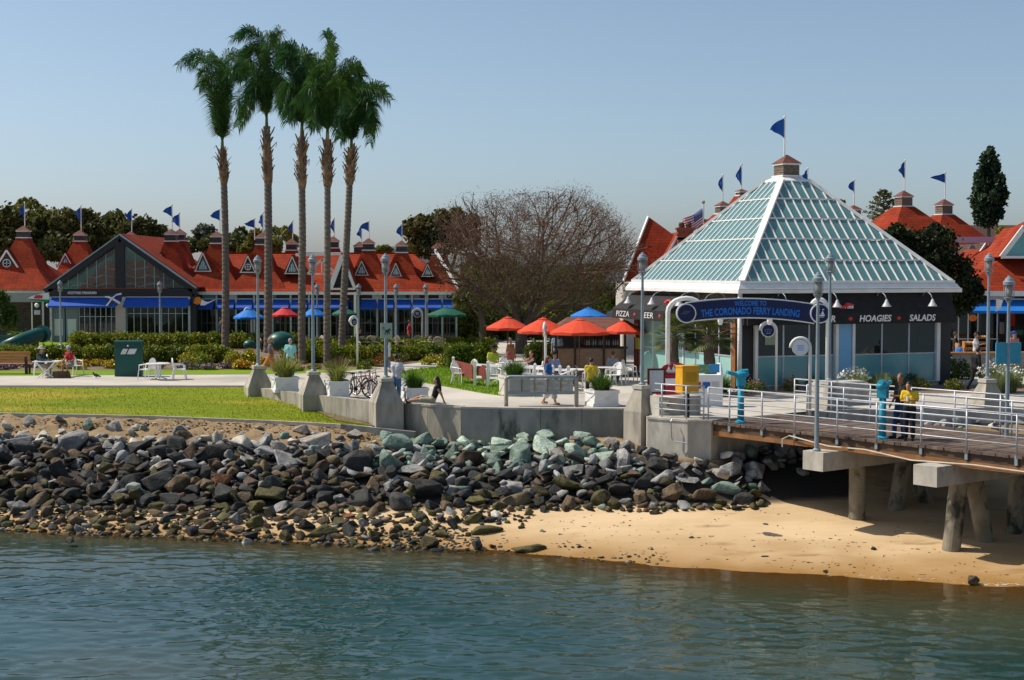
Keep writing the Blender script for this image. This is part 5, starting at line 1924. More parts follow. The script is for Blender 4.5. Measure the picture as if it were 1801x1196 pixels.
part('wall', MB().prism([(PL(1698, 478, y_, bg_)[0], 0), (PL(1762, 478, y_, bg_)[0], 0), (PL(1762, 455, y_, bg_)[0], z_at(470, y_)), (PL(1736, 428, y_, bg_)[0], z_at(428, y_)), (PL(1698, 478, y_, bg_)[0], z_at(478, y_))], 5,
      Matrix.Translation((0, 2.6, 0))), SHINGLE, bg_)
part('bargeboard', MB().beam(PL(1702, 474, y_ - .1, bg_), PL(1736, 426, y_ - .1, bg_), .1, .2, (0, 1, 0)), WHITE, bg_)
part('bargeboard', MB().beam(PL(1758, 455, y_ - .1, bg_), PL(1740, 422, y_ - .1, bg_), .28, .2, (0, 1, 0)), WHITE, bg_)
part('beam', MB().box(((PL(1643, 422, y_, bg_)[0] + PL(1784, 422, y_, bg_)[0]) / 2, -.3, z_at(422, y_)), (4.6, .3, .34)), LILAC, bg_)
o = part('window', MB().prism([(PL(1715 + 6 * cos(pi * k / 10), 0, y_, bg_)[0], z_at(438 - 7 * sin(pi * k / 10), y_)) for k in range(11)], .08, Matrix.Translation((0, -.1, 0))), TEALG, bg_)
# low block wall of the terrace
bw = thing('terrace_wall', 'low grey block wall with a wooden cap in front of the market shops', 'wall', (x_at(1673, 66), 66, 0), .12)
blk = MB().box((0, 0, 0), (.385, .3, .19)).mesh('block', STONEW)
for r_ in range(5):
 for c_ in range(26):
  o = link('block', blk, bw, (.2 + c_ * .4 + (.2 if r_ % 2 else 0), 0, .1 + r_ * .2 - .004))
part('cap', MB().box((5.3, 0, 1.04), (10.8, .42, .08)), WOOD, bw)
part('backfill', MB().box((5.3, .2, .48), (10.6, .1, .94)), CONC, bw)
# far white building and rooftops behind the trees
y_ = 150
fb = thing('white_building', 'long pale building with a low light roof glimpsed behind the bare tree', 'building', (x_at(955, y_), y_, 0))
zt = z_at(468, y_)
part('wall', MB().box((0, 5, zt / 2), (16.5, 10, zt)), BUILDW, fb)
part('roof', MB().box((0, 5, zt + .12), (17, 10.6, .24)), WHITE, fb)
for i in range(7):
 w_ = part('window', MB().box((-7 + i * 2.3, -.02, 2.6), (1.5, .08, 1.1)), GLASS, fb)
 part('window_frame', MB().box((-7 + i * 2.3, -.04, 2.0), (1.6, .1, .08)), WHITE, w_)
y_ = 160
fb = thing('pink_building', 'flat topped pinkish building with a round roof vent beside the cypress', 'building', (x_at(1720, y_), y_, 0))
part('wall', MB().box((1, 4, z_at(396, y_) / 2), (7, 8, z_at(396, y_))), mat('pink_stucco', (.42, .26, .2), .8), fb)
part('vent', MB().lathe([(.9, 0), (.9, 1.1), (1.1, 1.3), (.3, 1.5)], 14, (-4.2, 2, z_at(398, y_) - .6)), BUILDW, fb)
y_ = 140
fb = thing('white_building', 'small flat white building behind the cupolas right of the palms', 'building', (x_at(735, y_), y_, 0))
part('wall', MB().box((-.5, 3, z_at(438, y_) / 2), (6, 6, z_at(438, y_))), BUILDW, fb)
part('parapet', MB().box((-.5, 3, z_at(436, y_)), (6.3, 6.3, .3)), WHITE, fb)
# outdoor bar
y_ = 67
bar = thing('outdoor_bar', 'open bar hut with a brown shingle roof and bottles behind its counter', 'bar', (x_at(1040, y_), y_, 0), 0)
bx_ = lambda u: x_at(u, y_) - bar.location.x
mb = MB()
hip4(mb, bx_(975), bx_(1100), -1.3, 3.2, z_at(578, y_), bx_(1000), bx_(1090), .6, 1.2, z_at(558, y_ + 1))
part('roof', mb, ROOFB, bar)
part('counter', MB().box((bx_(1040), -.4, .62), (3.0, .5, 1.24)), mat('bar_plaster', (.4, .26, .17), .8, c2=(.3, .2, .13), ns=4), bar)
part('counter_top', MB().box((bx_(1038), -.45, 1.27), (3.3, .7, .07)), DARK, bar)
part('back_wall', MB().box((bx_(1040), 2.6, 1.1), (3.0, .12, 2.2)), INTER, bar)
for u in (977, 1010, 1060, 1097):
 part('post', MB().box((bx_(u), -.9, 1.1), (.1, .1, 2.2)), SHINGLE, bar)
part('shelf', MB().box((bx_(1045), -.15, 1.33), (1.8, .2, .04)), DARK, bar)
rr = random.Random(9)
BOT = [mat('bottle_white', (.6, .6, .58), .3), mat('bottle_brown', (.08, .03, .01), .15), mat('bottle_green', (.01, .08, .03), .15), mat('bottle_red', (.35, .03, .02), .2)]
for k in range(16):
 c = Vector((bar.location.x + bx_(1028) + k * .1, y_ - .18, 1.35))
 m = BOT[0] if k % 3 else rr.choice(BOT)
 o = link('bottle', MB().lathe([(.03, 0), (.033, .14), (.012, .19), (.012, .25)], 7).mesh('bottle', m), None, c)
 tag(o, 'small bottle in the row along the bar shelf', 'bottle', 'bottles on the bar shelf')
for k in range(14):
 part('hanging_glass', MB().lathe([(.05, 0), (.06, .1), (.02, .14)], 7, (bx_(1000) + k * .14, -.5, 1.85 + rr.uniform(0, .15))), BOT[k % 2 * 3 if k % 5 == 0 else 0], bar)
# =================================================================== LAMPS AND SIGNS
def lamp_post(label, loc, z0=.95, ztop=5.33, ped=True, zped=-1.2, sc=1.0, rz=.35, narrow=1.0, group='lamp posts'):
 t = thing('lamp_post', label, 'lamp post', loc, rz, group, sc)
 if ped:
  mb = MB()
  q = pi / 4
  r = .5 * narrow
  mb.lathe([(r * 1.414, zped), (r * 1.414, .1), (.20 * 1.414, .80), (.20 * 1.414, .81)], 4, ph=q)
  part('pedestal', mb, CONC, t)
  part('pedestal_cap', MB().lathe([(.17 * 1.414, .81), (.23 * 1.414, .83), (.23 * 1.414, .95), (.2 * 1.414, .96)], 4, ph=q), CONCP, t)
 part('pole', MB().lathe([(.12, z0), (.12, z0 + .05), (.068, z0 + .09), (.056, (z0 + ztop) / 2), (.042, ztop - .70)], 12), GALV, t, smooth=False)
 zl = ztop - .67
 la = part('lantern', MB().lathe([(.045, zl - .05), (.1, zl + .02), (.12, zl + .05)], 12), GALV, t, smooth=True)
 part('lantern_glass', MB().lathe([(.085, zl + .06), (.11, zl + .15), (.11, zl + .4)], 12), LAMPG, la, smooth=True)
 part('bulb', MB().lathe([(.03, zl + .06), (.035, zl + .2), (.01, zl + .26)], 8), WHITE2, la)
 for k in range(4):
  a = k * pi / 2 + .4
  c, s = cos(a), sin(a)
  part('cage_bar', MB().tube([(.05 * c, .05 * s, zl - .1), (.15 * c, .15 * s, zl + .04), (.165 * c, .165 * s, zl + .2), (.15 * c, .15 * s, zl + .45)], .012, 5), GALV, la)
 part('lamp_cap', MB().lathe([(.17, zl + .41), (.175, zl + .5), (.13, zl + .53), (.11, zl + .6), (.06, zl + .62), (.05, zl + .66), (.01, zl + .68)], 16), GALV, la)
 return t
lamp_post('tall lamp post on the farthest pyramid pillar of the stepped concrete wall', (-10.1, 58.75, 0))
lamp_post('tall lamp post on the middle pyramid pillar of the stepped wall', (-7.45, 55.3, 0))
LC = lamp_post('tall lamp post carrying a green dog notice on a pyramid pillar', (-4.45, 52.05, 0))
lamp_post('tall lamp post on the narrow pillar between seawall and pier', (4.3, 48.75, 0), narrow=.86, rz=.65)
lamp_post('lamp post on the pale pillar behind the right end of the welcome arch', (10.9, 50.7, 0), rz=.5, zped=-.9)
lamp_post('lamp post on the pillar by the flowering bush beyond the pier', (16.6, 51.5, 0), zped=-.9)
lamp_post('lamp post rising from a pile cap in front of the pier railing', (8.74, 42.22, -.44), z0=0, ztop=5.13, ped=False)
LT = lamp_post('lamp post with a turquoise plate standing behind the pier at far right', (14.45, 43.0, -.44), z0=0, ztop=5.02, ped=False)
part('plate', MB().box((-.23, 0, 2.77), (.4, .04, .62)), CYANP, LT)
part('plate', MB().box((.25, .0, 2.77), (.4, .04, .62)), CYANP, LT)
for (u, y, zt, lb) in ((106.5, 93, 4.1, 'small lamp post before the left door of the glass gable shop'), (281.5, 93, 4.05, 'small lamp post before the right half of the glass gable shop'),
      (558, 92, 3.9, 'small lamp post seen between the third and fourth palms'), (631, 92, 3.9, 'small lamp post right of the white A-frame porch'),
      (697, 92, 3.9, 'small lamp post before the right part of the shop row'), (749, 92, 3.9, 'small lamp post behind the green umbrella')):
 lamp_post(lb, (x_at(u, y), y, 0), z0=.02, ztop=zt, ped=False)
# dog notice on the third lamp
dn = part('notice', MB().box((0, -.09, 2.62), (.42, .03, .54)), mat('notice_pale_green', (.33, .42, .33), .5), LC)
DKG = mat('print_dark_green', (.01, .06, .04), .6)
mb = MB()
for (x, z, rx, rzz, a) in ((.03, 2.6, .09, .05, .3), (.1, 2.66, .045, .04, 0), (-.05, 2.53, .02, .06, .2), (.03, 2.52, .02, .06, -.2), (.1, 2.54, .02, .05, 0), (-.09, 2.66, .06, .012, -.6), (-.12, 2.72, .05, .02, -.6), (.14, 2.64, .03, .02, 0)):
 mb.ball((x, -.108, z), (rx, .004, rzz), 10, 5, Matrix.Rotation(a, 3, 'Y'))
part('print', mb, DKG, dn)
part('dispenser', MB().box((.1, -.1, 1.95), (.06, .08, .5)), WHITE2, LC)
part('dispenser', MB().box((.1, -.1, 1.45), (.07, .09, .28)), GALV, LC)
def emblem(par, cx, cz, r, y, kind, seed=0):
 """raised print on a round sign"""
 mb = MB()
 if kind == 'towers':
  for sx_ in (-.42, .12):
   mb.prism([(cx + (sx_ - .05) * r, cz - .1 * r), (cx + (sx_ + .35) * r, cz - .1 * r), (cx + (sx_ + .15) * r, cz + .35 * r)], .006, Matrix.Translation((0, y, 0)))
   mb.box((cx + (sx_ + .15) * r, y, cz + .42 * r), (.03 * r, .006, .3 * r))
   mb.prism([(cx + (sx_ + .16) * r, cz + .56 * r), (cx + (sx_ + .16) * r, cz + .42 * r), (cx + (sx_ + .4) * r, cz + .5 * r)], .006, Matrix.Translation((0, y, 0)))
  mb.box((cx, y, cz - .22 * r), (1.05 * r, .006, .16 * r))
  mb.box((cx, y, cz - .42 * r), (.85 * r, .006, .06 * r))
 elif kind == 'bike':
  for sx_ in (-.33, .33):
   mb.tube([(cx + sx_ * r + .25 * r * cos(a * pi / 6), y, cz + .25 * r * sin(a * pi / 6)) for a in range(13)], .022 * r, 4, cap=False)
  mb.beam((cx - .33 * r, y, cz), (cx, y, cz + .35 * r), .05 * r, .006)
  mb.beam((cx, y, cz + .35 * r), (cx + .33 * r, y, cz), .05 * r, .006)
  mb.box((cx, y, cz - .5 * r), (.8 * r, .006, .12 * r))
 elif kind == 'ship':
  for k in range(5):
   mb.beam((cx - .7 * r + .1 * k * r, y, cz - .1 * r + .1 * k * r), (cx + .1 * r + .1 * k * r, y, cz - .05 * r + .08 * k * r), .035 * r, .006)
 else:
  for k in range(4):
   mb.box((cx, y, cz + (.36 - .24 * k) * r), ((1.1 - .2 * (k % 2)) * r, .006, .1 * r))
 return mb
def hook_sign(label, loc, ztop, r=.24, disc=NAVY, kind='text', rz=0.0, em=SWHITE, group='round hooked pole signs'):
 t = thing('hook_sign', label, 'sign', loc, rz, group)
 zc = ztop - r - .10
 R_ = r + .06
 pts = [(R_, 0, 0), (R_, 0, zc)]
 for k in range(1, 10):
  a = pi * k / 9
  pts.append((R_ * cos(a), 0, zc + R_ * sin(a)))
 part('pole', MB().tube(pts, .05, 8), WHITE, t, smooth=True)
 d = part('disc', MB().lathe([(r, -.05), (r, .05)], 24).mesh('disc', WHITE), WHITE, t)
 d.rotation_euler = (pi / 2, 0, 0)
 d.location = (0, 0, zc)
 f = part('face', MB().lathe([(r * .86, 0), (r * .86, .012)], 24).mesh('face', disc), disc, t)
 f.rotation_euler = (pi / 2, 0, 0)
 f.location = (0, -.048, zc)
 part('emblem', emblem(t, 0, zc, r * .8, -.066, kind), em, f if False else t)
 return t
EMB = mat('sign_pale_blue', (.25, .4, .7), .5)
hook_sign('round navy hook sign with a pale emblem standing before the pavilion windows', P(1350, 690), 2.78, r=.27, kind='bike', em=EMB)
hook_sign('round white hook sign with blue lines of print at the pier entrance', (9.25, 47.35, 0), 2.62, r=.26, disc=SWHITE, kind='text', em=EMB)
hook_sign('round navy hook sign beside the fifth palm on the garden path', P(622, 650), 2.58, r=.2, kind='bike', rz=.9)
hook_sign('round navy hook sign before the shop row, above the patio chairs', (x_at(734, 86), 86, 0), 2.55, r=.23, kind='text')
hook_sign('white hook sign seen edge on between the red umbrellas', (x_at(958, 58), 58, 0), 2.72, r=.24, kind='text', rz=1.45)
hook_sign('white hook sign behind the left bright blue umbrella', (x_at(436, 90), 90, 0), 2.5, r=.2, kind='text', rz=.8)
# ---- welcome arch
aL, aR = Vector((5.72, 54.2, 0)), Vector((11.38, 54.0, 0))
ar = thing('welcome_arch', 'arched navy welcome sign with blue letters carried on two hooked white posts', 'sign', (aL + aR) / 2, atan2((aR - aL).y, (aR - aL).x))
hl = (aR - aL).length / 2
RA = 15.0
def ab_(x):
 return -(x * x) / (2 * RA)
zc0 = 3.36
cl, cr = -hl + .62, hl - .34
nseg = 28
top, bot = [], []
for k in range(nseg + 1):
 x = cl + (cr - cl) * k / nseg
 fl_ = .35 - .02
 top.append((x, zc0 + fl_ + ab_(x)))
 bot.append((x, zc0 - fl_ + ab_(x)))
for (grow, th_, m, nm) in ((0.045, .13, WHITE, 'sign_border'), (0, .16, NAVY, 'sign_band')):
 tp_ = [(x, z + grow) for x, z in top]
 bt_ = [(x, z - grow) for x, z in bot]
 mb = MB()
 for k in range(nseg):
  mb.add([(tp_[k][0], -th_ / 2, tp_[k][1]), (tp_[k + 1][0], -th_ / 2, tp_[k + 1][1]), (bt_[k + 1][0], -th_ / 2, bt_[k + 1][1]), (bt_[k][0], -th_ / 2, bt_[k][1]),
    (tp_[k][0], th_ / 2, tp_[k][1]), (tp_[k + 1][0], th_ / 2, tp_[k + 1][1]), (bt_[k + 1][0], th_ / 2, bt_[k + 1][1]), (bt_[k][0], th_ / 2, bt_[k][1])],
    [(0, 3, 2, 1), (4, 5, 6, 7), (0, 1, 5, 4), (3, 7, 6, 2)])
 part(nm, mb, m, ar)
for (s_, sz, zo, bold, ft_) in (('WELCOME TO', .25, .17, .006, 1.15), ('THE CORONADO FERRY LANDING', .36, -.11, .008, 3.6)):
 me = text_mesh(s_, sz, SBLUE, bold=bold, ext=.006, fit=ft_, bend=lambda x, y, zo=zo: (x * (1 + (y + zo) / RA) + .17, y + ab_(x)))
 link('lettering', me, ar, (0, -.088, zc0 + zo))
for (cx_, kind, px, side, yf_) in ((-hl + .66, 'ship', -hl, -1, -.2), (hl - .15, 'towers', hl + .18, 1, -.14)):
 zc = zc0 - .06 + ab_(cl) * .8
 dr = part('drum', MB().lathe([(.36, -.2), (.36, .2)], 28), WHITE, ar)
 dr.rotation_euler = (pi / 2, 0, 0)
 dr.location = (cx_, 0, zc)
 fc = part('drum_face', MB().lathe([(.315, 0), (.315, .02)], 28), NAVY, ar)
 fc.rotation_euler = (pi / 2, 0, 0)
 fc.location = (cx_, -.2, zc)
 part('emblem', emblem(ar, cx_, zc, .3, -.226, kind), SWHITE if kind == 'towers' else mat('emblem_bronze', (.3, .2, .12), .4, metal=.3), ar)
 R_ = abs(px - cx_)
 pts = [(px, .05, 0), (px, .05, zc + .05)]
 for k in range(1, 9):
  a = pi * k / 10
  pts.append((cx_ + side * R_ * cos(a), .05, zc + .05 + R_ * 1.0 * sin(a) * (.5 / R_ if side < 0 else .46 / R_)))
 part('post', MB().tube(pts, .085, 12), WHITE, ar, smooth=True)
for x in (-.9, .9):
 part('spot_lamp', MB().lathe([(.06, 0), (.1, .12), (.1, .2)], 10, (x, .14, zc0 - .62)), WHITE2, ar)
# =================================================================== FURNITURE
def binocular(label, loc, rz):
 t = thing('binocular_viewer', label, 'viewer', loc, rz, 'turquoise coin viewers')
 part('base', MB().lathe([(.19, 0), (.19, .03), (.11, .08), (.1, .09)], 14), CYANP, t, smooth=False)
 part('column', MB().tube([(0, 0, .08), (0, 0, 1.18)], [.105, .1], 14), CYANP, t, smooth=True)
 part('coin_box', MB().box((0, 0, 1.30), (.28, .24, .30)), CYANP, t)
 h_ = part('viewer_head', MB().ball((0, .0, 1.50), (.18, .26, .12), 12, 8), CYANP, t, smooth=True)
 part('tube', MB().tube([(-.07, -.15, 1.50), (-.08, -.45, 1.58)], [.07, .055], 10), CYANP, h_)
 part('tube', MB().tube([(.07, -.15, 1.50), (.08, -.45, 1.58)], [.07, .055], 10), CYANP, h_)
 part('hood', MB().tube([(0, -.02, 1.56), (0, .22, 1.6)], [.11, .08], 10), CYANP, h_)
 return t
binocular('turquoise coin viewer pointing up left, near the pier entrance', pier(1.15, .42), -.5 - pi / 2 + .6)
binocular('turquoise coin viewer right beside the couple on the pier', pier(6.65, .35), 2.6)
def arm_chair(label, loc, rz, sc=1.0, m=None):
 t = thing('plastic_chair', label, 'chair', loc, rz, 'plastic garden armchairs', sc)
 m = m or WHITE2
 part('seat', MB().box((0, 0, .43), (.5, .48, .035)), m, t)
 # front is -Y
 bk = MB()
 n = 8
 for k in range(n + 1):
  a = -1 + 2 * k / n
  bk.beam((a * .2, .22, .44), (a * .25, .32 - .05 * a * a, .50 + .40 * cos(a * 1.05) ** .8), .032, .02, (0, 1, 0))
 part('back_slats', bk, m, t)
 hoop = [(-.26, .22, .44)] + [(.27 * sin(a * pi / 12 - pi / 2) * 1.0, .31, .62 + .30 * cos(a * pi / 12 - pi / 2)) for a in range(0, 13)] + [(.26, .22, .44)]
 part('back_frame', MB().tube(hoop, .024, 6), m, t)
 for sx_ in (-1, 1):
  part('armrest', MB().tube([(sx_ * .27, -.2, .62), (sx_ * .29, 0, .66), (sx_ * .27, .26, .68)], .026, 6), m, t)
  part('leg', MB().tube([(sx_ * .27, -.2, .62), (sx_ * .26, -.22, .42), (sx_ * .29, -.27, 0)], .024, 6), m, t)
  part('leg', MB().tube([(sx_ * .24, .22, .44), (sx_ * .28, .30, 0)], .024, 6), m, t)
 return t
def round_table(label, loc, rz=0, sc=1.0, m=None):
 t = thing('round_table', label, 'table', loc, rz, 'round garden tables', sc)
 m = m or WHITE2
 part('table_top', MB().lathe([(.48, .69), (.52, .70), (.52, .725), (.48, .73)], 24), m, t)
 for k in range(4):
  a = k * pi / 2 + .5
  part('leg', MB().tube([(.1 * cos(a), .1 * sin(a), .69), (.12 * cos(a), .12 * sin(a), .12), (.38 * cos(a), .38 * sin(a), .03)], [.03, .03, .035], 6), m, t)
 part('hub', MB().lathe([(.16, .1), (.14, .14)], 10), m, t)
 return t
def x_table(label, loc, rz=0):
 t = thing('folding_table', label, 'table', loc, rz)
 part('table_top', MB().box((0, 0, .72), (1.15, .8, .035)), WHITE2, t)
 for yy in (-.3, .3):
  for s_ in (-1, 1):
   part('leg', MB().tube([(s_ * .38, yy, 0), (s_ * -.1, yy, .36), (s_ * -.42, yy, .71)], .035, 6), WHITE2, t)
 part('stretcher', MB().tube([(0, -.3, .36), (0, .3, .36)], .03, 6), WHITE2, t)
 return t
ch0 = arm_chair('empty white plastic armchair left of the round white table, by the green cabinet', P(258, 667), -1.9)
tb0 = round_table('empty round white plastic table on the promenade right of the green cabinet', P(278, 668))
dup(ch0, P(316, 667), 1.9, 'empty white plastic armchair right of the round white table on the promenade')
x_table('white table with crossed legs where two people sit by the bench', P(84, 664), 0)
dup(ch0, P(131, 660) + Vector((0, .1, 0)), .9, 'white plastic armchair under the person in red')
dup(ch0, P(68, 660) + Vector((0, .2, 0)), -1.2, 'white plastic armchair under the person in the sun hat')
# wooden bench at the left edge
bn_ = thing('park_bench', 'wooden slatted park bench seen from behind at the left edge', 'bench', P(10, 658), 0)
for k in range(4):
 part('slat', MB().box((0, -.02 - .02 * k, .58 + .14 * k), (2.3, .04, .115)), WOOD, bn_)
for k in range(3):
 part('slat', MB().box((0, .12 + .14 * k, .46), (2.3, .12, .04)), WOOD, bn_)
for xx in (-.95, .95):
 part('leg', MB().beam((xx, 0, 0), (xx, -.03, 1.0), .12, .08), DARK, bn_)
 part('leg', MB().beam((xx, .45, 0), (xx, .45, .45), .08, .08), DARK, bn_)
# green information cabinet
gc = thing('information_cabinet', 'dark green metal cabinet with sloping grey notices beside the hedge', 'cabinet', P(225, 662) + Vector((0, .2, 0)), .12)
part('body', MB().box((0, 0, .75), (1.18, .55, 1.5)), GREENP, gc)
part('lid', MB().box((0, 0, 1.54), (1.26, .62, .09)), GREENP, gc)
part('panel', MB().box((0, -.285, 1.36), (1.06, .02, .22)), mat('cabinet_green_dark', (.004, .055, .048), .4), gc)
for (xa, wd) in ((-.22, .22), (.12, .34)):
 part('notice', MB().plate([(xa - wd / 2, -.29, 1.0), (xa + wd / 2, -.29, 1.0), (xa + wd / 2 + .12, -.31, 1.24), (xa - wd / 2 + .12, -.31, 1.24)], .012), PAPER, gc)
part('emblem', MB().ball((0, -.3, 1.38), (.04, .01, .04), 8, 5), SWHITE, gc)
# slide and play things
sl = thing('playground_slide', 'dark green tube slide poking out above the hedge by the bench', 'slide', D(45, 600, 78), 0)
o_ = sl.location
part('tube', MB().tube([D(8, 612, 77) - o_, D(40, 598, 78) - o_, D(66, 589, 79) - o_, D(76, 590, 79.5) - o_], [.36, .37, .38, .38], 16), GREENP, sl, smooth=True)
part('support', MB().tube([D(66, 590, 79) - o_, P(66, 640, 0) * 0 + Vector((D(66, 590, 79) - o_).to_tuple()) - Vector((0, 0, 1.3))], .06, 8), GREENP, sl)
part('flange', MB().tube([D(73, 587, 79.2) - o_, D(76, 588, 79.4) - o_], [.46, .46], 16), GREENP, sl)
o = link('play_board', MB().box((0, 0, .6), (1.9, .2, 1.1)).mesh('play_board', GREENP), None, (x_at(6, 82), 82, 0))
tag(o, 'low green play panel with a small white mark at the left edge', 'panel')
for (u, v, y, r, lb) in ((439, 606, 76, .30, 'small green dome shaped play ball beside the first tall lamp pole'), (494, 601, 77, .66, 'large green dome shaped play ball behind the walking couple')):
 c = D(u, v, y)
 o = link('play_dome', MB().ball((0, 0, 0), (r * 1.1, r, r * .8), 20, 12).mesh('play_dome', GREENP, True), None, c)
 tag(o, lb, 'play dome')
# planters
def planter(label, loc, rz, size=.95, h_=.55, m=WHITE, kind='spiky', seed=0, leaf=None, ph=.6, pw=.6, n=420):
 t = thing('planter', label, 'planter', loc, rz, 'white square planter boxes')
 s = size
 part('box', MB().box((0, 0, h_ / 2 + .03), (s - .06, s - .06, h_ - .06)), m, t)
 for (dx, dy) in ((1, 0), (-1, 0), (0, 1), (0, -1)):
  w_ = (s, .05) if dy else (.05, s)
  for zz in (.05, h_ - .03):
   part('trim', MB().box((dx * (s / 2 - .02), dy * (s / 2 - .02), zz), (w_[0], w_[1], .09)), m, t)
  for e_ in (-1, 1):
   if dy:
    part('brace', MB().beam((-e_ * (s / 2 - .06), dy * (s / 2 - .025), .1), (e_ * (s / 2 - .06), dy * (s / 2 - .025), h_ - .08), .05, .03, (0, 1, 0)), m, t)
   else:
    part('brace', MB().beam((dx * (s / 2 - .025), -e_ * (s / 2 - .06), .1), (dx * (s / 2 - .025), e_ * (s / 2 - .06), h_ - .08), .05, .03, (1, 0, 0)), m, t)
 part('soil', MB().box((0, 0, h_ - .05), (s - .1, s - .1, .06)), SOIL, t)
 part('foliage', blade_mesh(n, pw, ph, h_ - .05, seed, leaf), leaf, t)
 return t
def blade_mesh(n, spread, hgt_, z0, seed, m, droop=.5, wd=.018, base_r=.25):
 """long arching strap leaves"""
 rg = np.random.default_rng(seed)
 K = 5
 V = np.zeros((n, K, 2, 3))
 az = rg.random(n) * 2 * pi
 ln = hgt_ * (.55 + .6 * rg.random(n))
 lean = spread * (.1 + .95 * rg.random(n) ** .8)
 br = base_r * rg.random(n)
 for k in range(K):
  t_ = k / (K - 1)
  r = br + lean * t_ ** 1.4
  z = z0 + ln * (t_ - droop * (lean / spread) * t_ ** 2.4)
  w_ = wd * (1 - t_ * .9)
  cx_, cy_ = r * np.cos(az), r * np.sin(az)
  V[:, k, 0] = np.stack([cx_ - w_ * np.sin(az), cy_ + w_ * np.cos(az), z], 1)
  V[:, k, 1] = np.stack([cx_ + w_ * np.sin(az), cy_ - w_ * np.cos(az), z], 1)
 base_ = (np.arange(n) * K * 2)[:, None, None]
 q = []
 for k in range(K - 1):
  q.append([k * 2, k * 2 + 1, k * 2 + 3, k * 2 + 2])
 Q = (base_ + np.array(q)[None]).reshape(-1, 4)
 return np_mesh('foliage', V.reshape(-1, 3), Q, m)
LGRASS = leafmat('planter_grass', (.05, .11, .015), (.09, .17, .02), isl=.35)
LFLAX = leafmat('flax_leaf', (.16, .2, .03), (.32, .32, .08), isl=.35, ns=2)
planter('white planter box with X brace and bushy green plant beside the narrow lamp pillar', P(1058, 714), .35, .95, .56, seed=1, leaf=LGRASS, ph=.75, pw=.62, n=700)
planter('white planter box with tall green grass right behind the sitting woman', P(728, 710) + Vector((0, .3, 0)), .35, .85, .55, seed=2, leaf=LGRASS, ph=.68, pw=.42, n=650)
planter('white planter box with yellow green flax between the first two lamp pillars', P(499, 690) + Vector((0, .3, 0)), .35, .95, .58, seed=3, leaf=LFLAX, ph=1.15, pw=1.05, n=420)
planter('white planter box with yellow green flax beside the parked bicycles', P(592, 700) + Vector((0, .2, 0)), .35, .8, .62, seed=4, leaf=LFLAX, ph=1.0, pw=.8, n=300)
planter('cream planter box with green grass at the corner of the small lawn', P(905, 695), .3, 1.0, .75, m=CREAM, seed=5, leaf=LGRASS, ph=.72, pw=.6, n=700)
# fire hydrant
hy = thing('fire_hydrant', 'short yellow fire hydrant standing on the small bright lawn', 'hydrant', P(833, 670))
part('barrel', MB().lathe([(.15, 0), (.15, .04), (.115, .06), (.11, .48), (.15, .5), (.15, .54)], 14), HYD, hy, smooth=False)
part('bonnet', MB().lathe([(.13, .54), (.12, .62), (.07, .68), (.03, .7), (.03, .76)], 14), HYD, hy, smooth=True)
for (dx, dy, r) in ((-1, 0, .055), (1, 0, .055), (0, -1, .075)):
 part('outlet', MB().tube([(dx * .08, dy * .08, .42), (dx * .2, dy * .2, .42)], [r, r], 10), HYD, hy)
# bench with panelled back by the seawall
bb = thing('panel_bench', 'grey framed bench seen from behind with pale back panels, standing by the seawall', 'bench', P(952, 716), 0)
sc_ = FPX / bb.location.y
hw = 62 / sc_
for xx in (-hw, hw):
 part('post', MB().tube([(xx, 0, 0), (xx, 0, .98), (xx - .06 * (1 if xx > 0 else -1), 0, 1.05)], [.075, .07, .05], 10), CONC, bb)
part('top_rail', MB().tube([(-hw, 0, .98), (-hw + .1, 0, 1.05), (hw - .1, 0, 1.05), (hw, 0, .98)], .065, 10), GALV, bb, smooth=True)
part('lower_rail', MB().box((0, 0, .50), (2 * hw - .1, .07, .09)), GALV, bb)
for k in range(5):
 x0 = -hw + .09 + k * (2 * hw - .18) / 5
 wd = (2 * hw - .18) / 5
 p_ = part('panel', MB().box((x0 + wd / 2, .01, .76), (wd - .05, .02, .42)), POLYP, bb)
 if k == 3:
  part('print', MB().tube([(x0 + wd / 2 + .12 * cos(a * pi / 5 + pi), -.004, .78 + .08 * sin(a * pi / 5 + pi)) for a in range(6)], .008, 4), mat('faint_print', (.3, .32, .34), .6), p_)
 if k:
  part('divider', MB().box((x0, -.0, .76), (.045, .05, .44)), mat('oak_strip', (.2, .14, .06), .7), bb)
for k in range(3):
 part('seat_slat', MB().box((0, .2 + .16 * k, .45), (2 * hw - .2, .13, .04)), CONC, bb)
# stands by the pier entrance
msb = thing('menu_board', 'maroon framed board with a grey printed sheet left of the yellow box', 'sign', (4.85, 49.6, 0), .2)
part('frame', MB().box((0, 0, 1.02), (.62, .06, .86)), MAROON, msb)
part('sheet', MB().box((.0, -.035, 1.02), (.48, .015, .72)), PAPER, msb)
for xx in (-.27, .27):
 part('leg', MB().box((xx, .0, .3), (.05, .05, .6)), MAROON, msb)
 part('foot', MB().box((xx, .0, .02), (.06, .4, .04)), MAROON, msb)
yb = thing('news_box', 'bright yellow newspaper box on a dark post behind the railing', 'box', (5.6, 47.15, 0), .35)
part('box', MB().box((0, 0, 1.24), (.58, .5, .84)), YEL, yb)
part('lid', MB().box((0, 0, 1.685), (.62, .54, .05)), YEL, yb)
part('window', MB().box((.02, -.255, 1.35), (.36, .01, .3)), mat('yellow_shade_glass', (.55, .27, .01), .2), yb)
part('post', MB().box((0, 0, .42), (.12, .12, .82)), DARK, yb)
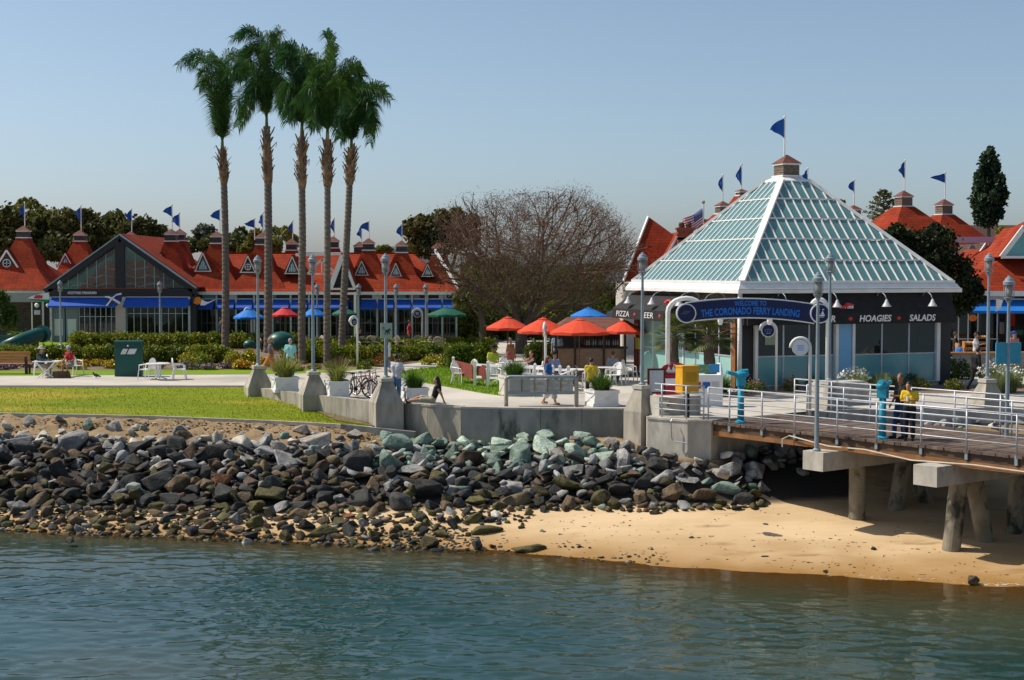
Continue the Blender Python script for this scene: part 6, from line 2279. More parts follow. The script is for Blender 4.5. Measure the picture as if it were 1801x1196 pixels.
for (dx, m) in ((.0, mat('drinks_red', (.35, .015, .03), .4)), ):
 vm = thing('display_rack', 'red display rack with white script and curved top behind the menu board', 'rack', (5.6, 51.6, 0), .15)
 part('body', MB().box((0, .1, .55), (.95, .5, 1.1)), m, vm)
 part('header', MB().prism([(-.5, 1.1), (.5, 1.1), (.5, 1.42), (.3, 1.5), (.0, 1.52), (-.3, 1.42), (-.5, 1.2)], .1), m, vm)
 part('lettering', emblem(vm, -.05, 1.3, .32, -.058, 'towers'), SWHITE, vm)
 part('shelf', MB().box((0, -.17, .85), (.85, .04, .25)), SWHITE, vm)
vm = thing('leaflet_case', 'white slope sided case with teal and blue leaflets behind the yellow box', 'case', (6.75, 51.4, 0), .15)
part('body', MB().box((0, .1, .55), (1.15, .5, 1.1)), WHITE2, vm)
part('side', MB().prism([(-.28, 1.1), (.28, 1.1), (.28, 1.5), (-.1, 1.5)], .06, Matrix.Translation((.55, .1, 0)) @ Matrix.Rotation(pi / 2, 4, 'Z')), WHITE2, vm)
part('leaflet', MB().box((-.2, -.05, 1.32), (.6, .05, .3)), mat('leaflet_teal', (.03, .25, .25), .5, c2=(.3, .35, .1), ns=9), vm)
part('leaflet', MB().box((.3, -.05, 1.33), (.36, .05, .3)), mat('leaflet_blue', (.05, .3, .6), .5), vm)
for k, c in enumerate(((.4, .02, .03), (.02, .1, .4), (.5, .5, .5))):
 part('bin_flap', MB().box((-.35 + .33 * k, -.16, .75), (.26, .03, .22)), mat('flap_%d' % k, c, .5), vm)
cb = thing('concrete_planter', 'stained concrete block planter inside the short railing', 'planter', (5.35, 48.3, 0), .35)
part('box', MB().box((0, 0, .32), (1.5, .7, .64)), CONCP, cb)
part('panel', MB().box((-.55, -.36, .3), (.32, .02, .5)), mat('shell_relief', (.6, .58, .48), .8, c2=(.2, .19, .17), ns=9, lo=.5, hi=.55), cb)
cb2 = thing('concrete_block', 'big pale concrete base at the right post of the welcome arch', 'block', (11.6, 52.3, 0), .35)
part('block', MB().box((0, 0, .38), (1.9, .9, .76)), CONCP, cb2)
part('cap', MB().box((0, 0, .79), (1.7, .7, .06)), CONCP, cb2)
# surfboard, small white stool by the mint wall
o = link('surfboard', MB().ball((0, 0, .62), (.27, .05, .66), 14, 10).mesh('surfboard', MINT, True), None, P(1133, 668))
o.rotation_euler = (0.1, .12, .1)
tag(o, 'mint green surfboard leaning against the mint panels', 'surfboard')
# umbrellas
def umbrella(label, u, v_apex, v_edge, halfpx, y, m, group='open cafe umbrellas', vent=True, seed=0):
 sc_ = FPX / y
 za = z_at(v_apex, y, u)
 r = halfpx / sc_
 ze = z_at(v_edge, y - r * .3, u)
 t = thing('umbrella', label, 'umbrella', (x_at(u, y), y, 0), .39 + seed, group)
 part('pole', MB().tube([(0, 0, 0), (0, 0, za - .05)], .025, 8), mat('umbrella_pole', (.1, .06, .04), .5), t)
 part('base', MB().lathe([(.28, 0), (.28, .06), (.06, .1)], 14), DARK, t)
 mb = MB()
 n = 8
 rings = [(.16, za - .09 * (za - ze)), (r * .55, za - .50 * (za - ze)), (r, ze)]
 vs = []
 for (rr_, z) in rings:
  for k in range(n * 2):
   a = pi * k / n
   f = 1.0 if k % 2 == 0 else .945
   vs.append((rr_ * f * cos(a), rr_ * f * sin(a), z - (.0 if k % 2 == 0 else -.03 * rr_)))
 # valance
 for k in range(n * 2):
  a = pi * k / n
  f = 1.0 if k % 2 == 0 else .945
  vs.append((r * f * cos(a), r * f * sin(a), ze - .09))
 mm = n * 2
 fs = []
 for i in range(3):
  for k in range(mm):
   fs.append((i * mm + k, i * mm + (k + 1) % mm, (i + 1) * mm + (k + 1) % mm, (i + 1) * mm + k))
 off = len(vs)
 vs += [(x * .99, y2 * .99, z - .015) for (x, y2, z) in vs]
 fs += [tuple(off + i for i in f[::-1]) for f in fs]
 mb.add(vs, fs)
 part('canopy', mb, m, t)
 part('vent', MB().lathe([(.24, za - .10 * (za - ze) + .0), (.05, za), (.02, za + .05)], 8), m, t)
 for k in range(n):
  a = 2 * pi * k / n
  part('rib', MB().beam((0, 0, za - .1), (r * .97 * cos(a), r * .97 * sin(a), ze - .02), .015, .02), mat('umbrella_pole', (.1, .06, .04), .5), t)
 return t
RORG = mat('orange_red_canvas', (.66, .062, .018), .8, c2=(.58, .05, .016), ns=1.5, world=True)
umbrella('open orange red umbrella nearest the bare tree trunk, leftmost of the front four', 893, 557, 577, 40, 70, RORG)
umbrella('open orange red umbrella behind the edge-on hook sign', 955, 559, 583, 46, 66, RORG, seed=.2)
umbrella('broad open orange red umbrella in front of the bar', 1019, 560, 585, 54, 63, RORG, seed=.1)
umbrella('orange red umbrella half hidden by the pavilion corner', 1098, 563, 583, 40, 66, RORG)
umbrella('bright blue umbrella above the bar roof by the hedge', 1035, 541, 556, 34, 76, BLUEB)
umbrella('bright blue umbrella left of the second palm trunk', 438, 542, 558, 28, 90, BLUEB)
umbrella('crimson red umbrella between the second and third palms', 501, 540, 554, 24, 91, CRIM)
umbrella('bright blue umbrella between the third and fourth palms', 553, 540, 554, 22, 90, BLUEB)
umbrella('dark green umbrella behind the fifth palm trunk', 606, 541, 552, 23, 90, GREENU)
umbrella('wide dark green umbrella at the right end of the shop row', 786, 540, 554, 36, 84, GREENU)
# cafe fence
cf = thing('cafe_fence', 'white post and rail fence around the outdoor cafe tables', 'fence', P(855, 660))
o_ = cf.location
fp = [(797, 655, 63), (835, 660, 60.5), (858, 662, 60), (885, 664, 59.5), (913, 666, 59), (941, 669, 58.5), (972, 672, 57.5), (985, 672, 57.3), (1000, 674, 57)]
fp = [Vector((x_at(u, y), y, 0)) - o_ for (u, v, y) in fp]
for i, q in enumerate(fp):
 part('post', MB().box((q.x, q.y, .5), (.12, .12, 1.02)), WHITE, cf)
 part('post_cap', MB().lathe([(.09, 1.01), (.02, 1.07)], 4, (q.x, q.y, 0), ph=pi / 4), WHITE, cf)
 if i >= 2:
  p0 = fp[i - 1]
  part('rail', MB().beam((p0.x, p0.y, .88), (q.x, q.y, .88), .05, .09), WHITE, cf)
  part('rail', MB().beam((p0.x, p0.y, .38), (q.x, q.y, .38), .05, .09), WHITE, cf)
for a, b in ((0, 1), (1, 2)):
 p, q = fp[a], fp[b]
 part('cloth_panel', MB().plate([(p.x + .1, p.y, .9), (p.x + .1, p.y, .32), (q.x - .1, q.y, .3), (q.x - .1, q.y, .88)], .03), MCLOTH, cf)
part('handrail', MB().tube([fp[5] + Vector((0, -.8, .35)), fp[7] + Vector((.1, -.5, .75)), fp[8] + Vector((.3, -.4, .95))], .035, 6), WHITE, cf, smooth=True)
rr = random.Random(4)
cafe = [(810, 62, 1.0), (868, 61, .4), (845, 63.5, 2.2), (925, 61.5, 2.8), (905, 62.5, .7), (950, 61, -2), (968, 62, 1.4), (1108, 63, 1.2), (1078, 60.8, -1.2), (1092, 61.5, 2.9), (895, 65, 1)]
for i, (u, y, r_) in enumerate(cafe):
 dup(ch0, (x_at(u, y), y, 0), r_, ['white cafe armchair beside the maroon cloth of the fence', 'white cafe armchair just inside the fence post corner', 'white cafe armchair behind the round backed one by the fence',
  'white cafe armchair under the first red umbrella', 'white cafe armchair beside the bare tree trunk', 'white cafe armchair right of the edge-on hook sign', 'white cafe armchair behind the parked bicycle',
  'white chair against the mint wall of the pavilion', 'white armchair beside the brick corner of the pavilion', 'white armchair turned away by the brick pavilion corner', 'white cafe armchair far back near the hedge'][i])
dup(ch0, (x_at(1040, 57.6), 57.6, 0), pi + .1, 'white slatted armchair with the person in yellow, seen from behind', sc=1.12)
for i, (u, y) in enumerate(((880, 62.5), (935, 62), (1010, 60), (1070, 61.5))):
 dup(tb0, (x_at(u, y), y, 0), 0, ['white cafe table under the first red umbrella', 'white cafe table under the middle red umbrella', 'white cafe table beside the person in yellow', 'white cafe table near the pavilion corner'][i])
BEI = mat('beige_wicker', (.5, .42, .33), .6)
pc = arm_chair('beige wicker chair left end of the patio row behind the hedges', (x_at(488, 84), 84, 0), .3, m=BEI)
for i, (u, y, r_) in enumerate(((503, 85, 2), (640, 83, .5), (655, 84, 2.9), (668, 83, 1), (690, 84, -1), (706, 83, 2), (738, 84, .3), (748, 83.5, -2), (762, 84.5, 1.5), (773, 83, 2.9), (541, 85, 1), (556, 84, -1))):
 dup(pc, (x_at(u, y), y, 0), r_, 'beige wicker patio chair among the tables behind the hedges', sc=1.1, group='beige patio chairs behind the hedges')
for i, (u, y) in enumerate(((648, 83.5), (698, 83.5), (755, 83.5), (549, 84.5))):
 dup(tb0, (x_at(u, y), y, 0), 0, 'round table among the beige patio chairs behind the hedges', group='patio tables behind the hedges')
o = link('litter_bin', MB().lathe([(.24, 0), (.26, .75), (.22, .8)], 14).mesh('litter_bin', BEI), None, (x_at(719, 84), 84, 0))
tag(o, 'beige round litter bin among the patio chairs', 'bin')
def bicycle(label, loc, rz, fc=(.05, .05, .06)):
 t = thing('bicycle', label, 'bicycle', loc, rz, 'parked bicycles')
 fm = mat('bike_%d' % int(fc[0] * 99 + fc[2] * 9), fc, .35)
 for x in (-.52, .52):
  w_ = part('wheel', MB().tube([(x + .32 * cos(a * pi / 10), 0, .34 + .32 * sin(a * pi / 10)) for a in range(21)], .022, 6, cap=False), RUBBER, t, smooth=True)
  part('rim', MB().tube([(x + .29 * cos(a * pi / 10), 0, .34 + .29 * sin(a * pi / 10)) for a in range(21)], .01, 4, cap=False), CHROME, w_)
  sp = MB()
  for k in range(9):
   a = k * 2 * pi / 9
   sp.beam((x, 0, .34), (x + .29 * cos(a), 0, .34 + .29 * sin(a)), .006, .006)
  part('spokes', sp, CHROME, w_)
 fr_ = MB()
 for a, b in (((-.52, 0, .34), (-.1, 0, .32)), ((-.52, 0, .34), (-.18, 0, .78)), ((-.1, 0, .32), (-.2, 0, .85)), ((-.1, 0, .32), (.36, 0, .74)), ((-.18, 0, .76), (.35, 0, .80)), ((.34, 0, .86), (.52, 0, .34))):
  fr_.tube([a, b], .018, 6)
 part('frame', fr_, fm, t)
 part('saddle', MB().ball((-.22, 0, .9), (.13, .06, .035), 8, 5), RUBBER, t)
 part('handlebar', MB().tube([(.3, -.26, .98), (.37, -.1, .95), (.34, 0, .95), (.37, .1, .95), (.3, .26, .98)], .014, 6), fm, t)
 part('stem', MB().tube([(.34, 0, .84), (.34, 0, .96)], .014, 6), CHROME, t)
 part('chainring', MB().tube([(-.1, .03, .32), (-.1, .05, .32)], [.09, .09], 10), DARK, t)
 for s_ in (-1, 1):
  part('crank', MB().beam((-.1, s_ * .07, .32), (-.1 + s_ * .14, s_ * .1, .32 - s_ * .08), .02, .02), CHROME, t)
 return t
bicycle('dark bicycle parked beside the flax planter, nearest the low wall', (x_at(628, 55.0), 55.0, 0), -.4)
bicycle('red framed bicycle behind the dark one by the low wall', (x_at(640, 55.6), 55.6, 0), -.8, (.3, .02, .03))
bicycle('upright parked bicycle with a tan seat behind the third lamp pillar', (x_at(653, 56.6), 56.6, 0), 1.2, (.2, .13, .1))
bicycle('blue bicycle beside the man in the white shirt', (x_at(696, 53.2), 53.2, 0), .2, (.1, .25, .5))
bicycle('bicycle leaning on the cafe fence in front of the person in yellow', (x_at(1000, 57.9), 57.9, 0), .15, (.08, .08, .09))
rk = thing('bicycle_rack', 'bent steel hoop rack holding the bicycles by the low wall', 'rack', (x_at(643, 56), 56, 0), .3)
for x in (-.4, .2):
 part('hoop', MB().tube([(x, -.2, 0), (x, -.2, .7), (x, -.1, .82), (x, .1, .82), (x, .2, .7), (x, .2, 0)], .025, 6), CHROME, rk, smooth=True)
# national flags on slanted poles at the gable shop
def slant_flag(label, name, tip, foot, polys, y):
 t = thing(name, label, 'flag', D(foot[0], foot[1], y), 0)
 o_ = t.location
 part('pole', MB().tube([(0, 0, 0), D(tip[0], tip[1], y - .6) - o_], .025, 6), DARK, t)
 for nm, pts, m, dy in polys:
  q = [D(u, v, y - .5 - dy) - o_ for (u, v) in pts]
  mb = MB()
  n = len(q)
  vs = [(p.x, p.y + .05 * sin(p.x * 4), p.z) for p in q] + [(p.x, p.y + .015 + .05 * sin(p.x * 4), p.z) for p in q]
  fs = [tuple(range(n)), tuple(range(2 * n - 1, n - 1, -1))] + [(i, i + n, (i + 1) % n + n, (i + 1) % n) for i in range(n)]
  mb.add(vs, fs)
  part(nm, mb, m, t)
 return t
FG = mat('flag_green', (.005, .2, .06), .7)
FW = mat('flag_white', (.65, .66, .68), .7)
FB = mat('flag_royal', (.01, .03, .16), .7)
FO = mat('flag_orange', (.6, .18, .01), .7)
slant_flag('white and green flag with a red beast flying left of the shop', 'national_flag', (87.5, 513), (84, 535),
   [('white_field', [(87, 514), (70, 517), (55, 521), (48, 525), (60, 526), (72, 526.5), (86, 527)], FW, 0),
   ('green_field', [(86, 527), (72, 526.5), (60, 526), (48, 525.5), (54, 528), (68, 529), (77, 531), (84, 532)], FG, 0.01),
   ('beast', [(60, 522), (64, 518.5), (66, 520), (69, 518), (71, 520), (74, 519), (75, 523), (73, 526), (71, 523.5), (69, 526), (66, 524), (64, 526), (62, 524), (59, 524.5)], SRED, .03)], 95)
slant_flag('dark blue flag with a white diagonal cross over the shop door', 'national_flag', (216, 513), (213, 530),
   [('blue_field', [(215, 514), (200, 517), (190, 520), (184, 524), (187, 534), (196, 538), (203, 531), (208, 528), (212, 533), (213, 526)], FB, 0),
   ('cross_arm', [(184, 521), (192, 521), (203, 526), (212, 532), (210, 535), (200, 529), (190, 524), (184, 523)], FW, .03),
   ('cross_arm', [(213, 515), (205, 517), (196, 524), (190, 532), (185, 538), (189, 538), (196, 529), (204, 520), (214, 518)], FW, .035)], 95)
slant_flag('orange and white flag streaming right from the gable shop corner', 'national_flag', (342, 529), (339, 534),
   [('orange_field', [(340, 529), (344, 523), (350, 522), (355, 527), (353, 533), (347, 536), (340, 533)], FO, 0),
   ('white_field', [(355, 527), (361, 530), (366, 531), (375, 528), (382, 524), (376, 529), (368, 533), (360, 537), (352, 537), (353, 533)], FW, .01)], 95)
for u_, y_2 in ((1694, 71), (1706, 70.6), (1728, 70.8)):
 t = thing('bread_rack', {1694: 'wooden rack with loaves below the blue awning, leftmost', 1706: 'tan wooden crate stand between the bread racks', 1728: 'tall rack stacked with baskets of goods behind the lamp pole'}[u_], 'rack', (x_at(u_, y_2), y_2, .3))
 hh = {1694: .95, 1706: 1.05, 1728: 1.5}[u_]
 for s_ in (-.28, .28):
  part('side', MB().box((s_, 0, hh / 2), (.04, .4, hh)), DARK if u_ == 1728 else WOOD, t)
 part('back', MB().box((0, .2, hh / 2), (.56, .03, hh)), WOOD if u_ == 1706 else DARK, t)
 for k in range(int(hh / .26)):
  s2 = part('shelf', MB().box((0, 0, .12 + k * .27), (.52, .4, .03)), WOOD, t)
  mb = MB()
  for q in range(5):
   mb.ball((-.2 + q * .1, -.08, .19 + k * .27), (.06, .12, .05), 7, 5)
  part('loaf', mb, mat('loaf_crust', (.45, .22, .08), .7, c2=(.55, .35, .18), ns=9), s2, kind='stuff')
o = link('hanging_basket', MB().ball((0, 0, 0), (.2, .2, .17), 12, 8).mesh('hanging_basket', mat('flower_orange_clump', (.6, .1, .01), .8, c2=(.5, .2, .02), ns=9)), None, D(1711, 559, 72))
tag(o, 'orange flower ball hanging under the blue awning', 'hanging basket')
wf = part('windsock', MB().tube([D(1758, 527, 73), D(1756, 540, 73), D(1752, 548, 73.1)], [.17, .12, .02], 10), SWHITE, None)
tag(wf, 'white windsock hanging before the blue awning at right', 'windsock')
# trellis at far left
tl = thing('trellis', 'green wire trellis with a climbing plant at the left edge', 'trellis', (x_at(8, 88), 88, 0))
for k in range(7):
 part('bar', MB().box((-.9 + .35 * k, 0, 1.2), (.03, .03, 2.2 - .1 * k)), GREENP, tl)
for k in range(6):
 part('bar', MB().box((.15, .01, .3 + .36 * k), (2.1, .03, .03)), GREENP, tl)
bird = thing('pigeon', 'dark pigeon standing on the promenade near the seated pair', 'bird', P(169, 665), .6)
DB = mat('pigeon_grey', (.05, .055, .065), .6)
mb = MB().ball((0, 0, .13), (.13, .07, .07), 10, 7, Matrix.Rotation(.35, 3, 'Y'))
mb.ball((-.12, 0, .23), (.04, .035, .045), 8, 6).tube([(-.07, 0, .16), (-.12, 0, .22)], [.04, .03], 8).tube([(-.15, 0, .23), (-.19, 0, .225)], [.012, .003], 5).tube([(.08, 0, .1), (.22, 0, .06)], [.05, .02], 6)
part('body', mb, DB, bird, smooth=True)
for s_ in (-.03, .03):
 part('leg', MB().tube([(0, s_, .08), (0, s_, 0), (-.03, s_, .005)], .008, 5), mat('pigeon_leg', (.4, .15, .12), .6), bird)
tr = thing('stump', 'low brown stump seat between the crossed leg table and the person in red', 'stump', P(108, 664))
part('stump_body', MB().lathe([(.42, 0), (.4, .1), (.36, .22), (.38, .27)], 14), mat('stump_bark', (.16, .09, .05), .9, c2=(.09, .05, .03), ns=6, bump=.4), tr)
# =================================================================== PALMS
FROND = leafmat('palm_frond', (.018, .075, .022), (.075, .15, .02), rough=.42, isl=.45, ns=.5)
RACH = mat('frond_stalk', (.14, .17, .06), .6)
def catmull(pts, n):
 pts = [Vector(p) for p in pts]
 P_ = [pts[0] * 2 - pts[1]] + pts + [pts[-1] * 2 - pts[-2]]
 out_ = []
 for i in range(1, len(P_) - 2):
  for k in range(n):
   t = k / n
   a, b, c, d = P_[i - 1], P_[i], P_[i + 1], P_[i + 2]
   out_.append(.5 * ((2 * b) + (c - a) * t + (2 * a - 5 * b + 4 * c - d) * t * t + (-a + 3 * b - 3 * c + d) * t ** 3))
 out_.append(pts[-1])
 return out_
def frond_mesh(path, nl, ll, seed, start=.2, wd=.04, droop=1.0):
 """rachis plus plumose drooping leaflets along a smoothed path (local coordinates)"""
 rg = random.Random(seed)
 pts = catmull(path, 8)
 N_ = len(pts) - 1
 vs, fs = [], []
 mb = MB().tube(pts[::2] + ([pts[-1]] if len(pts) % 2 == 0 else []), [.035 * (1 - .85 * i / (N_ / 2 + 1)) for i in range(len(pts[::2]) + (1 if len(pts) % 2 == 0 else 0))], 4)
 for k in range(nl):
  t = start + (1 - start) * (k + rg.random()) / nl
  i = min(int(t * N_), N_ - 1)
  p = pts[i].lerp(pts[i + 1], t * N_ - i)
  d = (pts[i + 1] - pts[i]).normalized()
  side = d.cross(Vector((rg.gauss(0, .5), 1, rg.gauss(0, .35)))).normalized() * (1 if k % 2 else -1)
  dep = Vector((0, 1, 0)) * rg.gauss(0, .55)
  env = (.55 + .45 * sin(pi * min(1, (t - start) / (1 - start) * .85 + .15)))
  L_ = ll * env * rg.uniform(.75, 1.15)
  d0 = (side * .75 + d * .75 + dep + Vector((-.12, 0, .05))).normalized()
  q1 = p + d0 * L_ * .45
  d1 = (d0 * .6 + Vector((-.06, 0, -.75 * droop))).normalized()
  q2 = q1 + d1 * L_ * .6
  w_ = d0.cross(Vector((0, 1, .3))).normalized() * wd * .5
  o = len(mb.v)
  mb.v += [tuple(p - w_ * .5), tuple(p + w_ * .5), tuple(q1 + w_), tuple(q1 - w_), tuple(q2)]
  mb.f += [(o, o + 1, o + 2, o + 3), (o + 3, o + 2, o + 4)]
 me = mb.mesh('frond', FROND)
 return me
def boot_mesh(pts, rad, n, seed):
 rg = random.Random(seed)
 mb = MB()
 pts = catmull(pts, 10)
 for k in range(n):
  t = k / n
  i = int(t * (len(pts) - 1))
  p = pts[i]
  a = k * 2.4 + rg.uniform(-.3, .3)
  r = rad(t)
  dx = Vector((cos(a), sin(a), 0))
  b = p + dx * r * .6
  L_ = rg.uniform(.22, .5)
  tip = b + dx * rg.uniform(.06, .2) * (1 + t) + Vector((0, 0, L_))
  s_ = Vector((-sin(a), cos(a), 0)) * rg.uniform(.05, .09)
  th = dx * .025
  o = len(mb.v)
  mb.v += [tuple(v) for v in (b - s_ * 1.4 - Vector((0, 0, .1)), b + s_ * 1.4 - Vector((0, 0, .1)), tip + s_ * .5, tip - s_ * .5,
         b - s_ * 1.4 - th * 2 - Vector((0, 0, .1)), b + s_ * 1.4 - th * 2 - Vector((0, 0, .1)), tip + s_ * .4 - th, tip - s_ * .4 - th)]
  mb.f += [(o, o + 1, o + 2, o + 3), (o + 7, o + 6, o + 5, o + 4), (o, o + 4, o + 5, o + 1), (o + 1, o + 5, o + 6, o + 2), (o + 2, o + 6, o + 7, o + 3), (o + 3, o + 7, o + 4, o)]
  if rg.random() < .35:
   q = tip + Vector((rg.uniform(-.25, .05), rg.uniform(-.1, .1), rg.uniform(-.4, -.1)))
   mb.beam(tip, q, .03, .012)
 return mb
def queen_palm(label, trunk, wpx, boots, fronds, seed):
 """trunk: photo polyline from the ground up; all at one depth"""
 u0, v0 = trunk[0]
 b = P(u0, v0)
 y = b.y
 sc_ = FPX / y
 t = thing('palm_tree', label, 'palm tree', b, 0, 'tall queen palms on the garden bed')
 loc = [D(u, v, y) - b for (u, v) in trunk]
 pts = catmull(loc, 26)
 rg = random.Random(seed)
 rs = []
 for i in range(len(pts)):
  f = i / (len(pts) - 1)
  rs.append(wpx / 2 / sc_ * (1.12 - .2 * f) * (1 + (.07 if i % 2 else -.03) + rg.uniform(-.02, .02)))
 part('trunk', MB().tube(pts, rs, 12), BARK, t, smooth=False)
 bl = [D(u, v, y) - b for (u, v) in boots[0]]
 bw_ = boots[1] / 2 / sc_
 core = catmull(bl, 8)
 part('crown_base', MB().tube(core, [bw_ * (.62 + .38 * sin(pi * min(1, i / len(core) * 1.1 + .15))) for i in range(len(core))], 12), BOOT, t, smooth=True)
 part('leaf_bases', boot_mesh(bl, lambda s_: bw_ * (1.05 + .25 * sin(pi * s_)), 46, seed), BOOT, t)
 sh = [D(u, v, y) - b for (u, v) in (boots[0][-1], fronds[0][0])]
 part('crownshaft', MB().tube([sh[0] - Vector((0, 0, .4)), sh[1] + Vector((0, 0, .5))], [.13, .06], 10), mat('crownshaft_green', (.12, .16, .05), .6), t, smooth=True)
 k = 0
 for rep in range(3):
  for f in fronds:
   dep = rg.uniform(-.9, .9)
   jit = 0 if rep == 0 else 9
   path = []
   for i, (u, v) in enumerate(f):
    s_ = i / (len(f) - 1)
    q = D(u + rg.gauss(0, jit) * s_, v + (rg.gauss(0, jit) + rep * 7) * s_, y) - b
    q.y += dep * s_ * 1.3
    path.append(q)
   part('frond', frond_mesh(path, 210, 1.0, seed * 50 + k, start=.07, wd=.034), FROND, t)
   k += 1
 return t
queen_palm('leftmost tall queen palm with a narrow crown bent to the left', [(396, 615), (397, 500), (396, 400), (393, 300), (391, 262)], 11.8,
   ([(394, 322), (393, 298), (391, 262)], 15),
   [[(391, 250), (388, 200), (380, 140), (352, 95), (326, 108)], [(391, 250), (394, 200), (394, 150), (402, 100), (428, 88)], [(391, 250), (382, 215), (374, 170), (366, 130), (356, 128)],
   [(391, 250), (396, 220), (400, 180), (398, 140), (390, 112)], [(391, 250), (388, 220), (386, 180), (384, 120), (366, 94)], [(391, 250), (393, 200), (400, 160), (414, 122), (434, 120)]], 1)
queen_palm('second tall queen palm with the highest crown of the five', [(471, 621), (472, 500), (472, 400), (471, 300), (469, 222)], 13,
   ([(472, 322), (470, 280), (469, 226)], 18),
   [[(469, 215), (468, 150), (462, 95), (442, 50), (412, 56)], [(469, 215), (462, 160), (447, 120), (428, 108), (414, 132)], [(469, 215), (466, 170), (452, 140), (440, 160), (433, 198)],
   [(469, 215), (475, 150), (485, 95), (498, 78), (508, 95)], [(469, 215), (470, 150), (457, 90), (438, 88), (422, 112)], [(469, 215), (474, 160), (485, 130), (496, 150), (500, 188)],
   [(469, 215), (470, 140), (470, 95), (478, 66), (490, 76)], [(469, 215), (466, 165), (452, 150), (436, 175), (430, 205)]], 2)
queen_palm('middle tall queen palm, darkest crown, between its neighbours', [(531, 641), (531, 520), (532, 420), (531, 320), (531, 240)], 12,
   ([(531, 332), (530, 290), (531, 240)], 15),
   [[(531, 230), (528, 170), (518, 125), (506, 90), (498, 100)], [(531, 230), (533, 170), (535, 125), (544, 100), (556, 116)], [(531, 230), (526, 180), (517, 150), (508, 162), (503, 190)],
   [(531, 230), (536, 180), (546, 152), (552, 172), (552, 200)], [(531, 230), (531, 180), (528, 130), (517, 84), (508, 82)], [(531, 230), (530, 190), (524, 160), (514, 175), (512, 205)]], 3)
queen_palm('fourth tall queen palm with one upright frond standing over the crown', [(575, 643), (575, 540), (576, 430), (576, 320), (576, 245)], 11,
   ([(576, 326), (576, 290), (576, 248)], 17),
   [[(576, 240), (577, 180), (580, 120), (586, 80), (580, 62)], [(576, 240), (582, 180), (600, 130), (618, 110), (630, 120)], [(576, 240), (570, 190), (560, 150), (552, 150), (547, 180)],
   [(576, 240), (580, 190), (592, 150), (603, 152), (610, 180)], [(576, 240), (574, 180), (568, 135), (560, 115), (552, 130)], [(576, 240), (579, 190), (585, 150), (600, 128), (614, 138)],
   [(576, 240), (573, 200), (564, 175), (554, 190), (552, 215)]], 4)
queen_palm('rightmost tall queen palm leaning right with the lowest crown', [(600, 631), (604, 540), (609, 440), (614, 340), (617, 265)], 11.5,
   ([(615, 322), (616, 295), (618, 262)], 17),
   [[(618, 255), (622, 210), (640, 172), (658, 148), (676, 152)], [(618, 255), (614, 210), (608, 172), (602, 155), (596, 165)], [(618, 255), (622, 220), (636, 190), (646, 200), (650, 225)],
   [(618, 255), (618, 210), (622, 170), (630, 148), (642, 152)], [(618, 255), (613, 225), (606, 200), (601, 212), (600, 235)], [(618, 255), (626, 210), (644, 182), (656, 186), (660, 202)]], 5)
def fan_palm(label, u, vbase, vcrown, y, rad_px, seed, trunk_r=.17, n=38, col=None):
 b = P(u, vbase, .02) if y is None else Vector((x_at(u, y), y, 0))
 y = b.y
 sc_ = FPX / y
 zc = z_at(vcrown, y, u)
 R_ = rad_px / sc_
 t = thing('fan_palm', label, 'palm tree', b)
 rg = random.Random(seed)
 mb = MB()
 n_ = 12
 part('trunk', MB().tube([(.04 * sin(i * .5), 0, zc * i / n_) for i in range(n_ + 1)], [trunk_r * (1.15 - .2 * i / n_) * (1 + .08 * (i % 2)) for i in range(n_ + 1)], 12), BARKT, t)
 fm = leafmat('fan_palm_leaf', (.05, .085, .02), (.16, .17, .055), rough=.5, isl=.35, ns=1.5)
 for k in range(n):
  az = k * 2.4 + rg.uniform(-.2, .2)
  el = rg.uniform(-.75, 1.25)
  d = Vector((cos(az) * cos(el), sin(az) * cos(el), sin(el)))
  L_ = R_ * rg.uniform(.45, .6)
  p1 = Vector((0, 0, zc)) + d * L_
  mb = MB().tube([(0, 0, zc), tuple(p1)], [.015, .01], 4)
  sd_ = d.cross(Vector((0, 0, 1))).normalized()
  up = sd_.cross(d)
  m_ = 15
  for j in range(m_):
   a = (j / (m_ - 1) - .5) * 2.5
   dd = (d * cos(a) + sd_ * sin(a) + up * .12).normalized()
   q = p1 + dd * R_ * .34
   q2 = q + (dd + Vector((0, 0, -.55))).normalized() * R_ * .22
   w_ = dd.cross(up).normalized() * .026
   o = len(mb.v)
   mb.v += [tuple(p1), tuple(q + w_), tuple(q - w_), tuple(q2)]
   mb.f += [(o, o + 1, o + 2), (o + 2, o + 1, o + 3)]
  part('leaf', mb, fm, t)
 return t
fan_palm('shaggy fan palm behind the left post of the welcome arch', 1187, 668, 592, 56.5, 47, 11)
fan_palm('shaggy fan palm under the left half of the welcome arch', 1249, 672, 590, 55.8, 52, 12, trunk_r=.2, n=44)
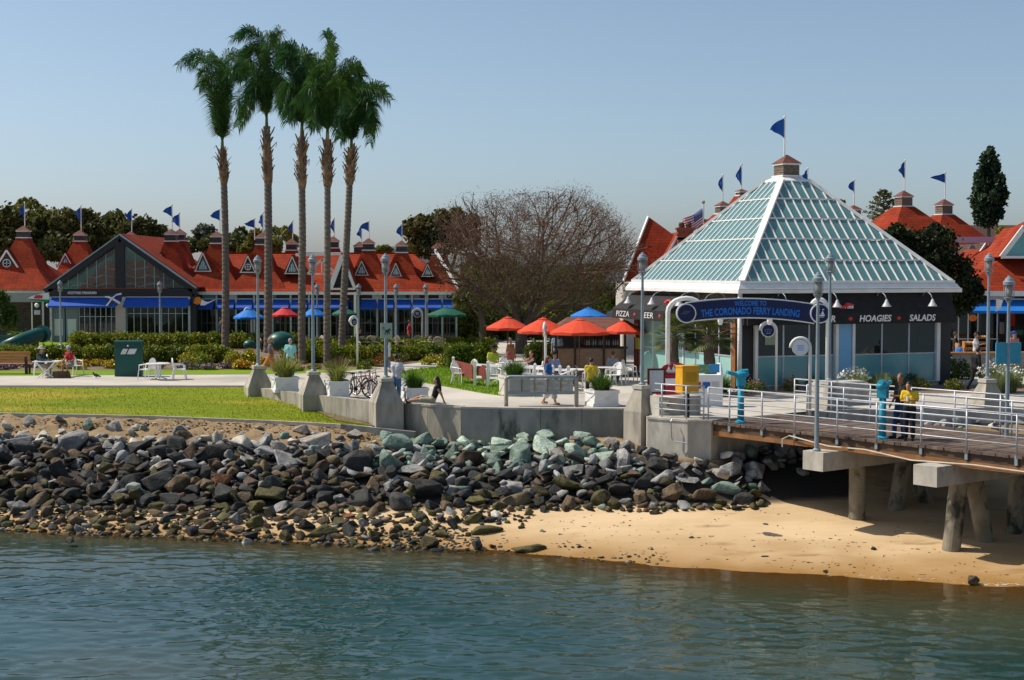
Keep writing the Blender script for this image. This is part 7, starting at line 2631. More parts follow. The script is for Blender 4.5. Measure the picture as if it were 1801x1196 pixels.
# =================================================================== TREES
def leaf_tree(name, label, cat, u, y, blobs, m, n, size, trunk=True, group=None, seed=0, shell=.55, trunk_r=.3, kind=None):
 """blobs: (u, v, ru, rv) in photo units at depth y; ry = ru"""
 sc_ = FPX / y
 b = Vector((x_at(u, y), y, 0))
 t = thing(name, label, cat, b, 0, group)
 B = []
 rg = random.Random(seed + 5)
 for (bu, bv, ru, rv) in blobs:
  c = D(bu, bv, y) - b
  B.append((c.x, rg.uniform(-.25, .25) * ru / sc_, c.z, ru / sc_, ru / sc_ * .85, rv / sc_))
  # knobbly outline: smaller clumps on the skin of each blob
  for k in range(7):
   a = rg.uniform(0, 2 * pi)
   e_ = rg.uniform(-.3, 1.3)
   f = rg.uniform(.75, 1.0)
   r_ = rg.uniform(.22, .4)
   B.append((c.x + cos(a) * cos(e_) * ru / sc_ * f, sin(a) * cos(e_) * ru / sc_ * f, c.z + sin(e_) * rv / sc_ * f, ru / sc_ * r_, ru / sc_ * r_, rv / sc_ * r_ * 1.1))
 if group == TG:
  n = int(n * 1.5)
 C = blob_pts(B, n, seed, shell)
 C = C[C[:, 2] > .05]
 part('crown', leaf_cards('crown', C, size, m, asp=.6, seed=seed), m, t)
 if trunk:
  zc = max(.6, min(p[2] for p in B))
  top = sum((Vector(p[:3]) for p in B[::8]), Vector()) / len(B[::8])
  tk = part('trunk', MB().tube([(0, 0, -.1), (top.x * .2, 0, zc * .6), (top.x * .6, 0, top.z * .75)], [trunk_r, trunk_r * .75, trunk_r * .45], 9), BARKT, t)
  for p in B[::8][:5]:
   part('limb', MB().tube([(top.x * .2, 0, zc * .55), ((top.x * .2 + p[0]) / 2, p[1] / 2, (zc * .6 + p[2]) / 2 + .2), (p[0], p[1], p[2])], [trunk_r * .5, trunk_r * .3, trunk_r * .1], 6), BARKT, tk)
 return t
DKL = leafmat('dark_leaf', (.05, .06, .016), (.12, .115, .03), isl=.45, ns=.25)
OLV = leafmat('olive_leaf', (.065, .08, .022), (.15, .15, .04), isl=.4, ns=.25)
MDG = leafmat('mid_green_leaf', (.05, .10, .016), (.13, .19, .03), isl=.4, ns=.4)
YGL = leafmat('yellow_green_leaf', (.12, .14, .02), (.22, .20, .04), isl=.35, ns=.4)
HDG = leafmat('hedge_leaf', (.10, .15, .008), (.29, .30, .03), isl=.45, ns=.9)
HDG2 = leafmat('dark_hedge_leaf', (.075, .12, .01), (.19, .22, .02), isl=.45, ns=.9)
FIC = leafmat('ficus_leaf', (.012, .022, .008), (.032, .045, .012), isl=.5, ns=.6)
GRY = leafmat('grey_leaf', (.09, .11, .08), (.15, .17, .12), isl=.3, ns=.3)
TG = 'dark trees behind the shops'
leaf_tree('tree', 'dark broad tree at the left edge behind the red roofs', 'tree', 5, 122, [(-20, 400, 40, 32), (15, 398, 36, 34), (-50, 420, 40, 30), (10, 435, 50, 26)], DKL, 5200, .42, seed=1, group=TG)
leaf_tree('tree', 'dark rounded tree right of the first cupola', 'tree', 78, 126, [(55, 402, 26, 32), (88, 398, 32, 30), (70, 430, 52, 30)], OLV, 4800, .42, seed=2, group=TG)
leaf_tree('tree', 'dark tree behind the second cupola, reaching highest in the middle', 'tree', 125, 121, [(118, 402, 28, 32), (150, 404, 28, 30), (130, 434, 52, 28)], DKL, 4800, .42, seed=3, group=TG)
leaf_tree('tree', 'olive tree behind the left slope of the glass gable', 'tree', 190, 125, [(175, 408, 26, 28), (204, 404, 26, 30), (190, 436, 50, 26)], OLV, 4600, .42, seed=4, group=TG)
leaf_tree('tree', 'dark tree behind the right slope of the glass gable', 'tree', 246, 120, [(230, 412, 22, 24), (254, 410, 24, 28), (272, 422, 26, 26), (255, 438, 46, 24)], DKL, 4600, .42, seed=5, group=TG)
leaf_tree('tree', 'small grey green tree with a rounded top left of the first palm trunk', 'tree', 360, 128, [(360, 408, 20, 13), (362, 426, 22, 16)], GRY, 1900, .3, seed=6)
leaf_tree('tree', 'low dark tree between the cupolas beside the first palm', 'tree', 345, 118, [(330, 432, 20, 14), (375, 432, 28, 16), (415, 428, 22, 18)], OLV, 3000, .35, seed=7)
leaf_tree('tree', 'olive tree between the first and second palm trunks', 'tree', 428, 124, [(424, 426, 20, 22), (445, 432, 22, 16)], DKL, 2200, .35, seed=8)
leaf_tree('tree', 'bright yellow green shrubby tree behind the second palm trunk', 'tree', 444, 112, [(452, 424, 18, 20), (436, 438, 16, 12), (480, 432, 16, 14)], YGL, 2600, .32, seed=9)
leaf_tree('tree', 'low bush with yellow leaves above the cupola left of the bare tree', 'tree', 700, 118, [(672, 440, 16, 7), (725, 440, 14, 14)], YGL, 1200, .3, seed=10)
leaf_tree('tree', 'dark broad tree with rusty tips behind the right end of the shops', 'tree', 790, 112,
   [(745, 408, 32, 28), (785, 402, 36, 32), (818, 408, 26, 30), (760, 432, 40, 22), (725, 402, 16, 18)], leafmat('rust_tip_leaf', (.035, .065, .018), (.13, .10, .025), isl=.4, ns=.35), 11500, .36, seed=11, trunk_r=.4)
leaf_tree('tree', 'dark green shrubby tree below the left side of the bare tree', 'tree', 850, 98, [(835, 500, 30, 40), (870, 520, 30, 36), (812, 530, 16, 24)], OLV, 4200, .28, seed=12)
leaf_tree('tree', 'mid green tree under the right side of the bare tree', 'tree', 1055, 96, [(1050, 520, 34, 26), (1085, 525, 24, 24), (1020, 540, 28, 18)], MDG, 4200, .28, seed=13)
leaf_tree('tree', 'broad green tree behind the middle of the bare tree', 'tree', 930, 104, [(905, 500, 34, 34), (950, 512, 34, 30), (880, 470, 24, 20)], OLV, 5200, .28, seed=21)
leaf_tree('tree', 'round green tree behind the right half of the bare tree', 'tree', 1010, 102, [(1000, 500, 30, 30), (1035, 490, 26, 26)], MDG, 4000, .28, seed=22)
leaf_tree('tree', 'bright green shrub in front of the white building behind the bare tree', 'tree', 975, 98, [(975, 548, 26, 18), (1000, 556, 16, 14), (950, 560, 18, 12)], YGL, 2400, .26, seed=14)
leaf_tree('tree', 'big dark ficus tree between the glass roof and the red shops', 'tree', 1650, 74,
   [(1585, 432, 44, 32), (1640, 440, 44, 38), (1625, 480, 50, 40), (1680, 490, 38, 44), (1705, 520, 22, 22), (1600, 470, 50, 36), (1560, 425, 24, 18), (1690, 540, 18, 16)],
   FIC, 21000, .22, seed=15, trunk_r=.3, shell=.5)
leaf_tree('tree', 'tall dark columnar cypress standing alone at upper right', 'tree', 1738, 132,
   [(1738, 290, 17, 26), (1740, 320, 25, 30), (1740, 350, 29, 30), (1738, 378, 24, 22)], leafmat('cypress_leaf', (.012, .035, .016), (.03, .06, .025), isl=.4, ns=.3), 9500, .34, seed=16, shell=.6)
leaf_tree('tree', 'small dark tree top peeping over the right slope of the glass roof', 'tree', 1474, 100, [(1474, 360, 12, 7)], OLV, 700, .25, seed=17, trunk_r=.15)
leaf_tree('tree', 'dark tree tuft beside the striped flag pole', 'tree', 1243, 95, [(1243, 400, 14, 14), (1236, 412, 10, 12)], DKL, 900, .25, seed=18, trunk_r=.15)
leaf_tree('tree', 'small yellow green tree by the right roof edge', 'tree', 1765, 110, [(1764, 408, 13, 9)], YGL, 700, .25, seed=19, trunk_r=.15)
leaf_tree('shrub', 'climbing shrub on the green trellis at the left edge', 'shrub', 4, 87, [(0, 545, 20, 34), (18, 560, 16, 24)], MDG, 2200, .2, trunk=False, seed=20)
# bushy date palms seen over the roofs
def feather_palm(label, u, y, vc, radpx, seed, m, n=22, sc2=1.0, lean=0.0):
 b = Vector((x_at(u, y), y, 0))
 sc_ = FPX / y
 zc = z_at(vc, y, u)
 R_ = radpx / sc_
 t = thing('feather_palm', label, 'palm tree', b)
 part('trunk', MB().tube([(0, 0, 0), (0, 0, zc)], [.25, .2], 8), BARKT, t)
 rg = random.Random(seed)
 for k in range(n):
  az = k * 2.4 + rg.uniform(-.2, .2)
  el = rg.uniform(.15, 1.3)
  d = Vector((cos(az) * cos(el) + lean, sin(az) * cos(el), sin(el)))
  path = [Vector((0, 0, zc)), Vector((0, 0, zc)) + d * R_ * .5, Vector((0, 0, zc)) + d * R_ * .9 - Vector((0, 0, R_ * .12)), Vector((0, 0, zc)) + d * R_ * 1.1 - Vector((0, 0, R_ * .5))]
  me = frond_mesh(path, 56, R_ * .3, seed * 99 + k, wd=.07)
  me.materials.clear()
  me.materials.append(m)
  part('frond', me, m, t)
 return t
feather_palm('wind bent feather palm above the dark trees at far left', 58, 132, 368, 26, 31, YGL, lean=-.25)
feather_palm('feathery yellow green palm between the second and third palm trunks', 492, 116, 424, 34, 32, YGL)
feather_palm('small bright palm behind the cupolas right of the tall palms', 674, 126, 446, 14, 33, YGL, n=14)
# sparse layered conifer
ar_ = thing('layered_conifer', 'sparse layered conifer standing behind the large red pyramid roof', 'tree', (x_at(1552, 128), 128, 0))
sc_ = FPX / 128
zt = z_at(334, 128)
part('trunk', MB().tube([(0, 0, 0), (0, 0, zt)], [.3, .04], 8), BARKT, ar_)
rg = random.Random(8)
cl_ = []
for k in range(46):
 f = k / 46
 z = zt - .2 - f * 2.9
 a = k * 2.4
 L_ = (.25 + 1.9 * f ** .7) * rg.uniform(.7, 1.05)
 tip = Vector((cos(a) * L_, sin(a) * L_, z + .15))
 part('limb', MB().tube([(0, 0, z - .1), tuple(tip)], [.05, .02], 4), BARKT, ar_)
 for j in range(26):
  s_ = rg.uniform(.3, 1.05)
  cl_.append((tip.x * s_ + rg.gauss(0, .07), tip.y * s_ + rg.gauss(0, .07), z + .15 * s_ + rg.uniform(-.02, .16)))
part('crown', leaf_cards('crown', np.array(cl_), .26, OLV, seed=3), leafmat('conifer_leaf', (.04, .075, .04), (.07, .10, .05)), ar_)
# ---- bare jacaranda
jb = P(918, 622)
jy = jb.y
jt = thing('bare_tree', 'wide spreading bare brown tree with a lace of fine twigs behind the cafe', 'tree', jb)
rg = random.Random(77)
jc = D(938, 452, jy) - jb
jrx, jrz = 176 / (FPX / jy), 117 / (FPX / jy)
thin = MB()
tips = []
cnt = [0]
def grow(p, d, L_, r, lev):
 n_ = 3
 pts = [p]
 dd = d.copy()
 for i in range(n_):
  dd = (dd + Vector((rg.gauss(0, .16), rg.gauss(0, .16), rg.gauss(0, .10) + .035))).normalized()
  pts.append(pts[-1] + dd * (L_ / n_))
 e_ = pts[-1]
 q = Vector(((e_.x - jc.x) / jrx, e_.y / (jrx * .85), (e_.z - jc.z) / jrz))
 r2 = r * .66
 if lev <= 2:
  part('limb', MB().tube(pts, [r, r * .9, r * .8, r2], 8), BARKT, jt)
 else:
  thin.tube(pts, [r, r * .88, r * .78, r2], 3, cap=False)
 cnt[0] += 1
 if q.length > .96 or lev >= 9 or r < .0045:
  tips.append(e_)
  return
 k = 3 if lev < 2 else (3 if rg.random() < .55 else 2)
 for i in range(k):
  a = rg.uniform(0, 6.28)
  sp = rg.uniform(.35, .75) if lev > 0 else rg.uniform(.55, .95)
  o = dd.orthogonal().normalized()
  o2 = dd.cross(o)
  nd = (dd * cos(sp) + (o * cos(a) + o2 * sin(a)) * sin(sp))
  out_ = Vector((e_.x - jc.x, e_.y, (e_.z - jc.z) * .8))
  if out_.length > .1:
   nd = nd + out_.normalized() * .16
  if nd.z < -.15:
   nd.z *= .3
  grow(e_, (nd.normalized() + dd * .25).normalized(), L_ * rg.uniform(.74, .9), r2 * rg.uniform(.86, 1.04), lev + 1)
part('trunk', MB().tube([(0, 0, -.1), (-.05, 0, .7), (.0, 0, 1.5)], [.42, .34, .32], 12), BARKT, jt, smooth=True)
for (dx, dy, dz, L_, r) in ((-.95, .1, .62, 2.4, .2), (-.45, -.25, 1.0, 2.3, .19), (.15, .3, 1.1, 2.4, .2), (.62, -.2, .85, 2.5, .2), (1.05, .15, .6, 2.3, .17), (-.2, .5, .9, 2.2, .16), (1.0, .1, .28, 2.2, .12), (-1.0, -.2, .3, 2.2, .12)):
 grow(Vector((0, 0, 1.4)), Vector((dx, dy, dz)).normalized(), L_, r, 1)
bv = np.array(thin.v)
vol = rg.random
add_ = 0
while add_ < 5200:
 d_ = Vector((rg.gauss(0, 1), rg.gauss(0, 1), rg.gauss(0, 1))).normalized() * (rg.random() ** .42)
 q_ = Vector((jc.x + d_.x * jrx, d_.y * jrx * .8, jc.z + d_.z * jrz))
 if q_.z < 2.6:
  continue
 add_ += 1
 df_ = bv - np.array(q_)
 i_ = int(np.argmin((df_ * df_).sum(1)))
 a_ = Vector(bv[i_])
 L_ = (q_ - a_).length
 if L_ > 1.7 or L_ < .12:
  continue
 m_ = a_.lerp(q_, .5) + Vector((rg.gauss(0, .08), rg.gauss(0, .08), .06)) * L_
 thin.tube([a_, m_, q_], [.013, .010, .006], 3, cap=False)
 tips.append(q_)
 if add_ % 650 == 0:
  bv = np.array(thin.v)
part('branches', thin, TWIG, jt)
tp_ = np.array([tuple(p) for p in tips])
rgn = np.random.default_rng(6)
tv = np.array(thin.v)
tv = tv[tv[:, 2] > 3.2]
C = np.concatenate([tp_[rgn.integers(0, len(tp_), 42000)] + rgn.normal(size=(42000, 3)) * .2, tv[rgn.integers(0, len(tv), 26000)] + rgn.normal(size=(26000, 3)) * .2])
part('seed_pods', leaf_cards('seed_pods', C, .11, TWIG, asp=.22, seed=2), leafmat('dry_pod', (.13, .075, .05), (.24, .15, .09), isl=.4), jt)
low = tp_[tp_[:, 2] < jc.z + .2]
C = low[rgn.integers(0, len(low), 9000)] + rgn.normal(size=(9000, 3)) * .4
part('sparse_leaves', leaf_cards('sparse_leaves', C, .11, OLV, asp=.5, seed=3), leafmat('sparse_leaf', (.15, .16, .03), (.26, .23, .06), isl=.4), jt)
print('bare tree branches', cnt[0])
# =================================================================== HEDGES AND BEDS
def hedge(label, u0, u1, v_bot, h_, dp=.9, m=HDG, n=5200, size=.15, seed=0, y=None, cat='hedge', group='clipped hedges before the shops', name='hedge'):
 y = y or P((u0 + u1) / 2, v_bot).y
 x0, x1 = x_at(u0, y), x_at(u1, y)
 t = thing(name, label, cat, ((x0 + x1) / 2, y, 0), 0, group)
 w_ = x1 - x0
 nb = max(2, int(w_ / .8))
 rg = random.Random(seed)
 B = [((-w_ / 2) + w_ * (i + .5) / nb, dp / 2 + rg.uniform(-.1, .1), h_ * .48, w_ / nb * .75, dp * .6, h_ * .53 * rg.uniform(.88, 1.1)) for i in range(nb)]
 C = blob_pts(B, n, seed, .7)
 C = C[(C[:, 2] > .02)]
 part('foliage', leaf_cards('foliage', C, size, m, seed=seed), m, t)
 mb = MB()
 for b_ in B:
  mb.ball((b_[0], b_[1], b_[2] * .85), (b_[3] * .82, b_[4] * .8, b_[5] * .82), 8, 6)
 part('shade_core', mb, mat('hedge_shade', (.02, .025, .008), .95), t)  # solid dark core, painted as the shade between the leaves
 return t
hz = [(124, 170, 'low clipped hedge right of the slide, first of the back row'), (172, 250, 'clipped hedge behind the green cabinet, back row'), (252, 300, 'clipped hedge below the middle of the gable shop awning'),
  (302, 385, 'clipped hedge left of the first palm trunk, back row'), (402, 462, 'clipped hedge between the first two palm trunks, back row'), (480, 524, 'clipped hedge between second and third palm trunks, back row')]
for i, (a, b, lb) in enumerate(hz):
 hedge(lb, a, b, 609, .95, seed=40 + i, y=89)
for i, (a, b, lb) in enumerate(((538, 600, 'clipped hedge around the fourth palm trunk, back row'), (612, 700, 'clipped hedge behind the dog notice lamp, back row'), (702, 790, 'clipped hedge below the patio chairs, back row'),
        (792, 868, 'bright clipped hedge at the foot of the bare tree, left of its trunk'))):
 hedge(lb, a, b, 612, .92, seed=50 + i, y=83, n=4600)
fz = [(-40, 60, 'front hedge behind the wooden bench'), (62, 140, 'front hedge behind the seated pair'), (142, 200, 'front hedge left of the green cabinet'), (246, 322, 'front hedge behind the white table and chairs'),
  (324, 392, 'front hedge left of the first palm foot'), (500, 560, 'front hedge behind the third palm trunk'), (562, 640, 'front hedge behind the fifth palm foot')]
for i, (a, b, lb) in enumerate(fz):
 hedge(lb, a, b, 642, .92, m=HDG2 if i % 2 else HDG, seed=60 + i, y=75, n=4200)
for i, (a, b, lb) in enumerate(((642, 712, 'front hedge beside the white shirted man'), (714, 800, 'front hedge behind the small lawn'))):
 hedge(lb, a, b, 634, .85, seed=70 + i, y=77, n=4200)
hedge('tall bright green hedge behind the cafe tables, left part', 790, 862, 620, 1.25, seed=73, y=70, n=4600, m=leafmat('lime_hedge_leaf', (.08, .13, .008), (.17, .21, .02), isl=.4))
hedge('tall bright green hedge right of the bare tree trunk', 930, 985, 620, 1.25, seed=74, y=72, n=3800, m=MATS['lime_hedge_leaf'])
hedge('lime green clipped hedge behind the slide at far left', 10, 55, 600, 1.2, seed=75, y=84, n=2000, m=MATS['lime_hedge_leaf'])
for i, (a, b, lb) in enumerate(((800, 868, 'tall loose shrubbery behind the left half of the bare tree'), (872, 960, 'tall loose shrubbery between the shops and the bar, behind the tree trunk'), (962, 1060, 'tall loose shrubbery behind the bar roof'))):
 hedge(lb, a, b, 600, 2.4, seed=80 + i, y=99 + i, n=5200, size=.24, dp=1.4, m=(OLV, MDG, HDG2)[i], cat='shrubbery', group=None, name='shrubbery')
FM = {k: mat('petal_' + k, c, .6, isl=.25) for k, c in (('yellow', (.75, .52, .01)), ('orange', (.75, .25, .01)), ('white', (.7, .7, .62)), ('purple', (.24, .13, .26)), ('red', (.4, .02, .01)), ('pink', (.5, .16, .2)))}
def bed(label, u0, u1, v0, v1, z1, leafm, petals, n, seed, name='flower_bed', y=None):
 a, b = P((u0 + u1) / 2, v1), P((u0 + u1) / 2, v0)
 y0, y1 = (a.y, b.y) if y is None else y
 x0, x1 = x_at(u0, y0), x_at(u1, y0)
 t = thing(name, label, 'flower bed', ((x0 + x1) / 2, (y0 + y1) / 2, 0))
 rg = np.random.default_rng(seed)
 w_, d_ = (x1 - x0) / 2, abs(y1 - y0) / 2
 nb = max(4, int(w_ * 5))
 B = [(rg.uniform(-w_, w_), rg.uniform(-d_, d_), z1 * .35, .35, min(.35, d_ + .1), z1 * rg.uniform(.45, .7)) for _ in range(nb)]
 C = blob_pts(B, n, seed, .6)
 C = C[C[:, 2] > .01]
 part('foliage', leaf_cards('foliage', C, .11, leafm, seed=seed), leafm, t, kind='stuff')
 for i, (pk, k) in enumerate(petals):
  C = blob_pts(B, k, seed + 9 + i, .95)
  C = C[C[:, 2] > z1 * .3]
  part('blossoms', leaf_cards('blossoms', C, .09, FM[pk], asp=.9, up=1, seed=seed + i), FM[pk], t, kind='stuff')
 return t
bed('row of yellow and orange flowers between the seated pair and the cabinet', 78, 202, 644, 651, .42, HDG, (('yellow', 1500), ('orange', 700)), 2600, 1)
bed('strip of small purple flowers behind the wooden bench', -20, 76, 644, 651, .3, HDG2, (('purple', 2200),), 1200, 2)
bed('purple groundcover right of the white table', 246, 398, 643, 651, .32, HDG2, (('purple', 2200),), 2200, 3)
bed('yellow flowering bush behind the right white chair', 305, 336, 640, 648, .7, HDG, (('yellow', 160),), 1400, 4)
bed('tall shrub with few flowers left of the first palm foot', 340, 392, 640, 650, .85, HDG2, (('yellow', 40),), 2600, 5)
bed('big yellow flowering bush beside the first lamp pillar', 400, 446, 640, 648, .8, HDG, (('yellow', 420),), 2600, 6)
bed('orange and yellow flowers at the foot of the first lamp pillar', 398, 476, 645, 652, .42, HDG, (('orange', 1100), ('yellow', 700)), 2200, 7)
bed('orange flowers right of the walking couple', 480, 560, 649, 654, .28, HDG2, (('orange', 240),), 1400, 8)
bed('red leaved plant beside the white hook sign', 632, 672, 638, 648, .5, HDG2, (('red', 620),), 900, 9)
bed('low green plants in the soil left of the dog notice lamp', 560, 640, 642, 652, .4, HDG2, (('red', 40), ('yellow', 20)), 1800, 10)
bed('grey green plants with yellow dots behind the small lawn', 690, 800, 634, 640, .5, OLV, (('yellow', 160), ('purple', 100)), 3000, 11)
bed('bright yellow flowers left of the maroon cloth fence', 738, 798, 638, 644, .4, HDG, (('yellow', 420),), 1500, 12)
bed('pink flowers below the arch beside the turquoise viewer', 1298, 1340, 684, 692, .5, MDG, (('pink', 120),), 900, 13)
bed('green plants with pink flowers between the two hook signs', 1362, 1412, 680, 692, .55, YGL, (('pink', 90),), 1300, 14)
bed('low shrubs under the pavilion windows near the brick end', 1205, 1300, 672, 690, .6, MDG, (('pink', 20),), 2200, 15)
bed('yellow green shrubs under the pavilion windows behind the couple', 1500, 1570, 672, 688, .55, MDG, (('yellow', 20),), 1800, 16)
bed('yellow green shrubs under the right end of the pavilion windows', 1590, 1710, 672, 690, .5, YGL, (('pink', 30),), 3000, 17)
bed('bushes in front of the block wall right of the pavilion', 1672, 1740, 664, 672, .9, MDG, (('red', 60),), 2600, 18)
bed('green shrubs at the right edge behind the pier', 1770, 1830, 676, 690, .7, MDG, (('white', 40),), 2000, 19)
def grass_bush(label, u, v, h_, sp_, seed, m, white=0):
 p = P(u, v)
 t = thing('grass_bush', label, 'shrub', p)
 part('foliage', blade_mesh(620, sp_, h_, 0, seed, m, wd=.014, droop=.35), m, t)
 if white:
  rg = np.random.default_rng(seed)
  a = rg.random(white) * 6.28
  r = sp_ * .95 * rg.random(white) ** .5
  C = np.stack([r * np.cos(a), r * np.sin(a), h_ * (1.0 - .35 * (r / sp_) ** 2) * (.8 + .3 * rg.random(white))], 1)
  part('blossoms', leaf_cards('blossoms', C, .07, FM['white'], asp=1, up=1, seed=seed), FM['white'], t)
 return t
SAGE = leafmat('sage_leaf', (.14, .18, .07), (.24, .27, .12), isl=.3, ns=2)
grass_bush('rounded grassy bush with white flowers before the blue door of the pavilion', 1502, 696, 1.05, .68, 5, SAGE, white=170)
grass_bush('tall grassy bush with white flowers beside the far lamp pillar', 1752, 692, 1.25, .8, 6, SAGE, white=200)
grass_bush('second grassy flowering bush at the far right behind the lamp', 1775, 690, 1.1, .7, 7, SAGE, white=80)
grass_bush('spiky upright plant right of the white flowered bush', 1552, 690, .85, .3, 8, SAGE)
grass_bush('spiky upright plant before the teal panels under the arch', 1430, 690, .8, .35, 9, LGRASS)
grass_bush('dark spiky plant at the foot of the fan palm', 1268, 690, .8, .6, 10, LGRASS)
grass_bush('brownish spiky flax behind the parked bicycles', 597, 656, .9, .6, 11, leafmat('bronze_leaf', (.09, .05, .03), (.16, .10, .05)))
# =================================================================== PEOPLE
SKIN = mat('skin', (.45, .24, .15), .55, spec=.3)
SKIN2 = mat('skin_tan', (.34, .17, .10), .55, spec=.3)
HAIRD = mat('hair_dark', (.015, .01, .008), .5)
HAIRB = mat('hair_brown', (.07, .03, .015), .5)
HAIRW = mat('hair_grey', (.35, .32, .28), .6)
HAIRY = mat('hair_blond', (.35, .22, .08), .6)
def remesh(mb, vox, m, name='body', smooth=3):
 me = mb.mesh(name)
 o = bpy.data.objects.new(name, me)
 COL.objects.link(o)
 md = o.modifiers.new('r', 'REMESH')
 md.mode = 'VOXEL'
 md.voxel_size = vox
 ms = o.modifiers.new('s', 'SMOOTH')
 ms.iterations = smooth
 ms.factor = .5
 dg = bpy.context.evaluated_depsgraph_get()
 r = bpy.data.meshes.new_from_object(o.evaluated_get(dg))
 COL.objects.unlink(o)
 bpy.data.objects.remove(o)
 r.materials.clear()
 r.materials.append(m)
 r.shade_smooth()
 r.name = name
 return r
def limb(mb, pts, rs, n=12):
 mb.tube(pts, rs, n)
 for p, r in zip(pts, rs):
  mb.ball(p, r, 12, 8)
STAND = dict(pelvis=(0, 0, .95), waist=(0, 0, 1.10), chest=(0, 0, 1.30), neck=(0, 0, 1.47), head=(0, -.01, 1.62),
    shL=(-.18, 0, 1.42), elL=(-.24, .02, 1.14), wrL=(-.25, -.04, .89), shR=(.18, 0, 1.42), elR=(.24, .02, 1.14), wrR=(.25, -.04, .89),
    hiL=(-.09, 0, .92), knL=(-.10, -.01, .50), anL=(-.10, .02, .09), hiR=(.09, 0, .92), knR=(.10, -.01, .50), anR=(.10, .02, .09))
def human(label, loc, rz, pose=None, skin=SKIN, hair=HAIRD, shirt=None, pants=None, shoes=DARK, sc=1.0, sleeve='short', leg='long', vox=.02,
   hairstyle='short', fem=False, look=(0, -1, 0), extra=None, hat=None):
 J = dict(STAND)
 J.update(pose or {})
 J = {k: Vector(v) for k, v in J.items()}
 t = thing('person', label, 'person', loc, rz, None, sc)
 sh = .92 if fem else 1.0
 look = Vector(look).normalized()
 side = look.cross(Vector((0, 0, 1)))
 side = side.normalized() if side.length > .1 else Vector((1, 0, 0))
 b = MB()
 def torso(mb, g):
  d = (J['shR'] - J['shL']).normalized() * .075
  for s_ in (-1, 1):
   limb(mb, [J['pelvis'] + d * s_ * 1.0, J['waist'] + d * s_ * .75, J['chest'] + d * s_ * 1.15], [.112 * sh + g, .098 * sh + g, .118 * sh + g])
  limb(mb, [J['shL'], J['chest'] + Vector((0, 0, .07)), J['shR']], [.06 + g, .09 + g, .06 + g])
 torso(b, 0)
 limb(b, [J['chest'] + Vector((0, 0, .08)), J['neck'], J['head'] - look * .0 - Vector((0, 0, .05))], [.07, .056, .055])
 b.ball(J['head'] + Vector((0, 0, .03)), (.078, .098, .112), 14, 10, Matrix.Rotation(atan2(look.x, -look.y), 3, 'Z'))
 b.ball(J['head'] + look * .045 - Vector((0, 0, .05)), (.05, .05, .05), 10, 8)
 b.ball(J['head'] + look * .105 + Vector((0, 0, -.0)), (.014, .014, .024), 8, 6)
 for s_ in (-1, 1):
  b.ball(J['head'] + side * s_ * .078 + Vector((0, 0, .01)), (.014, .02, .032), 8, 6)
 for s_ in 'LR':
  limb(b, [J['sh' + s_], J['el' + s_], J['wr' + s_]], [.052 * sh, .042 * sh, .029 * sh])
  d = (J['wr' + s_] - J['el' + s_]).normalized()
  h_ = J['wr' + s_] + d * .06
  limb(b, [J['wr' + s_], h_], [.028, .038])
  limb(b, [J['hi' + s_], J['kn' + s_], J['an' + s_]], [.088 * (1.04 if fem else 1), .058, .042])
  ft = Vector((0, -1, 0)) if (J['an' + s_] - J['kn' + s_]).normalized().z < -.4 else ((J['an' + s_] - J['kn' + s_]).normalized() * .45 + Vector((0, 0, .8)))
  if (pose or {}).get('foot'):
   ft = Vector(pose['foot'])
  limb(b, [J['an' + s_] - Vector((0, 0, .035)), J['an' + s_] + ft * .13 - Vector((0, 0, .05))], [.042, .032])
  J['ft' + s_] = ft
 body = remesh(b, vox, skin)
 # five separate fingers on each hand, curled a little
 f = MB()
 for s_ in 'LR':
  d = (J['wr' + s_] - J['el' + s_]).normalized()
  o1 = d.cross(Vector((0, 1, 0)))
  o1 = o1.normalized() if o1.length > .1 else Vector((1, 0, 0))
  o2 = d.cross(o1)
  h_ = J['wr' + s_] + d * .085
  for k, L_ in enumerate((.058, .068, .064, .05)):
   q = h_ + o1 * (k - 1.5) * .019
   f.tube([q, q + d * L_ * .6 - o2 * .008, q + d * L_ - o2 * .028], [.0095, .009, .007], 6)
  q = J['wr' + s_] + d * .03 + o1 * -.028
  f.tube([q, q - o1 * .028 + d * .03, q - o1 * .03 + d * .06], [.011, .01, .008], 6)
 fm = f.mesh('f')
 bm = bmesh.new()
 bm.from_mesh(body)
 bm.from_mesh(fm)
 bm.to_mesh(body)
 bm.free()
 body.shade_smooth()
 bo = part('body', body, skin, t)
 eyes = MB()
 for s_ in (-1, 1):
  eyes.ball(J['head'] + look * .088 + side * s_ * .03 + Vector((0, 0, .03)), (.012, .012, .008), 6, 5)
 part('eyes', eyes, DARK, t)
 part('mouth', MB().ball(J['head'] + look * .092 - Vector((0, 0, .052)), (.02, .02, .006), 8, 5), mat('lips', (.35, .1, .08), .5), t)
 if shirt:
  mb = MB()
  torso(mb, .018)
  for s_ in 'LR':
   a, e_, w_ = J['sh' + s_], J['el' + s_], J['wr' + s_]
   if sleeve == 'long':
    limb(mb, [a, e_, w_ + (e_ - w_) * .12], [.072, .06, .046])
   elif sleeve == 'short':
    limb(mb, [a, a + (e_ - a) * .7], [.074, .07])
   elif sleeve == 'none':
    limb(mb, [a * .8 + J['chest'] * .2, a * .85 + J['chest'] * .15], [.06, .06])
  part('shirt', remesh(mb, vox, shirt, 'shirt'), shirt, t)
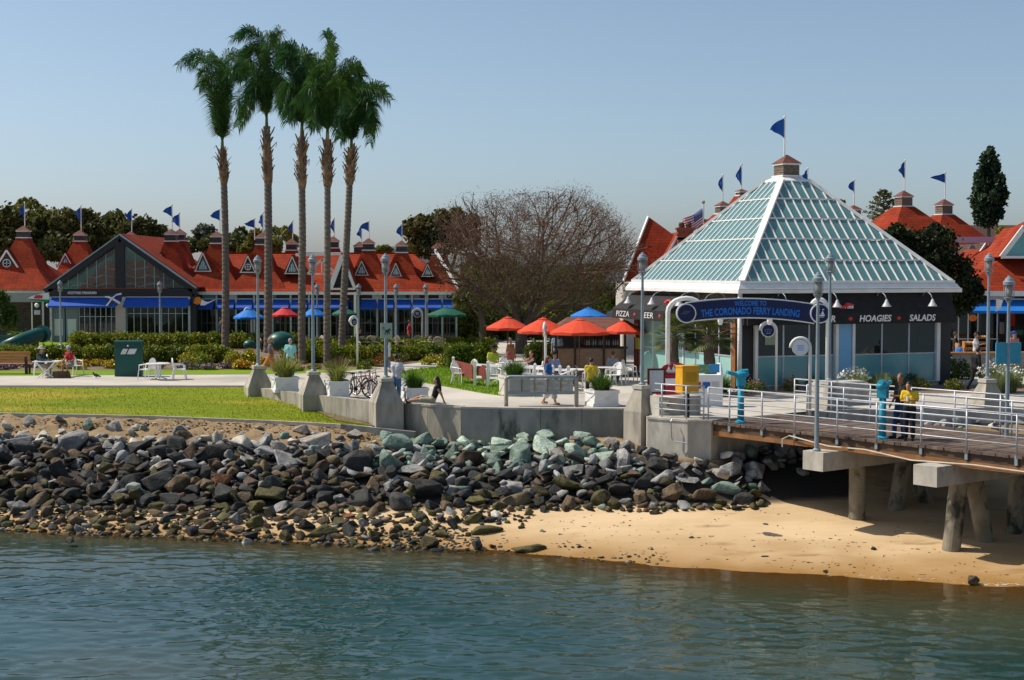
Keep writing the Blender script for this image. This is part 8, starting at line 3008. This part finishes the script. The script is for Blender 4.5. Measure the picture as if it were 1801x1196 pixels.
 if pants:
  mb = MB()
  d = (J['hiR'] - J['hiL']).normalized() * .07
  for s_ in (-1, 1):
   limb(mb, [J['pelvis'] + d * s_, J['pelvis'] + d * s_ + (J['waist'] - J['pelvis']) * .35], [.13, .122])
  for s_ in 'LR':
   k_, a_ = J['kn' + s_], J['an' + s_]
   if leg == 'long':
    limb(mb, [J['hi' + s_], k_, a_ + (k_ - a_) * .08], [.107, .08, .068])
   elif leg == 'skirt':
    limb(mb, [J['hi' + s_], k_ + (a_ - k_) * .45], [.12, .12])
   else:
    limb(mb, [J['hi' + s_], J['hi' + s_] + (k_ - J['hi' + s_]) * .85], [.112, .092])
  part('trousers' if leg != 'short' else 'shorts', remesh(mb, vox, pants, 'trousers'), pants, t)
 for s_ in 'LR':
  mb = MB()
  ft = J['ft' + s_]
  limb(mb, [J['an' + s_] - Vector((0, 0, .04)) - ft * .03, J['an' + s_] + ft * .14 - Vector((0, 0, .055))], [.05, .04])
  part('shoe', mb, shoes, t, smooth=True)
 hd = J['head'] + Vector((0, 0, .03))
 hb = MB()
 Rz = Matrix.Rotation(atan2(look.x, -look.y), 3, 'Z')
 if hairstyle != 'bald':
  hb.ball(hd - look * .018 + Vector((0, 0, .022)), (.088, .102, .108), 14, 9, Rz)
 if hairstyle == 'long':
  limb(hb, [hd - look * .05, J['neck'] - look * .08, J['chest'] - look * .13], [.085, .075, .05])
 if hairstyle == 'tail':
  limb(hb, [hd - look * .08 + Vector((0, 0, .03)), hd - look * .15 - Vector((0, 0, .08)), J['neck'] - look * .13], [.04, .035, .015])
 if hairstyle != 'bald':
  hm = remesh(hb, .016, hair, 'hair')
  # cut the hair away from the face
  bm = bmesh.new()
  bm.from_mesh(hm)
  dl = [v for v in bm.verts if (v.co - hd).dot(look) > .035 and v.co.z < hd.z + .055]
  bmesh.ops.delete(bm, geom=dl, context='VERTS')
  bm.to_mesh(hm)
  bm.free()
  part('hair', hm, hair, t)
 if hat:
  hp = hd + Vector((0, 0, .075))
  h_ = part('hat', MB().lathe([(.105, 0), (.1, .06), (.07, .1), (.02, .11)], 14, hp), hat[0], t, smooth=True)
  if hat[1] == 'brim':
   part('brim', MB().lathe([(.19, -.02), (.19, -.01), (.1, .01)], 16, hp), hat[0], h_)
  else:
   part('peak', MB().ball(hp + look * .12, (.07, .07, .01), 10, 5), hat[0], h_)
 return t
def cloth_m(n, c, c2=None):
 return mat('cloth_' + n, c, .85, c2=c2 or tuple(x * .75 for x in c), ns=6, bump=.25, bs=14)
SIT = dict(pelvis=(0, 0, .52), waist=(0, .02, .68), chest=(0, .0, .88), neck=(0, -.02, 1.05), head=(0, -.04, 1.2), shL=(-.18, 0, 1.0), shR=(.18, 0, 1.0),
   elL=(-.24, -.06, .75), wrL=(-.2, -.28, .70), elR=(.24, -.06, .75), wrR=(.2, -.28, .70),
   hiL=(-.09, -.02, .50), knL=(-.12, -.42, .52), anL=(-.12, -.42, .10), hiR=(.09, -.02, .50), knR=(.12, -.42, .52), anR=(.12, -.42, .10))
NAVYC = cloth_m('navy', (.01, .012, .025))
BLKC = cloth_m('black', (.012, .012, .014))
JEAN = cloth_m('denim', (.03, .06, .14))
# couple on the pier
human('man in black t-shirt and dark jeans, cropped hair, bending his head on the pier', pier(6.98, .75), rad(-70), dict(
 head=(.06, -.08, 1.63), neck=(.02, -.03, 1.48), elR=(.24, -.06, 1.16), wrR=(.14, -.28, 1.18), elL=(-.25, 0, 1.15), wrL=(-.22, -.16, .95), anL=(-.14, -.12, .09), knL=(-.12, -.12, .5)),
 skin=SKIN2, hair=mat('hair_stubble', (.16, .075, .05), .6), shirt=BLKC, pants=JEAN, sc=1.04, vox=.014, look=(.5, -1, -.25))
human('woman in a yellow shirt and navy trousers holding a cup beside the man in black', pier(7.42, .55), rad(-25), dict(
 head=(-.02, -.08, 1.60), elR=(.23, -.05, 1.2), wrR=(.06, -.25, 1.22), elL=(-.23, -.04, 1.18), wrL=(-.04, -.25, 1.2)),
 skin=SKIN, hair=HAIRD, shirt=cloth_m('yellow', (.75, .5, .02)), pants=NAVYC, sc=.94, vox=.014, fem=True, look=(-.25, -1, -.5))
o = link('drink_cup', MB().lathe([(.035, 0), (.045, .12), (.046, .13)], 12).mesh('drink_cup', SWHITE), None, pier(7.42, .55) + Matrix.Rotation(rad(-25), 3, 'Z') @ Vector((0, -.31, 1.12)))
tag(o, 'white paper cup in the hand of the woman in yellow', 'cup')
# woman walking behind the panel bench
human('woman with long brown hair in blue top and white trousers walking behind the bench', P(965, 713) + Vector((0, .25, 0)), rad(75), dict(
 anL=(-.1, -.28, .10), knL=(-.1, -.2, .5), anR=(.1, .22, .12), knR=(.1, .02, .5), wrL=(-.22, -.22, 1.0), wrR=(.22, -.25, 1.1), elR=(.24, 0, 1.14)),
 hair=mat('hair_auburn', (.12, .035, .02), .5), shirt=cloth_m('royal_blue', (.015, .12, .42)), pants=cloth_m('white', (.7, .7, .7)), leg='skirt', shoes=mat('sandal_tan', (.4, .25, .12), .6), fem=True, sc=.98, hairstyle='long', vox=.016)
# woman lying back on the seawall top
human('dark haired woman in a black top sitting on the seawall with outstretched legs', P(760, 713, .06) + Vector((0, .1, .06)), rad(-90), dict(
 pelvis=(0, 0, .12), waist=(0, .08, .26), chest=(0, .15, .46), neck=(0, .17, .64), head=(0, .14, .79), shL=(-.17, .16, .57), shR=(.17, .16, .57),
 elL=(-.22, .3, .34), wrL=(-.22, .38, .1), elR=(.22, .32, .34), wrR=(.22, .42, .1), hiL=(-.09, -.02, .12), knL=(-.1, -.42, .22), anL=(-.1, -.8, .1), hiR=(.09, -.02, .12), knR=(.1, -.44, .14), anR=(.1, -.86, .09)),
 hair=HAIRD, shirt=BLKC, sleeve='none', pants=cloth_m('khaki', (.38, .34, .24)), leg='short', fem=True, hairstyle='long', vox=.014)
# man in white shirt
human('man in white shirt and blue jeans seen from behind by the third lamp', P(695, 712) + Vector((0, .5, 0)), rad(160), dict(elL=(-.27, -.04, 1.15), wrL=(-.2, -.28, 1.08), elR=(.27, 0, 1.15), wrR=(.22, -.22, 1.05)),
  skin=SKIN2, hair=HAIRD, shirt=cloth_m('pale_white', (.62, .62, .66)), pants=cloth_m('light_denim', (.12, .25, .42)), sc=1.0, vox=.016, look=(.4, -1, 0))
# walking couple behind the flax planter
human('woman with a ponytail, grey top and orange skirt striding left behind the flax', P(476, 664), rad(-75), dict(
 head=(0, -.02, 1.62), anL=(-.1, -.38, .12), knL=(-.1, -.3, .5), anR=(.1, .35, .18), knR=(.1, .08, .5), elR=(.22, .14, 1.16), wrR=(.2, .1, .92)), skin=SKIN2, hair=HAIRY, shirt=cloth_m('grey', (.14, .12, .13)), sleeve='none',
 pants=cloth_m('orange', (.42, .16, .03)), leg='skirt', fem=True, hairstyle='tail', vox=.018)
human('grey haired man in an aqua shirt seen from behind beside the flax planter', P(511, 666), rad(170), dict(wrR=(.3, -.05, .92)), hair=HAIRW, shirt=cloth_m('aqua', (.25, .6, .62)), pants=cloth_m('dark_green', (.02, .05, .04)), sc=1.0, vox=.018)
# seated pair at left
human('seated person in a wide sun hat leaning on the crossed leg table', P(70, 664) + Vector((0, .15, 0)), rad(70), dict(SIT, wrL=(-.14, -.42, .78), wrR=(.14, -.42, .78), elL=(-.23, -.2, .8), elR=(.23, -.2, .8)), hair=HAIRD, shirt=cloth_m('dark_teal', (.03, .06, .06)), sleeve='long',
  pants=cloth_m('stone', (.3, .3, .26)), leg='short', shoes=SWHITE, hat=(cloth_m('hat_cream', (.6, .58, .5)), 'brim'), vox=.018)
human('seated person in a red top and pale blue cap on a white chair', P(121, 662) + Vector((0, .2, 0)), rad(-15), dict(SIT, head=(0, -.1, 1.17)), hair=HAIRB, shirt=cloth_m('crimson', (.5, .02, .03)), sleeve='none', pants=cloth_m('stone', (.3, .3, .26)), leg='short', shoes=SWHITE,
  hat=(cloth_m('cap_blue', (.4, .5, .7)), 'peak'), vox=.018, fem=True)
# cafe
human('person in a yellow top seen from behind on the slatted white chair', (x_at(1040, 57.3), 57.25, 0), pi, dict(SIT), hair=HAIRD, shirt=cloth_m('mustard', (.55, .42, .03)), pants=BLKC, vox=.018)
human('man in a pale blue shirt and dark cap sitting under the middle red umbrella', (x_at(975, 61), 61, 0), rad(30), dict(SIT), skin=SKIN2, hair=HAIRD, shirt=cloth_m('pale_blue', (.3, .36, .6)), pants=NAVYC, hat=(BLKC, 'peak'), vox=.02)
human('person in a dark top reaching over a cafe table, bare arms stretched', (x_at(936, 62.5), 62.5, 0), rad(-60), dict(SIT, wrL=(-.1, -.5, .9), elL=(-.2, -.28, .88), wrR=(.1, -.5, .9), elR=(.2, -.28, .88)), skin=mat('skin_sunburnt', (.5, .22, .14), .5), hair=HAIRB, shirt=BLKC, sleeve='none', pants=JEAN, vox=.02)
human('person in a lime yellow shirt with a dark hat at the back of the cafe', (x_at(867, 66), 66, 0), rad(10), dict(SIT), skin=SKIN2, shirt=cloth_m('lime', (.5, .6, .05)), pants=SWHITE, hat=(BLKC, 'brim'), vox=.02)
human('shirtless tanned person standing by the bare tree trunk', (x_at(898, 67), 67, 0), rad(40), dict(), skin=SKIN2, hair=HAIRB, pants=cloth_m('coral', (.5, .15, .13)), leg='short', sc=.95, vox=.02)
human('person in a grey shirt sitting at the bar with back turned', (x_at(1078, 62), 62, 0), pi - .3, dict(SIT), hair=HAIRB, shirt=cloth_m('cool_grey', (.28, .28, .3)), pants=JEAN, vox=.02)
human('person in a white shirt and visor behind the bar counter', (x_at(980, 68.6), 68.6, .1), 0, dict(), hair=HAIRB, shirt=cloth_m('soft_blue', (.25, .35, .5)), pants=NAVYC, vox=.02)
# right side
human('person all in black with a red crest on the back walking past the flowering bush', P(1721, 690) + Vector((0, .4, 0)), rad(115), dict(anL=(-.1, -.3, .1), knL=(-.1, -.22, .5), anR=(.1, .34, .16), knR=(.1, .08, .5), neck=(0, -.08, 1.45), head=(0, -.14, 1.58), elR=(.26, -.1, 1.15), wrR=(.2, -.3, 1.2)),
  hair=HAIRD, shirt=BLKC, sleeve='long', pants=BLKC, vox=.018)
human('person in a black t-shirt browsing at the market front, nearest the pavilion', (x_at(1681, 71.5), 71.5, 0), rad(80), dict(), hair=HAIRB, shirt=BLKC, pants=JEAN, vox=.02)
human('child in a bright blue shirt at the market front', (x_at(1688, 70.5), 70.5, 0), rad(-60), dict(), hair=HAIRB, shirt=cloth_m('cobalt', (.01, .15, .6)), pants=JEAN, sc=.72, vox=.02)
human('person in a blue cap and pink top under the bright blue awning', (x_at(1784, 71), 71, 0), rad(10), dict(elL=(-.24, -.08, 1.16), wrL=(-.05, -.25, 1.15)), hair=HAIRD, shirt=cloth_m('salmon', (.45, .2, .18)), pants=BLKC, hat=(cloth_m('cap_royal', (.01, .08, .5)), 'peak'), vox=.02)
human('person in light clothes reading a white paper beside the crate stand', (x_at(1717, 70.2), 70.2, 0), rad(60), dict(elL=(-.22, -.15, 1.2), wrL=(-.1, -.35, 1.25)), hair=HAIRB, shirt=cloth_m('pale_white', (.62, .62, .66)), pants=cloth_m('light_denim', (.12, .25, .42)), vox=.02)
for i, (u, y, c) in enumerate(((466, 86, 'black'), (632, 86, 'navy'), (720, 88, 'crimson'), (388, 93, 'navy'))):
 human(['person in black sitting among the patio tables near the second palm', 'person in dark blue sitting behind the back hedge by the fifth palm', 'person in dark red standing at the shop doors above the patio chairs', 'person in navy at the shop door left of the first palm'][i],
   (x_at(u, y), y, 0), rad(40 * i), dict(SIT) if i < 2 else dict(), hair=HAIRD, shirt=MATS['cloth_' + c], pants=BLKC, vox=.025)
# =================================================================== LABELS THAT WOULD STILL COINCIDE
bpy.context.view_layer.update()
by = {}
for o in COL.objects:
 if o.parent is None and o.get('label') and o.get('kind') != 'stuff':
  by.setdefault(o['label'], []).append(o)
  if len(o['label'].split()) > 16:
   print('LONGLABEL', len(o['label'].split()), o['label'])
ORD = ['leftmost', 'second from left', 'third from left', 'fourth from left', 'fifth from left', 'sixth from left', 'seventh from left', 'eighth from left', 'ninth from left', 'tenth from left',
  'eleventh from left', 'twelfth from left', 'thirteenth from left', 'fourteenth from left', 'fifteenth from left', 'sixteenth from left']
for lb, os_ in by.items():
 if len(os_) > 1:
  os_.sort(key=lambda o: o.location.x / max(1, o.location.y))
  for i, o in enumerate(os_[:16]):
   o['label'] = lb + ', ' + ('rightmost' if i == len(os_) - 1 else ORD[i])
